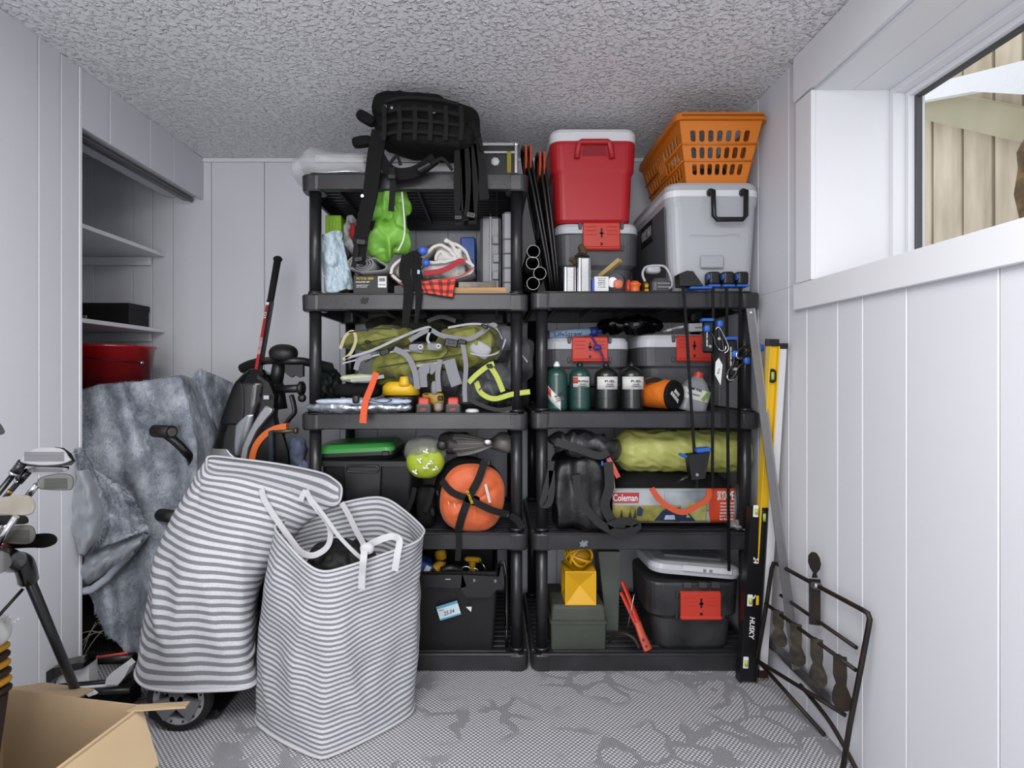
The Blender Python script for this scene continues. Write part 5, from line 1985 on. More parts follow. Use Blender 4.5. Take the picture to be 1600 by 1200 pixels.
def roll(u, v):
    th = -2 * math.pi * u
    a_, b_ = P(960, 703, 2.275), P(1159, 705, 2.275)
    c = a_.lerp(b_, v)
    r = .085 * (1 - .55 * max(0, 1 - v * 9) ** 2)
    n = noise.noise(Vector((v * 9 + .6 * math.sin(th), math.cos(th) * 2.5, math.sin(th) * 2.5 + v * 4)))
    r *= 1 + .085 * (1 - 2 * abs(n)) + .012 * math.sin(22 * th) * max(0, 1 - v * 7)
    return c + Vector((0, r * math.cos(th) * 1.1, r * math.sin(th) * .98))


mb = MB()
mb.grid(roll, 80, 90, 0, True)
mb.soft(P(962, 703, 2.25), (.02, .055, .05), amp=.004, nu=24, nv=16)
mb.build('body', M('chartreuse_nylon', 'b0b365', .45, bump=(12, .6, .008), var=(4, '9a9d50', .5)), t)
mb = MB()
mb.ribbon([P(950, 716, 2.10), P(958, 730, 2.09), P(966, 746, 2.09)], .018, .006)
tag(mb.build('red_zip_pull', M('red_pull_tab', 'c04a40', .5), t), 'red pull tab')
mb = MB()
for dx in (0, 4):
    mb.tube(catmull([P(953 + dx, 722, 2.095), P(955 + dx, 745, 2.09), P(957 + dx, 768, 2.09)], 4), .0015, 5)
tag(mb.build('drawcord', M('tan_cord', 'b8a266', .7), t), kind='stuff')

t = thing('printed_tent_bag', 'black and printed tent carry bag with an orange handle under the rolled tent', 'tent bag', P(1050, 820, 2.2))
x0, x1 = X_(962, 2.17), X_(1156, 2.17)
mb = MB()
mb.soft(((x0 + x1) / 2, 2.295, R3_ + .108), ((x1 - x0) / 2, .12, .108), e=4, amp=.01, freq=6, seed=141, nu=80, nv=30, ridge=.005)
mb.build('body', NYL, t)


def face(u, v, off=0):
    px = 957 + (1151 - 957) * u
    py = 818 - (818 - 764) * v
    p = P(px, py, 2.160 - off)
    p.y += .012 * (2 * v - 1) ** 2 * 1.0 + .004 * math.sin(u * 9) * .3
    return p


def fpanel(name, u0, u1, v0, v1, mat, par, off=0, t_=.0015, wav=0):
    mb = MB()
    mb.grid(lambda u, v: face(u0 + (u1 - u0) * (u + wav * math.sin(math.pi * v) * .15), v0 + (v1 - v0) * v, off), 20, 8, t_)
    return mb.build(name, mat, par)


sky_p = fpanel('printed_panel', 0, 1, 0, 1, M('printed_sky', 'b7babd', .5, var=(6, '8c9499', .7)), t)
fpanel('printed_meadow', 0, .55, .02, .52, M('printed_meadow', 'a79c4f', .5, var=(18, '4e5a22', .9)), sky_p, .002)
fpanel('printed_mountain', .42, .86, .35, .93, M('printed_mountain', 'a9afb4', .5, var=(9, '5f6d76', .8)), sky_p, .0015)
fpanel('red_panel', .80, 1.0, 0, 1, M('printed_red', 'c2401f', .5), sky_p, .003, wav=-.8)
fpanel('printed_bush', .60, .76, .04, .6, M('printed_bush', '8a9440', .5, var=(20, 'c7bf80', .8)), sky_p, .0025)


def fpoly(name, uv, mat, off, par=None):
    mb = MB()
    mb.loft([[face(a, b, off - .001) for a, b in uv], [face(a, b, off) for a, b in uv]])
    return mb.build(name, mat, par or sky_p)


fpoly('printed_tent', [(.34, .06), (.68, .04), (.60, .38), (.52, .46), (.45, .46), (.40, .36)], M('printed_navy_tent', '2c3a5c', .5), .0045)
fpoly('printed_window', [(.42, .10), (.51, .10), (.50, .24), (.43, .24)], M('printed_pale_blue', 'b9cbe0', .5), .006)
fpoly('printed_figure', [(.20, .22), (.24, .20), (.25, .40), (.22, .50), (.20, .42)], M('printed_navy_tent', '2c3a5c', .5), .0045)
for a in (.06, .13, .17):
    fpoly('printed_tree', [(a, .14), (a + .03, .14), (a + .015, .42)], M('printed_dark_green', '39461c', .5), .0045)
fpoly('logo_plate', [(.0, .60), (.21, .60), (.22, .88), (.01, .88)], M('printed_logo_red', 'a8262a', .5), .005)
text('Coleman', .098, .028, INKW, t, face(.105, .74, .0075))
text('SKYDOME', .066, .036, INKW, t, face(.915, .80, .0065))
for k in range(6):
    text(('4 PERSON TENT', 'TENTE DE 4 PERSONNES', 'CARPA PARA 4', 'WEATHERTEC SYSTEM', '8 FT X 7 FT', 'TENT TIENDA TENTE')[k], .056, .007, INKW, t, face(.925, .58 - .095 * k, .0065))
strap(t, [(1018, 763), (1030, 780), (1048, 794), (1068, 800), (1090, 790), (1106, 778), (1108, 763)], .022, 2.105, .004, M('orange_red_webbing', 'c5502c', .7, bump=(400, .4)), 'handle')
mb = MB()
mb.soft(P(1150, 820, 2.16), (.035, .03, .018), e=2.3, amp=.012, freq=20, ridge=.008, nu=30, nv=16)
mb.build('film_scrap', M('crinkled_film', '9a9a9a', .15, alpha=.7), t)

# ---- bottom bay (shelf R4)
AM = M('olive_drab_plastic', '4a4f45', .5, bump=(40, .3), var=(7, '3d423a', .6))
t = thing('ammo_box', 'olive drab lidded utility box under the yellow lantern', 'utility box', P(902, 1012, 2.2))
x0, x1 = X_(860, 2.14), X_(949, 2.14)
cx, w_ = (x0 + x1) / 2, x1 - x0
zm, zt_ = Z_(975, 2.14), Z_(948, 2.14)
mb = MB()
mb.tub([(0, w_ * .96, .15, .008), (zm - R4, w_ * .985, .155, .01)], c=(cx, 2.22, R4))
mb.build('body', AM, t)
mb = MB()
mb.tub([(0, w_ * 1.02, .165, .012), (.012, w_ * 1.02, .165, .012), (.013, w_ * .97, .15, .01), (zt_ - zm - .012, w_ * .95, .145, .012), (zt_ - zm, w_ * .90, .12, .014)], c=(cx, 2.22, zm))
mb.build('lid', AM, t)
t, xx0, xx1, zz = hbox('olive_back_box', 'dark olive box end peeking out behind the utility box', 'box', 858, 882, 930, R4, 2.36, .14, AM, bev=.008)
t = thing('yellow_cube', 'yellow hollow cube with recessed pyramid faces on the olive utility box', 'plastic cube', P(908, 948, 2.2))
s_ = .1
CY_ = M('yellow_gloss_plastic', 'd9a516', .4)
TY = TR((X_(907, 2.16), 2.215, zt_ + .068), 0, 0, 0)
mb = MB(TY)
hw, hh = .062, .068
mb.box((0, 0, 0), (2 * hw - .072, 2 * hw - .072, 2 * hh - .072))
mb.build('core', CY_, t)
for ax_ in range(6):
    R = (R3(0, 0, 0), R3(0, 0, 90), R3(0, 0, 180), R3(0, 0, -90), R3(-90, 0, 0), R3(90, 0, 0))[ax_]
    mb = MB(TY)
    o = [Vector((x, -hw, z)) for x, z in ((-hw, -hw), (hw, -hw), (hw, hw), (-hw, hw))]
    i_ = [Vector((x, -hw, z)) for x, z in ((-hw * .93, -hw * .93), (hw * .93, -hw * .93), (hw * .93, hw * .93), (-hw * .93, hw * .93))]
    ap = Vector((0, -hw + .03, 0))
    vs = [R @ q for q in o + i_ + [ap]]
    vs = [Vector((q.x, q.y, q.z * hh / hw)) for q in vs]
    mb.add(vs, [(0, 1, 5, 4), (1, 2, 6, 5), (2, 3, 7, 6), (3, 0, 4, 7), (4, 5, 8), (5, 6, 8), (6, 7, 8), (7, 4, 8)])
    mb.build('pyramid_face', CY_, t)
t = thing('yellow_ball_frame', 'yellow slatted globe resting on the yellow cube', 'plastic globe', P(905, 894, 2.2))
c = Vector((X_(905, 2.2), 2.215, zt_ + .136 + .044))
mb = MB()
mb.sphere(c, (.046, .044, .036), 24, 16)
mb.build('core', M('dark_yellow_plastic', 'b9840f', .45), t)
for k in range(5):
    R = R3(60 * k, 25 + 10 * k, 36 * k)
    mb = MB()
    mb.tube([c + R @ Vector((.056 * math.cos(a * math.pi / 12), .054 * math.sin(a * math.pi / 12), 0)) * (.86 if False else 1) for a in range(24)], .0075, 6, closed=True, flat=.7)
    for i, q in enumerate(mb.v):
        q.z = c.z + (q.z - c.z) * .80
    mb.build('hoop', CY_, t)
mb = MB()
q = [P(935, 862, 2.30), P(969, 862, 2.30), P(966, 978, 2.30), P(948, 978, 2.30)]
mb.loft([q, [k + Vector((0, .12, 0)) for k in q]])
o = tag(mb.build('grey_green_bin', M('grey_green_plastic', '5d635c', .5, var=(6, '4f544e', .6))), 'tall tapering grey green bin behind the olive utility box', 'bin')
for v in o.data.vertices:
    if v.co.z < .11:
        v.co.z = R4
# pruning saw
t = thing('red_pruning_saw', 'red handled tool leaning across the floor of the bottom bay', 'saw', P(1010, 1015, 2.12))
RS = M('saw_red_plastic', 'c0321f', .4)
for pix, r0, nm in (([(972, 908), (985, 940), (997, 972), (1004, 990)], .016, 'handle'), ([(970, 925), (982, 950), (994, 975), (1002, 990)], .015, 'handle'), ([(996, 972), (1004, 995), (1013, 1016)], .027, 'grip')):
    mb = MB()
    n0 = len(pix)
    cc = catmull([P(a, b, 2.14 + .12 * (1016 - b) / 110) for a, b in pix], 6)
    mb.tube(cc, [r0 * (.7 + .3 * i / len(cc)) for i in range(len(cc))], 10, flat=.6)
    mb.build(nm, RS if nm == 'handle' else M('grip_orange_red', 'cf5a42', .5), t)
for b in (1000, 1010):
    mb = MB()
    mb.cyl(P(1003 + (b - 995) * .45, b, 2.112), P(1003 + (b - 995) * .45, b, 2.14), .005, n=12)
    mb.build('hole_pin', INKB, t)
mb = MB()
mb.tube([P(991, 928, 2.12), P(979, 987, 2.12)], .0022, 6)
mb.build('steel_rod', STEEL, t)
t = thing('hose_arc', 'curved brown rubber strip lying beside the utility box', 'hose', P(975, 1000, 2.2))
mb = MB()
mb.tube(catmull([P(951, 1003, 2.22), P(960, 993, 2.20), P(975, 990, 2.16), P(990, 997, 2.14), P(999, 1013, 2.13)], 6), .009, 8, flat=.7)
mb.build('body', M('brown_rubber', '3d312b', .6), t)
# bottom lunch cooler with tilted lid
lunchbox('large dark lunch cooler, open, red latch hanging down, bottom bay', 1013, 1160, R4, Z_(911, 2.13), 2.13, .30, .0, (1062, 1125, 924, 966), lid=False, body=M('worn_black_cooler', '2b2c2e', .38, bump=(30, .3), var=(7, '4a4b4d', .7)), group=None)
for a in (1074, 1098, 1118):
    mb = MB()
    mb.box(P(a, 914, 2.12), (.034, .02, .022), bev=.004)
    mb.build('hinge_block', DG, [o for o in bpy.data.objects if o.name.startswith('lunch_cooler') and not o.parent][-1])
t = thing('cooler_lid', 'loose white and grey cooler lid resting tilted on the open dark lunch cooler', 'cooler lid', P(1070, 900, 2.25))
Tm = TR((X_(1073, 2.26), 2.27, .382), 0, -3, 5)
mb = MB(Tm)
mb.tub([(-.028, .36, .27, .055), (-.01, .375, .28, .06), (.008, .36, .27, .055), (.016, .31, .22, .045)], n=6)
mb.build('shell', M('lid_pale_grey', 'b9bbc1', .45), t)
mb = MB(Tm)
mb.box((.035, -.137, .0), (.20, .022, .026), bev=.006)
mb.build('front_hinge', M('lid_light_grey', 'cacbd0', .4), t)
mb = MB(Tm)
mb.box((.01, 0, .020), (.24, .10, .012), bev=.004)
mb.build('grip_recess', MG, t)
for dx in (.02, .045):
    mb = MB(Tm)
    mb.box((dx, -.149, .0), (.012, .002, .010), bev=.0005)
    mb.build('hinge_slot', MG, t)

# ------------------------------------------------------------------ bar clamps hooked on the top tier
BAR = M('dark_bar_steel', '26272a', .3, .6)
CB = M('clamp_black_plastic', '1a1a1c', .4)
CBL = M('clamp_blue_plastic', '2a5fb8', .4)


def clamp(label, head, bar, slider, end):
    t = thing('bar_clamp', label, 'clamp', P(bar[0][0], bar[0][1], 2.085), 'bar clamps hung on the top tier')
    mb = MB()
    mb.ribbon([P(a, b, 2.072) for a, b in bar], .0105, .006, smooth_path=False)
    mb.build('bar', BAR, t)
    hx = P(head[0], head[1], 2.085)
    mb = MB()
    if head[2] == 'big':
        mb.loft([[hx + Vector(q) for q in ((-.038, dy, -.028), (-.042, dy, .018), (-.012, dy, .03), (.012, dy, .028), (.052, dy, -.028))] for dy in (.028, -.028)])
    else:
        mb.tub([(-.024, .044, .05, .012), (-.018, .047, .055, .014), (.016, .047, .055, .014), (.022, .04, .046, .012)], c=hx, n=5)
    mb.build('fixed_jaw', CB, t)
    mb = MB()
    if head[2] == 'big':
        mb.box(hx + Vector((.045, 0, -.034)), (.085, .05, .009), bev=.002)
    else:
        mb.lathe([(.012, 0), (.013, .002), (.009, .005)], hx + Vector((-.0235, -.024, .001)), (-1, 0, 0), 14)
        mb.box(hx + Vector((.0, .0, -.031)), (.046, .05, .009), bev=.002)
    mb.build('jaw_pad', CBL, t)
    if slider:
        a, b, h, kind = slider
        s0 = P(a, b, 2.06)
        mb = MB()
        if kind == 'down':
            mb.loft([[s0 + Vector(q) for q in ((-.034, dy, .045), (.05, dy, .055), (.030, dy, -.045), (-.02, dy, -.05))] for dy in (.02, -.02)])
            mb.tube([s0 + Vector((-.01, 0, -.03)), s0 + Vector((-.045, 0, -.05)), s0 + Vector((-.065, 0, -.062))], .008, 8)
        else:
            mb.box(s0, (.036, .03, h), bev=.006)
        mb.build('sliding_jaw', CB, t)
        mb = MB()
        if kind == 'down':
            mb.box(s0 + Vector((.028, 0, .062)), (.055, .034, .018), R3(0, -6, 0), bev=.004)
            mb.box(s0 + Vector((-.045, 0, .040)), (.034, .02, .012), R3(0, 20, 0), bev=.004)
        else:
            mb.box(s0 + Vector((-.004, 0, h / 2 + .006)), (.046, .03, .012), bev=.003)
        mb.build('slider_pad', CBL, t)
        if kind != 'down':
            text('QUICK-GRIP', h * .62, .007, INKW, t, s0 + Vector((-.010, -.0158, 0)), rot=(90, 90, 0))
        mb = MB()
        mb.cyl(s0 + Vector((0, -.016, -h * .3)), s0 + Vector((0, -.022, -h * .3)), .006, n=10)
        mb.build('rivet', STEEL, t)
    return t


clamp('longest reaching bar clamp, tilted, with its blue sliding jaw before the tent roll', (1074, 437, 'big'), [(1067, 440), (1073, 520), (1078, 600), (1083, 680), (1089, 762)], (1086, 728, .10, 'down'), 0)
clamp('second bar clamp from the left, its jaw beside the right lunch cooler', (1113, 435, 's'), [(1114, 438), (1113, 762)], (1106, 527, .12, 'up'), 0)
clamp('third bar clamp, reaching down to the bottom cooler lid', (1135, 435, 's'), [(1135, 438), (1137, 660), (1139, 892)], (1143, 560, .14, 'up'), 0)
clamp('rightmost bar clamp of the row', (1157, 435, 's'), [(1157, 438), (1155, 600), (1154, 757)], None, 0)


def spring_clamp(label, a, b, rot, tagged=False):
    c = P(a, b, 2.045)
    R = R3(0, rot, 0)
    t = thing('spring_clamp', label, 'clamp', c, 'small spring clamps')
    for s_ in (-1, 1):
        mb = MB()
        pts = [Vector((s_ * .024, 0, .05)), Vector((s_ * .010, 0, .016)), Vector((s_ * .014, 0, -.012)), Vector((s_ * .006, 0, -.045))]
        mb.tube([c + R @ q for q in catmull(pts, 5)], [.006, .010], 8, flat=.8)
        mb.build('arm', CB, t)
        mb = MB()
        mb.soft(c + R @ Vector((s_ * .026, 0, .055)), (.012, .012, .014), e=3, amp=0, nu=14, nv=10)
        mb.build('handle_tip', CBL, t)
    mb = MB()
    mb.tube([c + R @ Vector((.014 * math.cos(k * math.pi / 9), -.012, -.030 + .014 * math.sin(k * math.pi / 9))) for k in range(9, 19)], .003, 6)
    mb.cyl(c + R @ Vector((0, -.014, .004)), c + R @ Vector((0, .014, .004)), .006, n=10)
    mb.build('spring', CHR, t)
    return t


s1 = spring_clamp('upper left spring clamp with wire loop and hanging paper tag', 1122, 531, -20)
mb = MB()
mb.tube(catmull([P(1118, 515, 2.035), P(1124, 512, 2.03), P(1136, 535, 2.03), P(1138, 546, 2.03), P(1132, 552, 2.035)], 6), .0016, 6)
mb.build('wire_loop', CHR, s1)
mb = MB()
mb.loft([[P(a, b, 2.035 + dy) for a, b in ((1118, 566), (1123, 559), (1129, 570), (1126, 602), (1117, 585))] for dy in (.001, 0)])
tg = mb.build('paper_tag', PAPER, s1)
text('10 17 4', .02, .008, M('grey_ink'), tg, P(1123, 580, 2.0335), rot=(90, -70, 0))
spring_clamp('lower middle spring clamp hooked between two bar clamps', 1146, 578, 30)
spring_clamp('right hand spring clamp near the steel straightedge', 1164, 548, 55)

# torn stickers left on two shelf lips
for nm, a, b, mt, q in (('shelf_tier.001', 569, 469, INKB, 0), ('shelf_tier.007', 912, 849, MG, 8)):
    mb = MB()
    mb.plate([P(a + x * .8, b + y * .7, 2.0975) for x, y in ((-8, 8), (-3, 6), (0, 9), (4, 5), (8, 7), (6, 1), (9, -4), (4, -7), (1, -3), (-3, -8), (-5, -2), (-9, -3), (-6, 3))], .0008)
    tr_o = bpy.data.objects[nm]
    st_o = mb.build('torn_sticker', mt, tr_o)
    st_o['label'] = 'torn sticker remains'
# ================================================================== THINGS LEANING AT THE RIGHT WALL


def bar3(mb, a, b, w, t, wdir):
    """straight bar a->b of width w along wdir and thickness t"""
    a, b = Vector(a), Vector(b)
    ax = (b - a).normalized()
    wd = (Vector(wdir) - ax * Vector(wdir).dot(ax)).normalized()
    n = ax.cross(wd)
    secs = []
    for p in (a, b):
        secs.append([p + wd * w / 2 * x + n * t / 2 * y for x, y in ((-1, -1), (1, -1), (1, 1), (-1, 1))])
    mb.loft(secs)


t = thing('steel_t_square', 'long grey aluminium T square slanting down to its head low on the right wall', 'T square', (1.045, 1.86, .13))
ta, tb = P(1172, 482, 1.99), Vector((1.042, 1.845, .15))
mb = MB()
bar3(mb, ta, tb, .030, .003, (1, 0, 0))
mb.build('blade', DSTEEL, t)
mb = MB()
bar3(mb, ta + Vector((.015, -.002, 0)), tb + Vector((.015, -.002, 0)), .004, .004, (1, 0, 0))
mb.build('bright_edge', STEEL, t)
mb = MB()
mb.cyl(ta + (tb - ta) * .012 + Vector((0, -.004, 0)), ta + (tb - ta) * .012 + Vector((0, .003, 0)), .004, n=12)
mb.build('hanging_hole', WHT, t)
mb = MB()
mb.box((1.055, 1.865, .146), (.006, .38, .034), bev=.001)
mb.build('head', DSTEEL, t)
mb = MB()
mb.box((1.050, 1.865, .130), (.010, .38, .005), bev=.001)
mb.build('bright_edge', STEEL, t)

# yellow level
t = thing('yellow_level', 'yellow spirit level with a black end cap leaning by the right wall', 'spirit level', P(1180, 1062, 2.02))
A, B = P(1206, 541, 1.945), P(1176, 1056, 2.065)
YL = M('level_yellow_paint', 'e2b71a', .35)
mb = MB()
bar3(mb, A, B, .030, .018, (1, 0, 0))
mb.build('beam', YL, t)
for s_ in (-1, 1):
    mb = MB()
    bar3(mb, A + Vector((s_ * .0155, -.008, 0)), B + Vector((s_ * .0155, -.008, 0)), .004, .030, (1, 0, 0))
    mb.build('flange', YL, t)
ax = (A - B).normalized()
mb = MB()
bar3(mb, A, A + ax * .026, .036, .03, (1, 0, 0))
mb.build('end_cap', BLK, t)
for f in (.085, .5, .93):
    c = A.lerp(B, f) + Vector((0, -.014, 0))
    mb = MB()
    mb.lathe([(.012, -.001), (.017, 0), (.017, .003), (.012, .004)], c, (0, -1, 0), 20, sx=1, sy=1.5)
    vf = mb.build('vial_frame', BLK, t)
    mb = MB()
    mb.cyl(c + Vector((0, -.003, -.014)), c + Vector((0, -.003, .014)), .006, n=12)
    mb.build('vial', M('green_vial', '9fb05a', .15), vf)
t = thing('white_aluminium_board', 'white edged aluminium rule leaning right beside the yellow level', 'rule', P(1188, 1066, 2.02))
mb = MB()
A2, B2 = P(1222, 545, 1.935), P(1192, 1046, 2.03)
bar3(mb, A2, B2, .028, .010, (1, 0, 0))
mb.build('body', M('off_white_metal', 'cfcfd2', .4), t)
mb = MB()
bar3(mb, A2, A2 + (A2 - B2).normalized() * .02, .036, .014, (1, 0, 0))
mb.build('top_cap', BLK, t)
mb = MB()
bar3(mb, B2, B2 - (A2 - B2).normalized() * .03, .036, .014, (1, 0, 0))
tag(mb.build('end_cap', M('dark_red_cap', '3a1a1c', .5), t), 'dark red end cap')
# black spirit level
t = thing('black_level', 'black spirit level with white lettering and lime vials before the right front post', 'spirit level', P(1165, 1065, 2.04))
A, B = P(1184, 792, 2.0), P(1166, 1062, 2.03)
LB = M('level_black_paint', '17171a', .4)
mb = MB()
bar3(mb, A, B, .055, .022, (1, 0, 0))
mb.build('beam', LB, t)
for s_ in (-1, 1):
    mb = MB()
    bar3(mb, A + Vector((s_ * .030, 0, 0)), B + Vector((s_ * .030, 0, 0)), .006, .034, (1, 0, 0))
    mb.build('flange', M('level_flange_black', '232326', .3), t)
ang = math.degrees(math.atan2(A.x - B.x, A.z - B.z))
text('HUSKY', .085, .019, INKW, t, A.lerp(B, .69) + Vector((.002, -.0125, 0)), rot=(90, 90 + ang, 0), slant=.2)
text('24', .024, .018, INKW, t, A.lerp(B, .30) + Vector((.0, -.0125, 0)), rot=(90, 90 + ang, 0), slant=.2)
text('>', .014, .019, INKW, t, A.lerp(B, .51) + Vector((.0, -.0125, 0)), rot=(90, 90 + ang, 0))
for f, mm in ((.02, 'lime'), (.53, 'yellow'), (.89, 'lime')):
    c = A.lerp(B, f) + Vector((-.012, -.012, 0))
    mb = MB()
    mb.box(c, (.020, .004, .044), R3(0, ang, 0), bev=.0018)
    vf = mb.build('vial_window', WHT, t)
    mb = MB()
    mb.cyl(c + Vector((0, -.003, -.010)), c + Vector((0, -.003, .010)), .006, n=12)
    mb.build('vial', M('lime_vial', 'b4c83a', .2), vf)
mb = MB()
mb.box(A.lerp(B, .53) + Vector((.016, -.012, 0)), (.010, .003, .035), R3(0, ang, 0), bev=.001)
mb.build('yellow_mark', YL, t)

# ------------------------------------------------------------------ steel spinner target
ST = M('black_rusty_steel', '1f1f20', .55, .3, var=(14, '4a3626', .6))
STK = M('scuffed_steel_plate', '232324', .5, .4, var=(30, '7d7058', .32))
TX = 1.02
sp = thing('spinner_target', 'black steel rod shooting target frame with hanging paddles by the right wall', 'shooting target', (1.0, 1.75, 0))


def rod(pix, r=.0062, name='rod', closed=False):
    mb = MB()
    mb.tube(catmull([P(*q) for q in pix], 6) if len(pix) > 2 else [P(*q) for q in pix], r, 10)
    return mb.build(name, ST, sp)


# outer frame: left post, top bar, right post
tl, tr_ = (1208, 880, 1.95), (1358, 962, 1.50)
mb = MB()
path = [P(1183, 1030, 1.99), P(1196, 955, 1.97), P(1206, 888, 1.955), P(1209, 880, 1.95), P(1214, 881, 1.94), P(1280, 917, 1.70), P(1346, 952, 1.525), P(1356, 958, 1.505), P(1359, 967, 1.50), P(1357, 980, 1.50), P(1342, 1060, 1.505), P(1328, 1132, 1.51), P(1315, 1213, 1.53)]
mb.tube(path, .0072, 10)
mb.build('frame', ST, sp)
rod([(1196, 943, 1.955), (1337, 1047, 1.515)], .0062, 'paddle_bar')
rod([(1220, 930, 1.93), (1338, 1012, 1.56)], .0062, 'spinner_bar')
rod([(1183, 1032, 1.99), (1320, 1117, 1.60)], .0068, 'lower_bar')
rod([(1186, 1034, 1.985), (1288, 1148, 1.72)], .0068, 'leg')
rod([(1250, 1070, 1.80), (1298, 1130, 1.66), (1343, 1212, 1.535)], .0068, 'leg')


def paddle(c, h, w, head='disc', par=sp, mat=STK, name='paddle'):
    """flat hanging plate: strip with a wide disc at its lower end; c: top centre; plane faces the camera/left"""
    c = Vector(c)
    n = Vector((-.55, -.83, 0)).normalized()
    s_ = Vector((.83, -.55, 0)).normalized()
    z = Vector((0, 0, 1))
    out = []
    half = w / 2
    prof = [(-half, 0), (-half, -h * .12), (-half * 1.05, -h * .35), (-half * .75, -h * .52), (-half * 1.1, -h * .60), (-half * 1.45, -h * .74), (-half * 1.4, -h * .86), (-half * .9, -h * .96), (0, -h), (half * .9, -h * .96), (half * 1.4, -h * .86), (half * 1.45, -h * .74), (half * 1.1, -h * .62), (half * .75, -h * .52), (half * 1.05, -h * .35), (half, -h * .12), (half, 0)]
    mb = MB()
    sh = .10
    mb.plate([c + s_ * (a + sh * (b if b < -h * .5 else -h * .0) * -.35) + z * b for a, b in prof], .005, n)
    return mb.build(name, mat, par)


A, B = P(1196, 943, 1.955), P(1337, 1047, 1.515)
for f, h in ((.18, .125), (.40, .14), (.63, .15), (.86, .16)):
    c = A.lerp(B, f) + Vector((-.004, -.006, .012))
    pd = paddle(c, h, .034, mat=STK if f < .8 else ST)
    mb = MB()
    mb.cyl(A.lerp(B, f - .02), A.lerp(B, f + .02), .0095, n=12)
    mb.build('sleeve', ST, pd)
A, B = P(1220, 930, 1.93), P(1338, 1012, 1.56)
c = A.lerp(B, .47)
n = Vector((-.3, -.95, 0)).normalized()
mb = MB()
bar3(mb, P(1273, 905, 1.73), P(1273, 976, 1.73), .032, .006, (1, -.3, 0))
pd = mb.build('spinner_plate', ST, sp)
mb = MB()
ring = [P(1273 + 1.0 * dx, y, 1.72) for dx, y in ((-3, 903), (-1, 896), (-6, 888), (-9, 878), (-8, 868), (-3, 863), (3, 864), (8, 872), (10, 882), (8, 890), (3, 896), (5, 903))]
mb.loft([ring, [q + Vector((0, .006, 0)) for q in ring]])
mb.build('spinner_disc', ST, sp)
mb = MB()
mb.cyl(P(1270, 914, 1.71), P(1282, 917, 1.71), .011, n=12)
mb.build('sleeve', DSTEEL, pd)
# ================================================================== CLOSET THINGS
t = thing('shoe_box', 'black lidded shoe box on the lower closet shelf', 'box', P(165, 495, 2.3))
zz = 1.3955
x0, x1 = X_(205, 2.62) - .30, X_(205, 2.62)
mb = MB()
mb.box((x1 - .17, 2.62 + .06, zz + .055), (.34, .15, .11), bev=.002)
mb.build('body', M('black_box_card', '1a1a1a', .6), t)
mb = MB()
mb.box((x1 - .17, 2.62 + .06, zz + .098), (.346, .156, .03), bev=.002)
mb.build('lid', MATS['black_box_card'], t)
mb = MB()
mb.box((X_(130, 2.60), 2.602, zz + .045), (.03, .003, .016), bev=.001)
mb.build('label_holder', STEEL, t)
t = thing('red_bucket', 'large glossy red bucket with a thin wire handle under the closet shelves', 'bucket', P(178, 600, 2.45))
bx, by, bz = X_(172, 2.42), 2.42, 1.085
RB = M('red_enamel', 'a81318', .25, coat=.4)
mb = MB()
hb = Z_(537, 2.25) - bz
mb.lathe([(.001, .004), (.145, .004), (.15, 0), (.172, hb * .93), (.180, hb * .94), (.182, hb * .98), (.178, hb), (.172, hb * .97), (.148, .012), (.001, .010)], (bx, by, bz), n=48)
mb.build('body', RB, t)
mb = MB()
pts = []
for k in range(15):
    a = math.pi * k / 14
    pts.append(Vector((bx - .182 * math.cos(a) * -1 if False else bx + .184 * math.cos(a), by - .13 * math.sin(a) - .075, bz + hb * (.62 + .25 * (1 - math.cos(a)) / 2 * 1.0))))
mb.tube(pts, .0028, 6)
mb.build('wire_handle', M('dark_wire', '4a2020', .4, .6), t)
mb = MB()
mb.sphere(pts[0] + Vector((0, .01, 0)), .009, 12, 8)
mb.build('handle_rivet', STEEL, t)

# ------------------------------------------------------------------ armchair-like support and the plush blanket
t = thing('covered_chair', 'dark chair almost wholly hidden under the grey blanket', 'chair', (-1.42, 2.4, 0))
DKC = M('dark_upholstery', '1b1c1f', .8)
mb = MB()
mb.box((-1.56, 2.46, .62), (.56, .40, .90), bev=.04)
mb.build('backrest', DKC, t)
mb = MB()
mb.box((-1.46, 2.27, .26), (.44, .36, .26), bev=.03)
mb.build('seat', DKC, t)
for x in (-1.64, -1.28):
    for y in (2.12, 2.62):
        mb = MB()
        mb.cyl((x, y, 0), (x, y, .16), .02, n=10)
        mb.build('leg', DKC, t)


def plush_mat(name, a, b_, c):
    m = M(name, a, .95, var=(11, b_, 1.0), bump=(130, .8, .003), spec=.1)
    return m


PLU = plush_mat('grey_blue_plush', '6b727d', 'b2b8c1', 0)
PLD = M('grey_satin', '8a9098', .45, bump=(9, .5, .01), sheen=.3)
bl = thing('plush_blanket', 'grey blue plush blanket draped over the chair in front of the closet', 'blanket', (-1.4, 2.2, 0))


def lerp(a, b, f):
    return a + (b - a) * f


def interp(tab, x):
    for (x0, y0), (x1, y1) in zip(tab, tab[1:]):
        if x <= x1:
            return lerp(y0, y1, (x - x0) / (x1 - x0) if x1 > x0 else 0)
    return tab[-1][1]


TOPY = [(0, 612), (.15, 603), (.5, 598), (.72, 592), (.84, 588), (.93, 594), (1, 606)]
BOTY = [(0, 872), (.08, 925), (.25, 990), (.42, 1020), (.7, 1018), (1, 1005)]
LEFX = [(0, 127), (.30, 126), (.55, 124), (.8, 122), (1, 124)]
RIGX = [(0, 314), (.08, 326), (.25, 345), (.5, 345), (1, 300)]


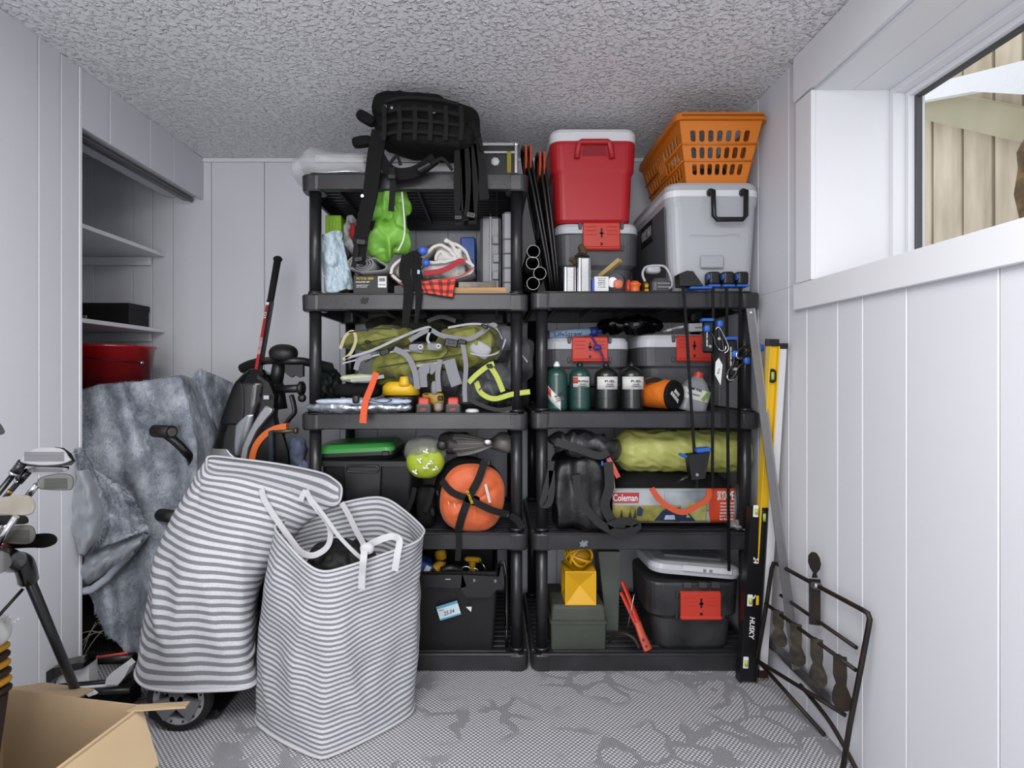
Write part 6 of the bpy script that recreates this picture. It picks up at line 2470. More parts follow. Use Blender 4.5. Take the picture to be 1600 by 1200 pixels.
def plushf(u, v, sd=0):
    px = lerp(interp(LEFX, v), interp(RIGX, v), u)
    py = lerp(interp(TOPY, u), interp(BOTY, u), v)
    Yb = 2.13 - .10 * v - .04 * (1 - u) + .16 * max(0, u - .82) / .18
    uu = u - .42 * v
    f = .026 * math.sin(uu * 15 + sd) * (.4 + .6 * v) + .007 * math.sin(uu * 33 + 3 * v + 1)
    f += .045 * fbm(Vector((uu * 4 + sd, v * 1.6, .5)), 2)
    Y = Yb + f
    p = P(px, py, Y)
    r = .0045 * fbm(Vector((p.x * 38, p.y * 38, p.z * 38)), 3)
    return p + Vector((r, -abs(r), r))


mb = MB()


def fall(u, v):
    if v < .18:                                  # the part running back over the chair top
        k = v / .18
        a = plushf(u, 0)
        back = Vector((a.x * 2.66 / a.y, 2.66, ZC + (a.z - ZC) * 2.66 / a.y - .05))
        p = back.lerp(a, k)
        p.z += .006 * math.sin(math.pi * k)
        return p
    return plushf(u, (v - .18) / .82)


mb.grid(fall, 200, 230, .006)
mb.build('main_fall', PLU, bl)
# right end drooping over the chair side
mb = MB()


def side(u, v):
    a = P(lerp(296, 362, u), 590 - 9 * math.sin(min(1, u * 2.2) * math.pi * .6) + 26 * max(0, u - .35), lerp(2.22, 2.42, u))
    b = P(lerp(330, 362, u), lerp(740, 720, u), lerp(2.22, 2.40, u))
    p = a.lerp(b, v)
    n = fbm(Vector((u * 3, v * 3, 9)), 3)
    return p + Vector((.01 * n, -.03 * n - .03 * math.sin(math.pi * u), .012 * math.sin(math.pi * u) * (1 - v)))


mb.grid(side, 70, 70, .006)
mb.build('side_fold', PLU, bl)
# turned-up corner at the lower left: satin side, plush border and point
mb = MB()


def satin(u, v):
    L_ = interp([(0, 124), (.25, 117), (.6, 113), (.85, 118), (1, 127)], v)
    Rr = interp([(0, 132), (.2, 150), (.5, 162), (.8, 155), (1, 130)], v)
    p = P(lerp(L_, Rr, u), lerp(735, 866, v), 1.935 - .05 * math.sin(math.pi * u) - .01)
    n = fbm(Vector((u * 2, v * 4, 4)), 2)
    return p + Vector((0, .03 * n, 0))


mb.grid(satin, 30, 50, .006)
mb.build('satin_fold', PLD, bl)
mb = MB()


def border(u, v):
    c = catmull([Vector(q) for q in ((124, 700, 0), (142, 745, 0), (162, 790, 0), (158, 830, 0), (134, 865, 0))], 8)
    f = v * (len(c) - 1)
    i = min(int(f), len(c) - 2)
    q = c[i].lerp(c[i + 1], f - i)
    th = 2 * math.pi * u
    Pq = P(q.x, q.y, 1.935)
    r = .020 * (1 - .5 * abs(2 * v - 1) ** 3)
    n = fbm(Vector((u * 6, v * 20, 2)), 2)
    return Pq + Vector((math.cos(th) * (r + .006 * n), math.sin(th) * (r + .006 * n), 0))


mb.grid(border, 20, 90, 0, True)
mb.build('plush_border', PLU, bl)
mb = MB()


def tri(u, v):
    top = Vector((lerp(130, 205, u), lerp(722, 770, u), 0))
    bot = Vector((lerp(150, 232, u), lerp(858, 828, u), 0))
    q = top.lerp(bot, v)
    Y = 1.975 - .04 * math.sin(math.pi * u) + .03 * fbm(Vector((u * 3, v * 3, 7)), 3)
    p = P(q.x, q.y, Y)
    r = .0045 * fbm(p * 38, 3)
    return p + Vector((r, -abs(r), r))


mb.grid(tri, 80, 80, .006)
mb.build('plush_corner', PLU, bl)
mb = MB()


def sat2(u, v):
    top = Vector((lerp(124, 230, u), lerp(866, 832, u), 0))
    bot = Vector((lerp(118, 205, u), lerp(925, 868, u), 0))
    q = top.lerp(bot, v)
    Y = 2.0 - .05 * math.sin(math.pi * v) + .04 * fbm(Vector((u * 4, v * 2, 3)), 2)
    return P(q.x, q.y, Y)


mb.grid(sat2, 40, 24, .006)
mb.build('satin_underside', PLD, bl)
mb = MB()
c = [P(118, 925, 1.98), P(140, 922, 1.97), P(165, 905, 1.97), P(190, 880, 1.98), P(206, 862, 1.99), P(230, 832, 1.99)]
cc = catmull(c, 8)
mb.tube([q + Vector((0, 0, .004 * noise.noise(q * 40))) for q in cc], [.014] * len(cc), 12)
mb.build('plush_hem', PLU, bl)
# the pile: short strands standing on the plush surfaces
def pile(fn_, n, seed, L=.013, u0=0, u1=1, v0=0, v1=1, name='pile', mat=None, sgn=-1):
    rd = random.Random(seed)
    V_, F_ = [], []
    for _ in range(n):
        u, v = rd.uniform(u0, u1), rd.uniform(v0, v1)
        p = fn_(u, v)
        a_ = fn_(min(u + .012, 1), v) - fn_(max(u - .012, 0), v)
        b_ = fn_(u, min(v + .012, 1)) - fn_(u, max(v - .012, 0))
        nn = a_.cross(b_)
        if nn.length < 1e-9:
            continue
        nn.normalize()
        if nn.y > 0:
            nn = -nn
        cl = noise.noise(p * 30)
        d = (nn * .75 + Vector((.5 * cl + rd.uniform(-.35, .35), -.1, -.55 + .5 * noise.noise(p * 22 + Vector((5, 5, 5))) + rd.uniform(-.3, .3)))).normalized()
        w_ = d.cross(nn)
        w_ = (w_.normalized() if w_.length > 1e-5 else Vector((1, 0, 0))) * rd.uniform(.0012, .002)
        k = len(V_)
        q = p + nn * .001
        V_ += [q - w_, q + w_, q + d * L * rd.uniform(.6, 1.2)]
        F_.append((k, k + 1, k + 2))
    mb = MB()
    mb.add(V_, F_)
    o = mb.build(name, mat or PLU, bl)
    o['kind'] = 'stuff'
    return o


pile(fall, 46000, 1, v0=.1)
pile(side, 7000, 2)
pile(tri, 9000, 3)
pile(border, 4000, 4)
# pale dry stems showing in the dark under the blanket
t = thing('dried_stems', 'thin pale dry stems in the dark gap under the blanket', 'stems', P(140, 1020, 2.15))
for k, (a, b, c_, d) in enumerate(((128, 1010, 158, 968), (124, 1004, 165, 985), (130, 1018, 150, 972), (126, 990, 160, 990), (132, 1022, 168, 978))):
    mb = MB()
    mb.tube(catmull([P(a, b, 2.06), P((a + c_) / 2, (b + d) / 2 - 4, 2.06), P(c_, d, 2.07)], 4), .0016, 5)
    mb.build('stem', M('pale_straw', 'b8b4a0', .7), t)

# ------------------------------------------------------------------ hockey stick
t = thing('hockey_stick', 'black gripped stick with red and white graphics standing behind the exercise bike', 'hockey stick', P(400, 600, 2.42))
a, b = P(434, 405, 2.56), P(404, 578, 2.350)
c_ = a.lerp(b, .40)
low = b + (b - a).normalized() * .62
mb = MB()
bar3(mb, c_, low, .022, .030, (1, 0, 0))
mb.build('shaft', M('black_shaft', '1a1a1c', .3), t)
mb = MB()
mb.cyl(a + Vector((0, 0, .0)), c_, .0165, .0145, 14)
mb.sphere(a, (.021, .021, .016), 14, 10)
mb.build('grip', M('black_grip_tape', '1c1c1d', .85, bump=(120, 1, .003)), t)
ax = (b - c_).normalized()
dn = Vector((-.004, -.0165, 0))
for f0, f1, mt, nm in ((.03, .08, INKW, 'white_graphic'), (.08, .48, M('dark_red_graphic', '9c2a2c', .4), 'red_graphic'), (.48, .68, M('bright_red_graphic', 'b51f2a', .4), 'red_graphic'), (.68, .98, M('silver_red_graphic', 'c9b2b0', .4, var=(40, 'a02c30', .8)), 'silver_graphic'), (.98, 1.25, MATS['bright_red_graphic'], 'red_graphic')):
    mb = MB()
    p0, p1 = c_.lerp(b, f0 * .8), c_.lerp(b, f1 * .8)
    bar3(mb, p0 + dn, p1 + dn, .013, .003, (1, 0, 0))
    mb.build(nm, mt, t)
text('PRO', .05, .010, INKW, t, c_.lerp(b, .25) + dn * 1.15, rot=(90, -80, 0))
mb = MB()
mb.box(low + Vector((-.06, 0, -.03)), (.24, .02, .06), R3(0, 18, 0), bev=.004)
mb.build('blade', BLK, t)

# ------------------------------------------------------------------ exercise bike
GB = M('bike_gloss_black', '19191b', .22, coat=.3)
GM_ = M('bike_metal_black', '242427', .4)
SV = M('bike_silver', '9c9da0', .35, .5)
eb = thing('exercise_bike', 'black upright exercise bike with an orange ringed flywheel behind the striped hampers', 'exercise bike', P(400, 1040, 2.2))
# shroud
mb = MB()


def shroud(u, v):
    L_ = interp([(0, 386), (.04, 376), (.12, 367), (.35, 352), (.7, 334), (1, 322)], v)
    Rr = interp([(0, 404), (.04, 414), (.12, 421), (.35, 418), (.7, 404), (1, 392)], v)
    py = lerp(577, 735, v)
    cx, hw = (L_ + Rr) / 2, (Rr - L_) / 2
    th = -2 * math.pi * u
    ex = 2 / 3.0
    cu = math.copysign(abs(math.cos(th)) ** ex, math.cos(th))
    su = math.copysign(abs(math.sin(th)) ** ex, math.sin(th))
    w_ = hw * 2.2 / F
    return Vector((X_(cx, 2.2) + w_ * cu, 2.24 + .085 * su * min(1, .3 + v * 5), Z_(py, 2.2)))


mb.grid(shroud, 48, 40, 0, True)
mb.sphere(P(395, 579, 2.24), (.012, .03, .008), 12, 8)
mb.build('shroud', GB, eb)
# lower shroud down behind the hampers
mb = MB()
secs = []
for py, l, r in ((733, 322, 395), (800, 312, 420), (900, 305, 440), (985, 310, 440)):
    x0, x1 = X_(l, 2.2), X_(r, 2.2)
    secs.append([Vector(((x0 + x1) / 2 + a, 2.24 + b, Z_(py, 2.2))) for a, b in rrect(x1 - x0, .16, .04)])
mb.loft(secs)
mb.build('lower_shroud', GB, eb)


def shroud_at(px, py, off):
    v = (py - 577) / (735 - 577)
    L_ = interp([(0, 386), (.04, 376), (.12, 367), (.35, 352), (.7, 334), (1, 322)], v)
    Rr = interp([(0, 404), (.04, 414), (.12, 421), (.35, 418), (.7, 404), (1, 392)], v)
    xn = (px - (L_ + Rr) / 2) / ((Rr - L_) / 2)
    y = 2.24 - .085 * max(0, 1 - abs(xn) ** 3) ** (1 / 3) - off
    return P(px, py, 2.2) + Vector((0, y - 2.2, 0))


def patch(name, rows, mat, off, th=.008, nu=10, nv=20):
    """rows: (py, left px, right px) of a panel lying on the shroud"""
    lt, rt = [(q[0], q[1]) for q in rows], [(q[0], q[2]) for q in rows]
    y0, y1 = rows[0][0], rows[-1][0]
    mb = MB()
    mb.grid(lambda u, v: shroud_at(lerp(interp(lt, lerp(y0, y1, v)), interp(rt, lerp(y0, y1, v)), u), lerp(y0, y1, v), off), nu, nv, -th)
    return mb.build(name, mat, eb)


patch('left_recess', [(596, 376, 384), (610, 366, 389), (640, 355, 390), (655, 349, 388), (662, 349, 384)], M('bike_satin_black', '0c0c0d', .5), .003, .003)
patch('chrome_insert', [(646, 396, 403), (655, 384, 403), (664, 376, 401), (690, 374, 397), (704, 375, 392), (711, 379, 386)], M('bike_chrome_grey', '8f9197', .22, .8), .004, .004)
patch('silver_skirt', [(699, 338, 364), (704, 332, 368), (712, 326, 376), (722, 323, 392), (734, 322, 396)], SV, .006, .005)
mb = MB()
arc_l = [(634, 418), (645, 409), (660, 400), (680, 390), (700, 382), (735, 376)]
arc_r = [(634, 420), (640, 431), (655, 418), (672, 404), (700, 391), (735, 385)]
mb.grid(lambda u, v: P(lerp(interp(arc_l, lerp(634, 735, v)), interp(arc_r, lerp(634, 735, v)), u), lerp(634, 735, v), 2.135), 6, 20, .02)
mb.build('silver_arc', SV, eb)
# dark body right of the shroud + flywheel
mb = MB()
mb.plate([P(a, b, 2.225) for a, b in ((410, 585), (428, 598), (436, 618), (434, 650), (438, 668), (440, 700), (452, 740), (440, 800), (395, 800), (392, 690), (408, 650))], .05)
mb.build('frame_cover', GM_, eb)
fc = P(449, 722, 2.118)
mb = MB()
arc = [math.radians(92 + 120 * i / 24) for i in range(25)]
mb.loft([[fc + Vector((r * math.cos(a), y, r * math.sin(a))) for r, y in ((.128, 0), (.152, 0), (.152, .03), (.128, .03))] for a in arc])
mb.build('orange_ring', M('bike_orange', 'cf6424', .4), eb)
mb = MB()
mb.plate([P(a, b, 2.145) for a, b in ((400, 760), (399, 722), (404, 700), (414, 682), (428, 671), (440, 668), (446, 684), (452, 705), (458, 760))], .02)
mb.build('flywheel', M('bike_flywheel_black', '131314', .35), eb)
mb = MB()
mb.box(P(424, 705, 2.11), (.018, .02, .16), bev=.003)
mb.build('brake_bracket', M('blued_steel', '3a4650', .35, .6), eb)
mb = MB()
mb.cyl(P(426, 675, 2.12), P(460, 673, 2.12), .008, n=12)
mb.cyl(P(460, 673, 2.12), P(465, 673, 2.12), .0125, n=8)
mb.build('brake_bolt', M('olive_bolt', '5a5642', .4, .6), eb)
# post, handlebar, console
mb = MB()
mb.cyl(P(430, 605, 2.25), P(438, 560, 2.24), .027, n=20)
mb.cyl(P(436, 640, 2.25), P(430, 600, 2.25), .034, n=20)
mb.build('handlebar_post', GM_, eb)
mb = MB()
mb.tube(catmull([P(380, 575, 2.44), P(395, 568, 2.42), P(415, 564, 2.34), P(432, 563, 2.22), P(452, 564, 2.18), P(475, 565, 2.2), P(500, 572, 2.24)], 6), .0165, 12)
mb.build('handlebar', GM_, eb)
for pix in ([(379, 576, 2.45), (390, 571, 2.43), (404, 567, 2.40)], [(490, 568, 2.22), (503, 572, 2.24), (516, 575, 2.27)]):
    mb = MB()
    mb.tube(catmull([P(*q) for q in pix], 5), .023, 12)
    mb.build('hand_grip', M('foam_grip', '1d1d1e', .85), eb)
mb = MB()
mb.soft(P(443, 552, 2.2), (.056, .05, .036), e=2.3, amp=0, nu=32, nv=16, R=R3(15, 5, 0))
mb.build('console', M('console_black', '1e1e20', .5), eb)
mb = MB()
mb.plate([P(a, b, 2.17) for a, b in ((448, 570), (476, 570), (476, 588), (470, 590), (464, 586), (458, 590), (452, 586), (448, 582))], .02)
mb.build('bottle_bracket', BLK, eb)
mb = MB()
mb.cyl(P(434, 608, 2.2), P(468, 607, 2.16), .0165, n=16)
mb.build('adjust_sleeve', GM_, eb)
mb = MB()
mb.lathe([(.022, 0), (.030, .006), (.030, .016), (.018, .022), (.001, .022)], P(467, 607, 2.16), (1, -.1, 0), 10)
mb.soft(P(472, 622, 2.16), (.016, .014, .016), amp=0, nu=14, nv=10)
mb.build('adjust_knob', BLK, eb)
mb = MB()
mb.tube(catmull([P(455, 617, 2.2), P(459, 632, 2.2), P(460, 645, 2.2), P(452, 655, 2.2), P(443, 670, 2.2), P(440, 690, 2.2)], 4), .011, 8, flat=.6)
mb.build('side_arm', GM_, eb)
mb = MB()
mb.box(P(416, 621, 2.15), (.022, .003, .016), bev=.001)
mb.build('rating_sticker', LG, eb)
# seat stem with foam roller at the left (leg support)
mb = MB()
mb.tube(catmull([P(258, 678, 2.02), P(272, 688, 2.03), P(290, 706, 2.05), P(300, 722, 2.08), P(302, 760, 2.12), P(300, 800, 2.16), P(310, 870, 2.18)], 6), .0165, 12)
mb.build('crank_tube', GB, eb)
for a, b, yy in ((256, 674, 2.02), (264, 806, 2.05)):
    mb = MB()
    c0 = P(a, b, yy)
    mb.cyl(c0 + Vector((-.042, .015, .0)), c0 + Vector((.042, -.02, 0)), .024, n=24)
    rl = mb.build('roller', M('roller_rubber', '232324', .6), eb)
    mb = MB()
    mb.cyl(c0 + Vector((.042, -.02, 0)), c0 + Vector((.045, -.0215, 0)), .016, n=20)
    mb.build('roller_cap', STEEL, rl)
mb = MB()
mb.cyl(P(285, 806, 2.07), P(330, 806, 2.2), .012, n=12)
mb.build('roller_axle', GM_, eb)
for y in (2.03, 2.42):
    mb = MB()
    mb.box((X_(380, 2.2), y + .03, .03), (.5, .06, .05), bev=.012)
    mb.build('foot_bar', GM_, eb)
mb = MB()
mb.box((X_(375, 2.2), 2.25, .09), (.08, .42, .09), bev=.01)
mb.build('base_beam', GM_, eb)
mb = MB()
mb.soft(P(462, 706, 2.3), (.045, .06, .06), e=2.3, amp=.02, freq=14, seed=9, nu=40, nv=30, ridge=.012)
mb.soft(P(470, 760, 2.3), (.05, .06, .12), e=2.3, amp=.02, freq=14, seed=10, nu=40, nv=30, ridge=.012)
tag(mb.build('pale_blue_cloth', M('slate_blue_cloth', '76809a', .7, bump=(14, .8, .008))), 'slate blue crumpled cloth between the exercise bike and the left shelving post', 'cloth')
mb = MB()
mb.box((X_(466, 2.3), 2.32, .26), (.10, .14, .52), bev=.01)
tag(mb.build('dark_box', M('dark_box_card', '202022', .7)), 'tall dark box under the slate blue cloth beside the left shelving unit', 'box')


# ------------------------------------------------------------------ striped fabric hampers
def stripe_mat(name, dark='77797f', light='c6c7cc', n=1.0):
    m = bpy.data.materials.new(name)
    m.use_nodes = True
    nt = m.node_tree
    N, L = nt.nodes.new, nt.links.new
    b = nt.nodes['Principled BSDF']
    b.inputs['Roughness'].default_value = .8
    tc = N('ShaderNodeTexCoord')
    sx = N('ShaderNodeSeparateXYZ')
    L(tc.outputs['UV'], sx.inputs[0])
    fr = N('ShaderNodeMath')
    fr.operation = 'FRACT'
    L(sx.outputs[1], fr.inputs[0])
    r = N('ShaderNodeValToRGB')
    e = r.color_ramp.elements
    e[0].position, e[0].color = 0, lin(light)
    e[1].position, e[1].color = .47, lin(light)
    for p, c in ((.52, dark), (.95, dark), (1.0, light)):
        q = e.new(p)
        q.color = lin(c)
    L(fr.outputs[0], r.inputs[0])
    no = N('ShaderNodeTexNoise')
    no.inputs['Scale'].default_value = 180
    L(tc.outputs['Object'], no.inputs['Vector'])
    mx = N('ShaderNodeMix')
    mx.data_type = 'RGBA'
    mx.blend_type = 'MULTIPLY'
    mx.inputs[0].default_value = .35
    L(r.outputs[0], mx.inputs[6])
    L(no.outputs['Fac'], mx.inputs[7])
    L(mx.outputs[2], b.inputs['Base Color'])
    bp_ = N('ShaderNodeBump')
    bp_.inputs['Strength'].default_value = .3
    bp_.inputs['Distance'].default_value = .001
    L(no.outputs['Fac'], bp_.inputs['Height'])
    L(bp_.outputs[0], b.inputs['Normal'])
    return m


WTAPE = M('white_cotton_tape', 'c2c2c6', .8, bump=(300, .4))
STR = stripe_mat('grey_white_stripes')


def resample(pts, n):
    c = catmull(pts, 12, closed=True)
    c.append(c[0])
    d = [0]
    for a, b in zip(c, c[1:]):
        d.append(d[-1] + (b - a).length)
    out = []
    j = 0
    for i in range(n):
        s_ = d[-1] * i / n
        while d[j + 1] < s_:
            j += 1
        out.append(c[j].lerp(c[j + 1], (s_ - d[j]) / max(d[j + 1] - d[j], 1e-9)))
    return out


def hamper(name, label, rim, base, mid, nstr, amp, seed, crease=None, inner=True):
    """rim, base, mid: closed rings of points starting at the left and running along the FRONT first"""
    t = thing(name, label, 'laundry hamper', sum(base, Vector()) / len(base), 'striped fabric hampers')
    n = 96
    Rr, Bb, Mm = resample(rim, n), resample(base, n), resample(mid, n)

    def fn(u, v):
        i = int(round(u * n)) % n
        b, m_, r = Bb[i], Mm[i], Rr[i]
        p = b * (1 - v) ** 2 + m_ * 2 * v * (1 - v) * 1.0 + r * v * v
        # quadratic through control ring: pull mid to lie on the surface
        p = b.lerp(r, v) + (m_ - b.lerp(r, .5)) * (4 * v * (1 - v))
        q = Vector((p.x * 5 + seed, p.y * 5, p.z * 4))
        nn = amp * fbm(q, 3) + amp * .8 * (1 - 2 * abs(noise.noise(Vector((p.x * 7 + seed * 2, p.y * 7, p.z * 2.2 + p.x * 3)))) - .5)
        nn *= min(1, 6 * (1 - v)) * min(1, 6 * v)
        c = (Bb[0] + Bb[n // 2]) / 2
        d = Vector((p.x - c.x, p.y - c.y, 0))
        d = d.normalized() if d.length > 1e-6 else Vector()
        p = p + d * nn
        if crease:
            p = crease(p, u, v)
        return p

    def uvf(u, v):
        i = int(round(u * n)) % n
        wv = .28 * math.sin(u * 2 * math.pi * 2 + seed) * (1 - v)
        return (u, v * nstr + wv)
    mb = MB()
    mb.grid(fn, n, 90, 0, True, uvs=uvf)
    mb.build('fabric_wall', STR, t)
    if inner:
        mb = MB()

        def fin(u, v):
            p = fn(1 - u if u > 0 else 0, 1 - v * .55)
            c = sum(Rr, Vector()) / n
            k = .985
            return Vector((c.x + (p.x - c.x) * k, c.y + (p.y - c.y) * k, p.z + .001))
        mb.grid(fin, n, 40, 0, True, uvs=lambda u, v: (u, (1 - v * .55) * nstr))
        mb.build('fabric_lining', STR, t)
    mb = MB()
    mb.tube([fn(i / n, 1.0) for i in range(n)], .0042, 8, closed=True)
    mb.build('rim_piping', WTAPE, t)
    mb = MB()
    mb.tube([fn(i / n, .004) for i in range(n)], .005, 8, closed=True)
    mb.build('base_piping', WTAPE, t)
    mb = MB()
    cb_ = sum(Bb, Vector()) / n
    lift = .004 if inner else .085            # the leaning hamper sits on the cart, its hem hanging in front of the wheel
    mb.loft([[cb_.lerp(q, .93) + Vector((0, 0, lift + k)) for q in Bb] for k in (0, .006)])
    mb.build('bottom', WTAPE, t)
    return t, fn


def V3(a, b, Y):
    return P(a, b, Y)


# right hamper, open
rimA = [V3(430, 822, 1.80), V3(447, 848, 1.72), V3(478, 880, 1.665), V3(505, 893, 1.65), V3(540, 886, 1.66), V3(600, 866, 1.70), V3(648, 848, 1.76), V3(661, 835, 1.82), V3(660, 824, 1.87), V3(632, 798, 1.95), V3(604, 780, 1.99), V3(575, 778, 2.0), V3(520, 790, 1.98), V3(460, 808, 1.90)]
bz_ = .006


def ground_ring(xc, yc, w_, d_, r=.08, rot=0):
    # start at left, run along the front
    o = rrect(w_, d_, r, 3)
    o = [(x, y) for x, y in o]
    o.sort(key=lambda q: (math.atan2(-q[1], -q[0]) % (2 * math.pi)))
    R = math.radians(rot)
    return [Vector((xc + x * math.cos(R) - y * math.sin(R), yc + x * math.sin(R) + y * math.cos(R), bz_)) for x, y in o]


def start_left(ring):
    k = min(range(len(ring)), key=lambda i: ring[i].x)
    ring = ring[k:] + ring[:k]
    if ring[1].y > ring[-1].y:
        ring = [ring[0]] + ring[:0:-1]
    return ring


baseA = [Vector((x, y, bz_)) for x, y in ((-.80, 1.84), (-.775, 1.775), (-.66, 1.69), (-.535, 1.625), (-.49, 1.63), (-.40, 1.70), (-.30, 1.80), (-.275, 1.86), (-.30, 1.94), (-.38, 1.99), (-.52, 2.03), (-.68, 2.02), (-.77, 1.95))]
midA = [Vector((x, y, z)) for x, y, z in ((-.775, 1.83, .335), (-.75, 1.765, .325), (-.65, 1.69, .30), (-.535, 1.64, .275), (-.48, 1.645, .275), (-.39, 1.71, .295), (-.285, 1.80, .325), (-.26, 1.865, .335), (-.285, 1.94, .345), (-.37, 1.98, .35), (-.52, 2.01, .35), (-.66, 1.99, .35), (-.745, 1.93, .345))]
hA, fA = hamper('striped_hamper', 'right hand grey and white striped fabric hamper, open, with clothes showing inside', rimA, baseA, midA, 36, .020, 3)
mb = MB()
mb.soft(P(535, 868, 1.84) + Vector((0, 0, -.02)), (.115, .10, .07), e=2.2, amp=.03, freq=10, seed=161, nu=60, nv=36, ridge=.02)
tag(mb.build('black_garment', M('black_jersey', '141416', .7, bump=(18, .8, .008))), 'black crumpled garment inside the open striped hamper', 'garment')


def tape(par, pix, w_=.019, nrm=(0, -1, .3), name='handle'):
    mb = MB()
    mb.ribbon([P(*q) for q in pix], w_, .003, nrm)
    return mb.build(name, WTAPE, par)


tape(hA, [(534, 786, 1.972), (545, 805, 1.93), (556, 828, 1.86), (566, 846, 1.78), (571, 858, 1.72)])
tape(hA, [(565, 920, 1.640), (566, 898, 1.638), (568, 874, 1.630), (572, 856, 1.66), (590, 845, 1.70), (612, 838, 1.72), (624, 844, 1.70), (621, 866, 1.678), (617, 892, 1.672)], .021)
mb = MB()
mb.soft(P(573, 857, 1.66), (.022, .014, .018), amp=.004, nu=20, nv=14)
mb.build('handle_knot', WTAPE, hA)

# left hamper, flattened mouth, leaning back
rimB = [V3(323, 722, 1.90), V3(330, 738, 1.865), V3(380, 745, 1.87), V3(450, 765, 1.90), V3(520, 790, 1.955), V3(534, 764, 2.0), V3(520, 748, 2.025), V3(498, 738, 2.02), V3(440, 726, 1.97), V3(380, 718, 1.94), V3(330, 713, 1.92)]
baseB = [V3(212, 1048, 1.80), V3(222, 1072, 1.76), V3(262, 1081, 1.72), V3(330, 1081, 1.72), V3(382, 1077, 1.74), V3(402, 1066, 1.79), V3(405, 1045, 1.87), V3(400, 1020, 1.97), V3(330, 1012, 2.0), V3(240, 1018, 1.96)]
midB = [V3(246, 862, 1.84), V3(262, 880, 1.77), V3(300, 895, 1.73), V3(350, 900, 1.74), V3(394, 902, 1.79), V3(414, 898, 1.87), V3(424, 882, 1.94), V3(420, 870, 1.99), V3(340, 862, 2.0), V3(270, 858, 1.94)]


hB, fB = hamper('striped_hamper', 'left hand grey and white striped fabric hamper, leaning, its mouth folded shut', rimB, baseB, midB, 27, .024, 8, inner=False)
mb = MB()
mb.grid(lambda u, v: (fB(.02 + .46 * u, 1).lerp(fB((1 - (.02 + .46 * u)) % 1, 1), v)) + Vector((0, 0, -.004)), 30, 6, .003, uvs=lambda u, v: (u, v * 3))
mb.build('folded_mouth', STR, hB)
tape(hB, [(409, 764, 1.855), (412, 778, 1.845), (422, 796, 1.835), (438, 820, 1.80), (456, 845, 1.76), (470, 862, 1.74), (488, 868, 1.735), (508, 858, 1.76), (516, 842, 1.80), (514, 820, 1.85), (500, 800, 1.86), (486, 782, 1.87), (478, 766, 1.90)], .019)
tape(hB, [(478, 766, 1.895), (473, 774, 1.885), (470, 783, 1.88)], .019)
tape(hB, [(480, 770, 1.89), (510, 810, 1.83), (530, 838, 1.78), (555, 864, 1.72), (568, 874, 1.66)], .012)

# ------------------------------------------------------------------ push cart under the left hamper
CRT = M('cart_white_plastic', 'c9cacd', .35)
pc = thing('push_cart', 'black and white folded push cart lying under the left hamper', 'push cart', P(200, 1100, 1.85))
wc = P(283, 1085, 1.765)
wc.z = .105
mb = MB()
q = Vector((0, 1, 0))
prof = [(.085, -.018), (.100, -.018), (.105, -.010), (.105, .010), (.100, .018), (.085, .018), (.082, 0), (.085, -.018)]
n = 48
mb.loft([[wc + Vector((r * math.cos(2 * math.pi * i / n), y, r * math.sin(2 * math.pi * i / n))) for i in range(n)] for r, y in prof], False, True, True)
mb.build('tyre', BLK2, pc)
mb = MB()
prof = [(.064, -.014), (.084, -.014), (.084, .012), (.064, .012), (.064, -.014)]
mb.loft([[wc + Vector((r * math.cos(2 * math.pi * i / n), y, r * math.sin(2 * math.pi * i / n))) for i in range(n)] for r, y in prof], False)
rm_ = mb.build('rim', M('wheel_silver', 'b5b6ba', .35, .3), pc)
for k in range(12):
    a = math.pi * 2 * k / 12 + .2
    mb = MB()
    c = wc + Vector((.074 * math.cos(a), -.014, .074 * math.sin(a)))
    mb.cyl(c, c + Vector((0, -.003, 0)), .0035, n=8)
    mb.build('bolt', BLK, rm_)
for k in range(3):
    a = math.radians(90 + 120 * k)
    d = Vector((math.cos(a), 0, math.sin(a)))
    s_ = Vector((-d.z, 0, d.x))
    mb = MB()
    mb.plate([wc + Vector((0, -.012, 0)) + d * a_ + s_ * b_ for a_, b_ in ((.0, -.02), (.068, -.034), (.068, .034), (0, .02))], .016)
    mb.build('spoke', M('spoke_grey', '6f7074', .4), pc)
mb = MB()
mb.cyl(wc + Vector((0, -.02, 0)), wc + Vector((0, .02, 0)), .028, n=20)
mb.build('hub', BLK, pc)
mb = MB()
c = P(120, 1052, 1.95)
prof = [Vector(q) for q in ((72, 1065, 0), (80, 1045, 0), (102, 1030, 0), (138, 1022, 0), (152, 1021, 0), (150, 1030, 0), (125, 1036, 0), (105, 1046, 0), (96, 1062, 0), (95, 1075, 0), (74, 1078, 0))]
mb.plate([P(a.x, a.y, 1.86) for a in prof], .06)
mb.build('wheel_guard', GB, pc)
mb = MB()
mb.plate([P(a, b, 1.87) for a, b in ((98, 1068), (104, 1050), (118, 1036), (152, 1024), (153, 1062), (128, 1066), (98, 1072))], .04)
mb.build('white_fairing', CRT, pc)
mb = MB()
mb.plate([P(a, b, 1.80) for a, b in ((174, 1062), (176, 1052), (186, 1042), (198, 1034), (206, 1028), (212, 1034), (204, 1050), (194, 1062))], .03)
mb.build('white_arm', CRT, pc)
for pix, r in (([(150, 1030, 1.9), (210, 1028, 1.9)], .018), ([(92, 1072, 1.80), (196, 1063, 1.80)], .008), ([(118, 1082, 1.78), (205, 1078, 1.78)], .010), ([(196, 1063, 1.80), (215, 1050, 1.8), (250, 1060, 1.78)], .014), ([(215, 1050, 1.8), (283, 1079, 1.83)], .012)):
    mb = MB()
    mb.tube([P(*q) for q in pix], r, 10)
    mb.build('frame_tube', GM_, pc)
mb = MB()
mb.tube([P(103, 1076, 1.79), P(184, 1070, 1.79)], .005, 8)
mb.build('white_rod', CRT, pc)
mb = MB()
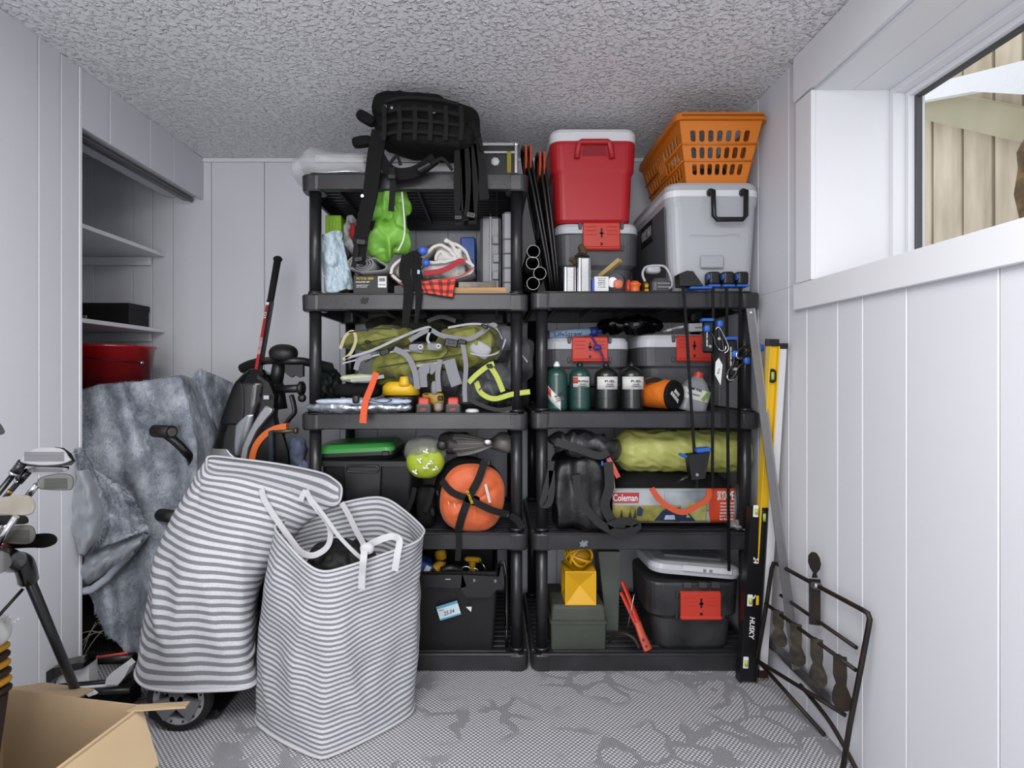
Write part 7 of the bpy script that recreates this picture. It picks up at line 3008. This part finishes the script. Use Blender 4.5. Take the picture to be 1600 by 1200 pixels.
mb.plate([P(a, b, 1.76) for a, b in ((134, 1078), (146, 1076), (154, 1082), (142, 1086))], .01)
mb.build('white_clip', CRT, pc)
mb = MB()
mb.box(Vector((X_(150, 1.86), 1.86, .035)), (.22, .16, .06), bev=.01)
mb.build('base_plate', GM_, pc)
mb = MB()
mb.box(Vector((X_(300, 1.86), 1.90, .018)), (.24, .20, .03), bev=.01)
mb.build('platform', GM_, pc)
mb = MB()
mb.tube([P(151, 1027, 1.84), P(200, 1020, 1.84)], .004, 6)
mb.build('red_trim', RED, pc)

# ------------------------------------------------------------------ golf bag (beyond the left edge), stand legs and clubs
gb = thing('golf_bag', 'black golf stand bag at the left edge, only its collar, strap and leg in view', 'golf bag', (-1.20, .95, 0))
mb = MB()
mb.tube([(-1.27, .94, .055), (-1.15, .96, .42), (-1.05, .98, .76)], [.10, .10, .095], 20)
mb.build('body', M('golf_bag_black', '1b1b1d', .7), gb)
mb = MB()
mb.tube([(-1.055, .98, .745), (-1.042, .98, .79)], [.10, .10], 24)
mb.build('collar', GB, gb)
mb = MB()
mb.tube(catmull([P(-6, 880, 1.0), P(4, 872, 1.05), P(22, 878, 1.12)], 5), .022, 12)
mb.build('stand_mount', GB, gb)
mb = MB()
mb.tube(catmull([P(12, 884, 1.14), P(24, 876, 1.15), P(36, 880, 1.16), (P(42, 895, 1.17)), P(44, 906, 1.18)], 6), .019, 12)
lg = mb.build('leg_elbow', GB, gb)
mb = MB()
fl = P(44, 902, 1.18)
ft = P(118, 1078, 1.44)
ft2 = fl + (ft - fl) * ((fl.z - .015) / (fl.z - ft.z))
mb.tube([fl, ft2], .0105, 12)
mb.build('stand_leg', M('leg_black_satin', '2a2b2e', .35), gb)
mb = MB()
mb.sphere(ft2, .018, 12, 8)
mb.build('leg_foot', BLK2, gb)
mb = MB()
mb.tube([P(36, 920, 1.18), P(0, 960, 1.15), P(-20, 985, 1.13)], .0035, 6)
mb.build('spreader_rod', BLK, gb)
mb = MB()
mb.soft(P(-4, 864, 1.08), (.022, .02, .016), amp=0, nu=16, nv=10)
tag(mb.build('red_clip', RED, gb), 'red clip')


def shaft(par, pix, r=.0046, mat=None, nm='shaft'):
    mb = MB()
    mb.tube([P(*q) for q in pix], r, 10)
    return mb.build(nm, mat or CHR, par)


IR = M('iron_satin_steel', '8f8f8c', .35, .9, var=(14, '6c6a60', .5))
GBY = M('groove_dark', '3a3936', .5)


def club_face(par, pix, Y, th, mat, nm='club_head', grooves=0, g=None, tilt=0):
    pts = catmull([Vector((a, b, 0)) for a, b in pix], 4, closed=True)
    cen = sum(pts, Vector()) / len(pts)
    fr_, bk_ = [], []
    for q in pts:
        fr_.append(P(q.x, q.y, Y))
        k = .86
        bk_.append(P(cen.x + (q.x - cen.x) * k, cen.y + (q.y - cen.y) * k + tilt, Y + th))
    fi = [P(cen.x + (q.x - cen.x) * .94, cen.y + (q.y - cen.y) * .94, Y - .002) for q in pts]
    mb = MB()
    mb.loft([bk_, fr_, fi], smooth=False)
    h = mb.build(nm, mat, par)
    if g:
        x0, y0, x1, y1 = g
        for k in range(grooves):
            yy = lerp(y0, y1, k / max(grooves - 1, 1))
            mb = MB()
            mb.box(P((x0 + x1) / 2, yy, Y - .0024), ((x1 - x0) * Y / F, .001, .0011))
            mb.build('groove', GBY, h)
    return h


def club(label, loc):
    return thing('golf_club', label, 'golf club', loc, 'golf clubs in the bag')


Yc = 1.08
c1 = club('golf driver with a large silver grooved face, uppermost in the bag', P(70, 720, Yc))
club_face(c1, [(32, 722), (40, 709), (58, 700), (85, 699), (100, 703), (108, 714), (111, 720), (92, 726), (60, 727)], Yc, .06, M('driver_face', 'b5b5b8', .3, .6), 'club_head', 7, (38, 707, 100, 720), 3)
mb = MB()
mb.loft([[P(a, b, Yc + .01) for a, b in ((85, 698), (100, 700), (112, 709), (118, 721), (112, 727), (90, 729), (60, 730), (34, 728), (32, 722), (92, 726), (111, 720), (106, 711))], [P(a, b, Yc + .08) for a, b in ((85, 702), (98, 704), (106, 711), (110, 719), (106, 724), (90, 726), (62, 727), (42, 725), (40, 722), (88, 722), (104, 718), (100, 711))]])
mb.build('crown', GB, c1)
shaft(c1, [(36, 722, Yc + .01), (22, 740, Yc + .01)], .009, GB, 'hosel')
shaft(c1, [(24, 737, Yc + .01), (21, 741, Yc + .01)], .0095, CHR, 'ferrule_ring')
shaft(c1, [(22, 740, Yc + .01), (-30, 805, 1.06), (-80, 862, 1.02)], .0055, M('graphite_shaft', '202022', .25))
c2 = club('fairway wood just under the driver, thin silver face', P(75, 738, Yc + .04))
club_face(c2, [(42, 736), (50, 730), (80, 730), (104, 731), (106, 735), (92, 739), (60, 741)], Yc + .03, .05, M('driver_face'), 'club_head', 3, (52, 733, 98, 737))
mb = MB()
mb.loft([[P(a, b, Yc + .04) for a, b in ((56, 727), (85, 728), (108, 729), (108, 734), (60, 733))], [P(a, b, Yc + .09) for a, b in ((60, 727), (85, 728), (102, 729), (100, 733), (64, 733))]])
mb.build('crown', GB, c2)
shaft(c2, [(44, 736, Yc + .03), (30, 752, Yc + .03)], .008, GB, 'hosel')
shaft(c2, [(31, 749, Yc + .03), (28, 753, Yc + .03)], .0088, CHR, 'ferrule_ring')
shaft(c2, [(30, 752, Yc + .03), (10, 775, Yc + .03), (-40, 835, 1.05), (-80, 885, 1.01)], .0052, MATS['graphite_shaft'])
shaft(c2, [(17, 766, Yc + .029), (14, 770, Yc + .029)], .0058, M('gold_band', 'c9a45a', .3, .8), 'gold_band')
c3 = club('iron with a dark grooved face, third from the top', P(85, 755, Yc + .02))
club_face(c3, [(58, 752), (66, 745), (90, 740), (108, 741), (115, 748), (114, 762), (106, 766), (80, 766), (60, 763)], Yc + .01, .012, IR, 'club_head', 9, (69, 748, 105, 763))
shaft(c3, [(58, 757, Yc + .01), (44, 775, Yc + .01)], .0062)
shaft(c3, [(48, 768, Yc + .01), (20, 808, Yc + .05), (-55, 900, 1.02)], .0052)
c4 = club('wedge with a pale mud stained face, in the middle of the bag', P(30, 790, Yc))
club_face(c4, [(-14, 782), (8, 776), (36, 773), (48, 776), (55, 785), (54, 798), (44, 805), (14, 805), (-14, 800)], Yc - .02, .014, M('muddy_wedge', 'a8a7a2', .4, .5, var=(16, '8a7a5e', .6)))
shaft(c4, [(-10, 796, Yc - .02), (-50, 846, 1.04), (-85, 885, 1.0)], .0055)
c5 = club('dark iron half hidden behind the wedge', P(25, 810, Yc + .02))
club_face(c5, [(-12, 806), (10, 805), (36, 805), (44, 810), (42, 818), (16, 820), (-12, 820)], Yc + .03, .014, M('dark_iron', '3f3f3e', .4, .7))
shaft(c5, [(-8, 815, Yc + .03), (-60, 870, 1.02)], .005)
c6 = club('iron with rounded grooved face, second lowest in the bag', P(30, 835, Yc))
club_face(c6, [(-6, 832), (6, 824), (34, 820), (50, 822), (56, 832), (53, 844), (44, 850), (20, 850), (-6, 846)], Yc - .01, .014, M('rounded_iron', '7c7b74', .35, .8), 'club_head', 9, (4, 829, 46, 846))
shaft(c6, [(-2, 842, Yc - .01), (-40, 880, 1.1)], .0055)
c7 = club('black putter, lowest club, reaching right of the rounded iron', P(60, 850, Yc + .02))
club_face(c7, [(8, 840), (40, 836), (70, 833), (84, 835), (90, 842), (86, 850), (70, 856), (48, 856), (10, 856)], Yc + .03, .03, M('putter_black', '262524', .3, .4))
shaft(c7, [(12, 852, Yc + .03), (-20, 876, 1.1)], .005)
shaft(c6, [(25, 807, Yc - .03), (0, 845, Yc - .03), (-18, 872, 1.08)], .0058, CHR, 'steel_shaft')
c8 = club('dark club tip cut by the left edge of the photograph, above all others', P(2, 670, Yc))
club_face(c8, [(-14, 655), (-2, 659), (6, 670), (7, 677), (-4, 681), (-14, 682)], Yc + .02, .05, M('dark_crown', '3c3c3e', .3))
shaft(c8, [(-12, 680, Yc + .03), (-95, 870, 1.02)], .0052, MATS['graphite_shaft'])

# striped toy at the very left edge
ty = thing('striped_toy', 'white topped yellow and brown striped toy cut by the left edge', 'toy', P(-6, 1065, 1.2))
mb = MB()
mb.soft(P(-8, 985, 1.20), (.030, .025, .036), e=2.2, amp=.002, seed=1, nu=30, nv=20)
mb.build('white_head', M('toy_white', 'dcdcdc', .6), ty)
for k, (a, b, c_, d) in enumerate(((8, 972, 16, 964), (10, 978, 24, 972), (2, 967, 10, 962), (13, 975, 28, 968))):
    mb = MB()
    mb.tube([P(a, b, 1.19), P(c_, d, 1.19)], .0022, 6)
    mb.sphere(P(c_, d, 1.19), .0036, 10, 8)
    mb.build('feeler', M('toy_white'), ty)
for k in range(6):
    mb = MB()
    y = 1014 + 13 * k
    mb.soft(P(-13 - k * .3, y, 1.20), (.028 + .002 * k, .03, .0095), e=2.6, amp=.001, seed=k, nu=26, nv=12)
    mb.build('body_ring', M('toy_amber', 'b8821c', .7) if k % 2 == 0 else M('toy_brown', '3a2413', .7), ty)
mb = MB()
mb.tube([P(-14, 1085, 1.20), Vector((X_(-16, 1.20), 1.12, .0))], [.03, .034], 16)
mb.build('stand', M('toy_brown'), ty)

# ------------------------------------------------------------------ cardboard box in the lower left corner
CB_ = M('cardboard', 'b59c7c', .8, bump=(40, .2), var=(4, 'a78d6c', .6))
cb = thing('cardboard_box', 'open brown cardboard box in the lower left foreground, before the push cart', 'cardboard box', (-1.08, 1.22, 0))
# corners (top): front edge from off-screen left to the front right corner at px 222,1102
zt_ = .35
c_br = Vector((-.862, 1.319, zt_))
c_bl = Vector((-1.262, 1.385, zt_))
c_fr = Vector((-.905, 1.07, zt_))
c_fl = Vector((-1.262, 1.10, zt_))
d_ = .004


def wallb(a, b, name):
    n_ = (b - a).cross(Vector((0, 0, 1))).normalized() * d_
    mb = MB()
    lo = lambda q: Vector((q.x, q.y, .002))
    mb.loft([[lo(a), lo(b), b, a], [lo(a) + n_, lo(b) + n_, b + n_, a + n_]])
    return mb.build(name, CB_, cb)


wallb(c_fl, c_fr, 'front_wall')
wallb(c_fr, c_br, 'right_wall')
wallb(c_br, c_bl, 'back_wall')
wallb(c_bl, c_fl, 'left_wall')
mb = MB()
mb.loft([[Vector((q.x, q.y, .003)) for q in (c_fl, c_fr, c_br, c_bl)], [Vector((q.x, q.y, .007)) for q in (c_fl, c_fr, c_br, c_bl)]])
mb.build('bottom', CB_, cb)


def flap(q, name, mat=None):
    mb = MB()
    mb.loft([q, [k + Vector((0, 0, .004)) for k in q]])
    return mb.build(name, mat or CB_, cb)


CBL_ = M('cardboard_light', 'c4ad8b', .8, var=(4, 'b59c78', .6))
flap([c_fr, c_br, c_br + Vector((.055, -.02, -.13)), c_fr + Vector((.055, .01, -.13))], 'right_flap', CBL_)
flap([c_br + Vector((-.005, 0, 0)), c_br + Vector((-.02, -.025, .0)), P(290, 1107, 1.30), P(297, 1098, 1.34)], 'corner_flap')
flap([c_br.lerp(c_bl, .45), c_bl, c_bl + Vector((.03, .09, -.035)), c_br.lerp(c_bl, .52) + Vector((0, .09, -.035))], 'back_flap')
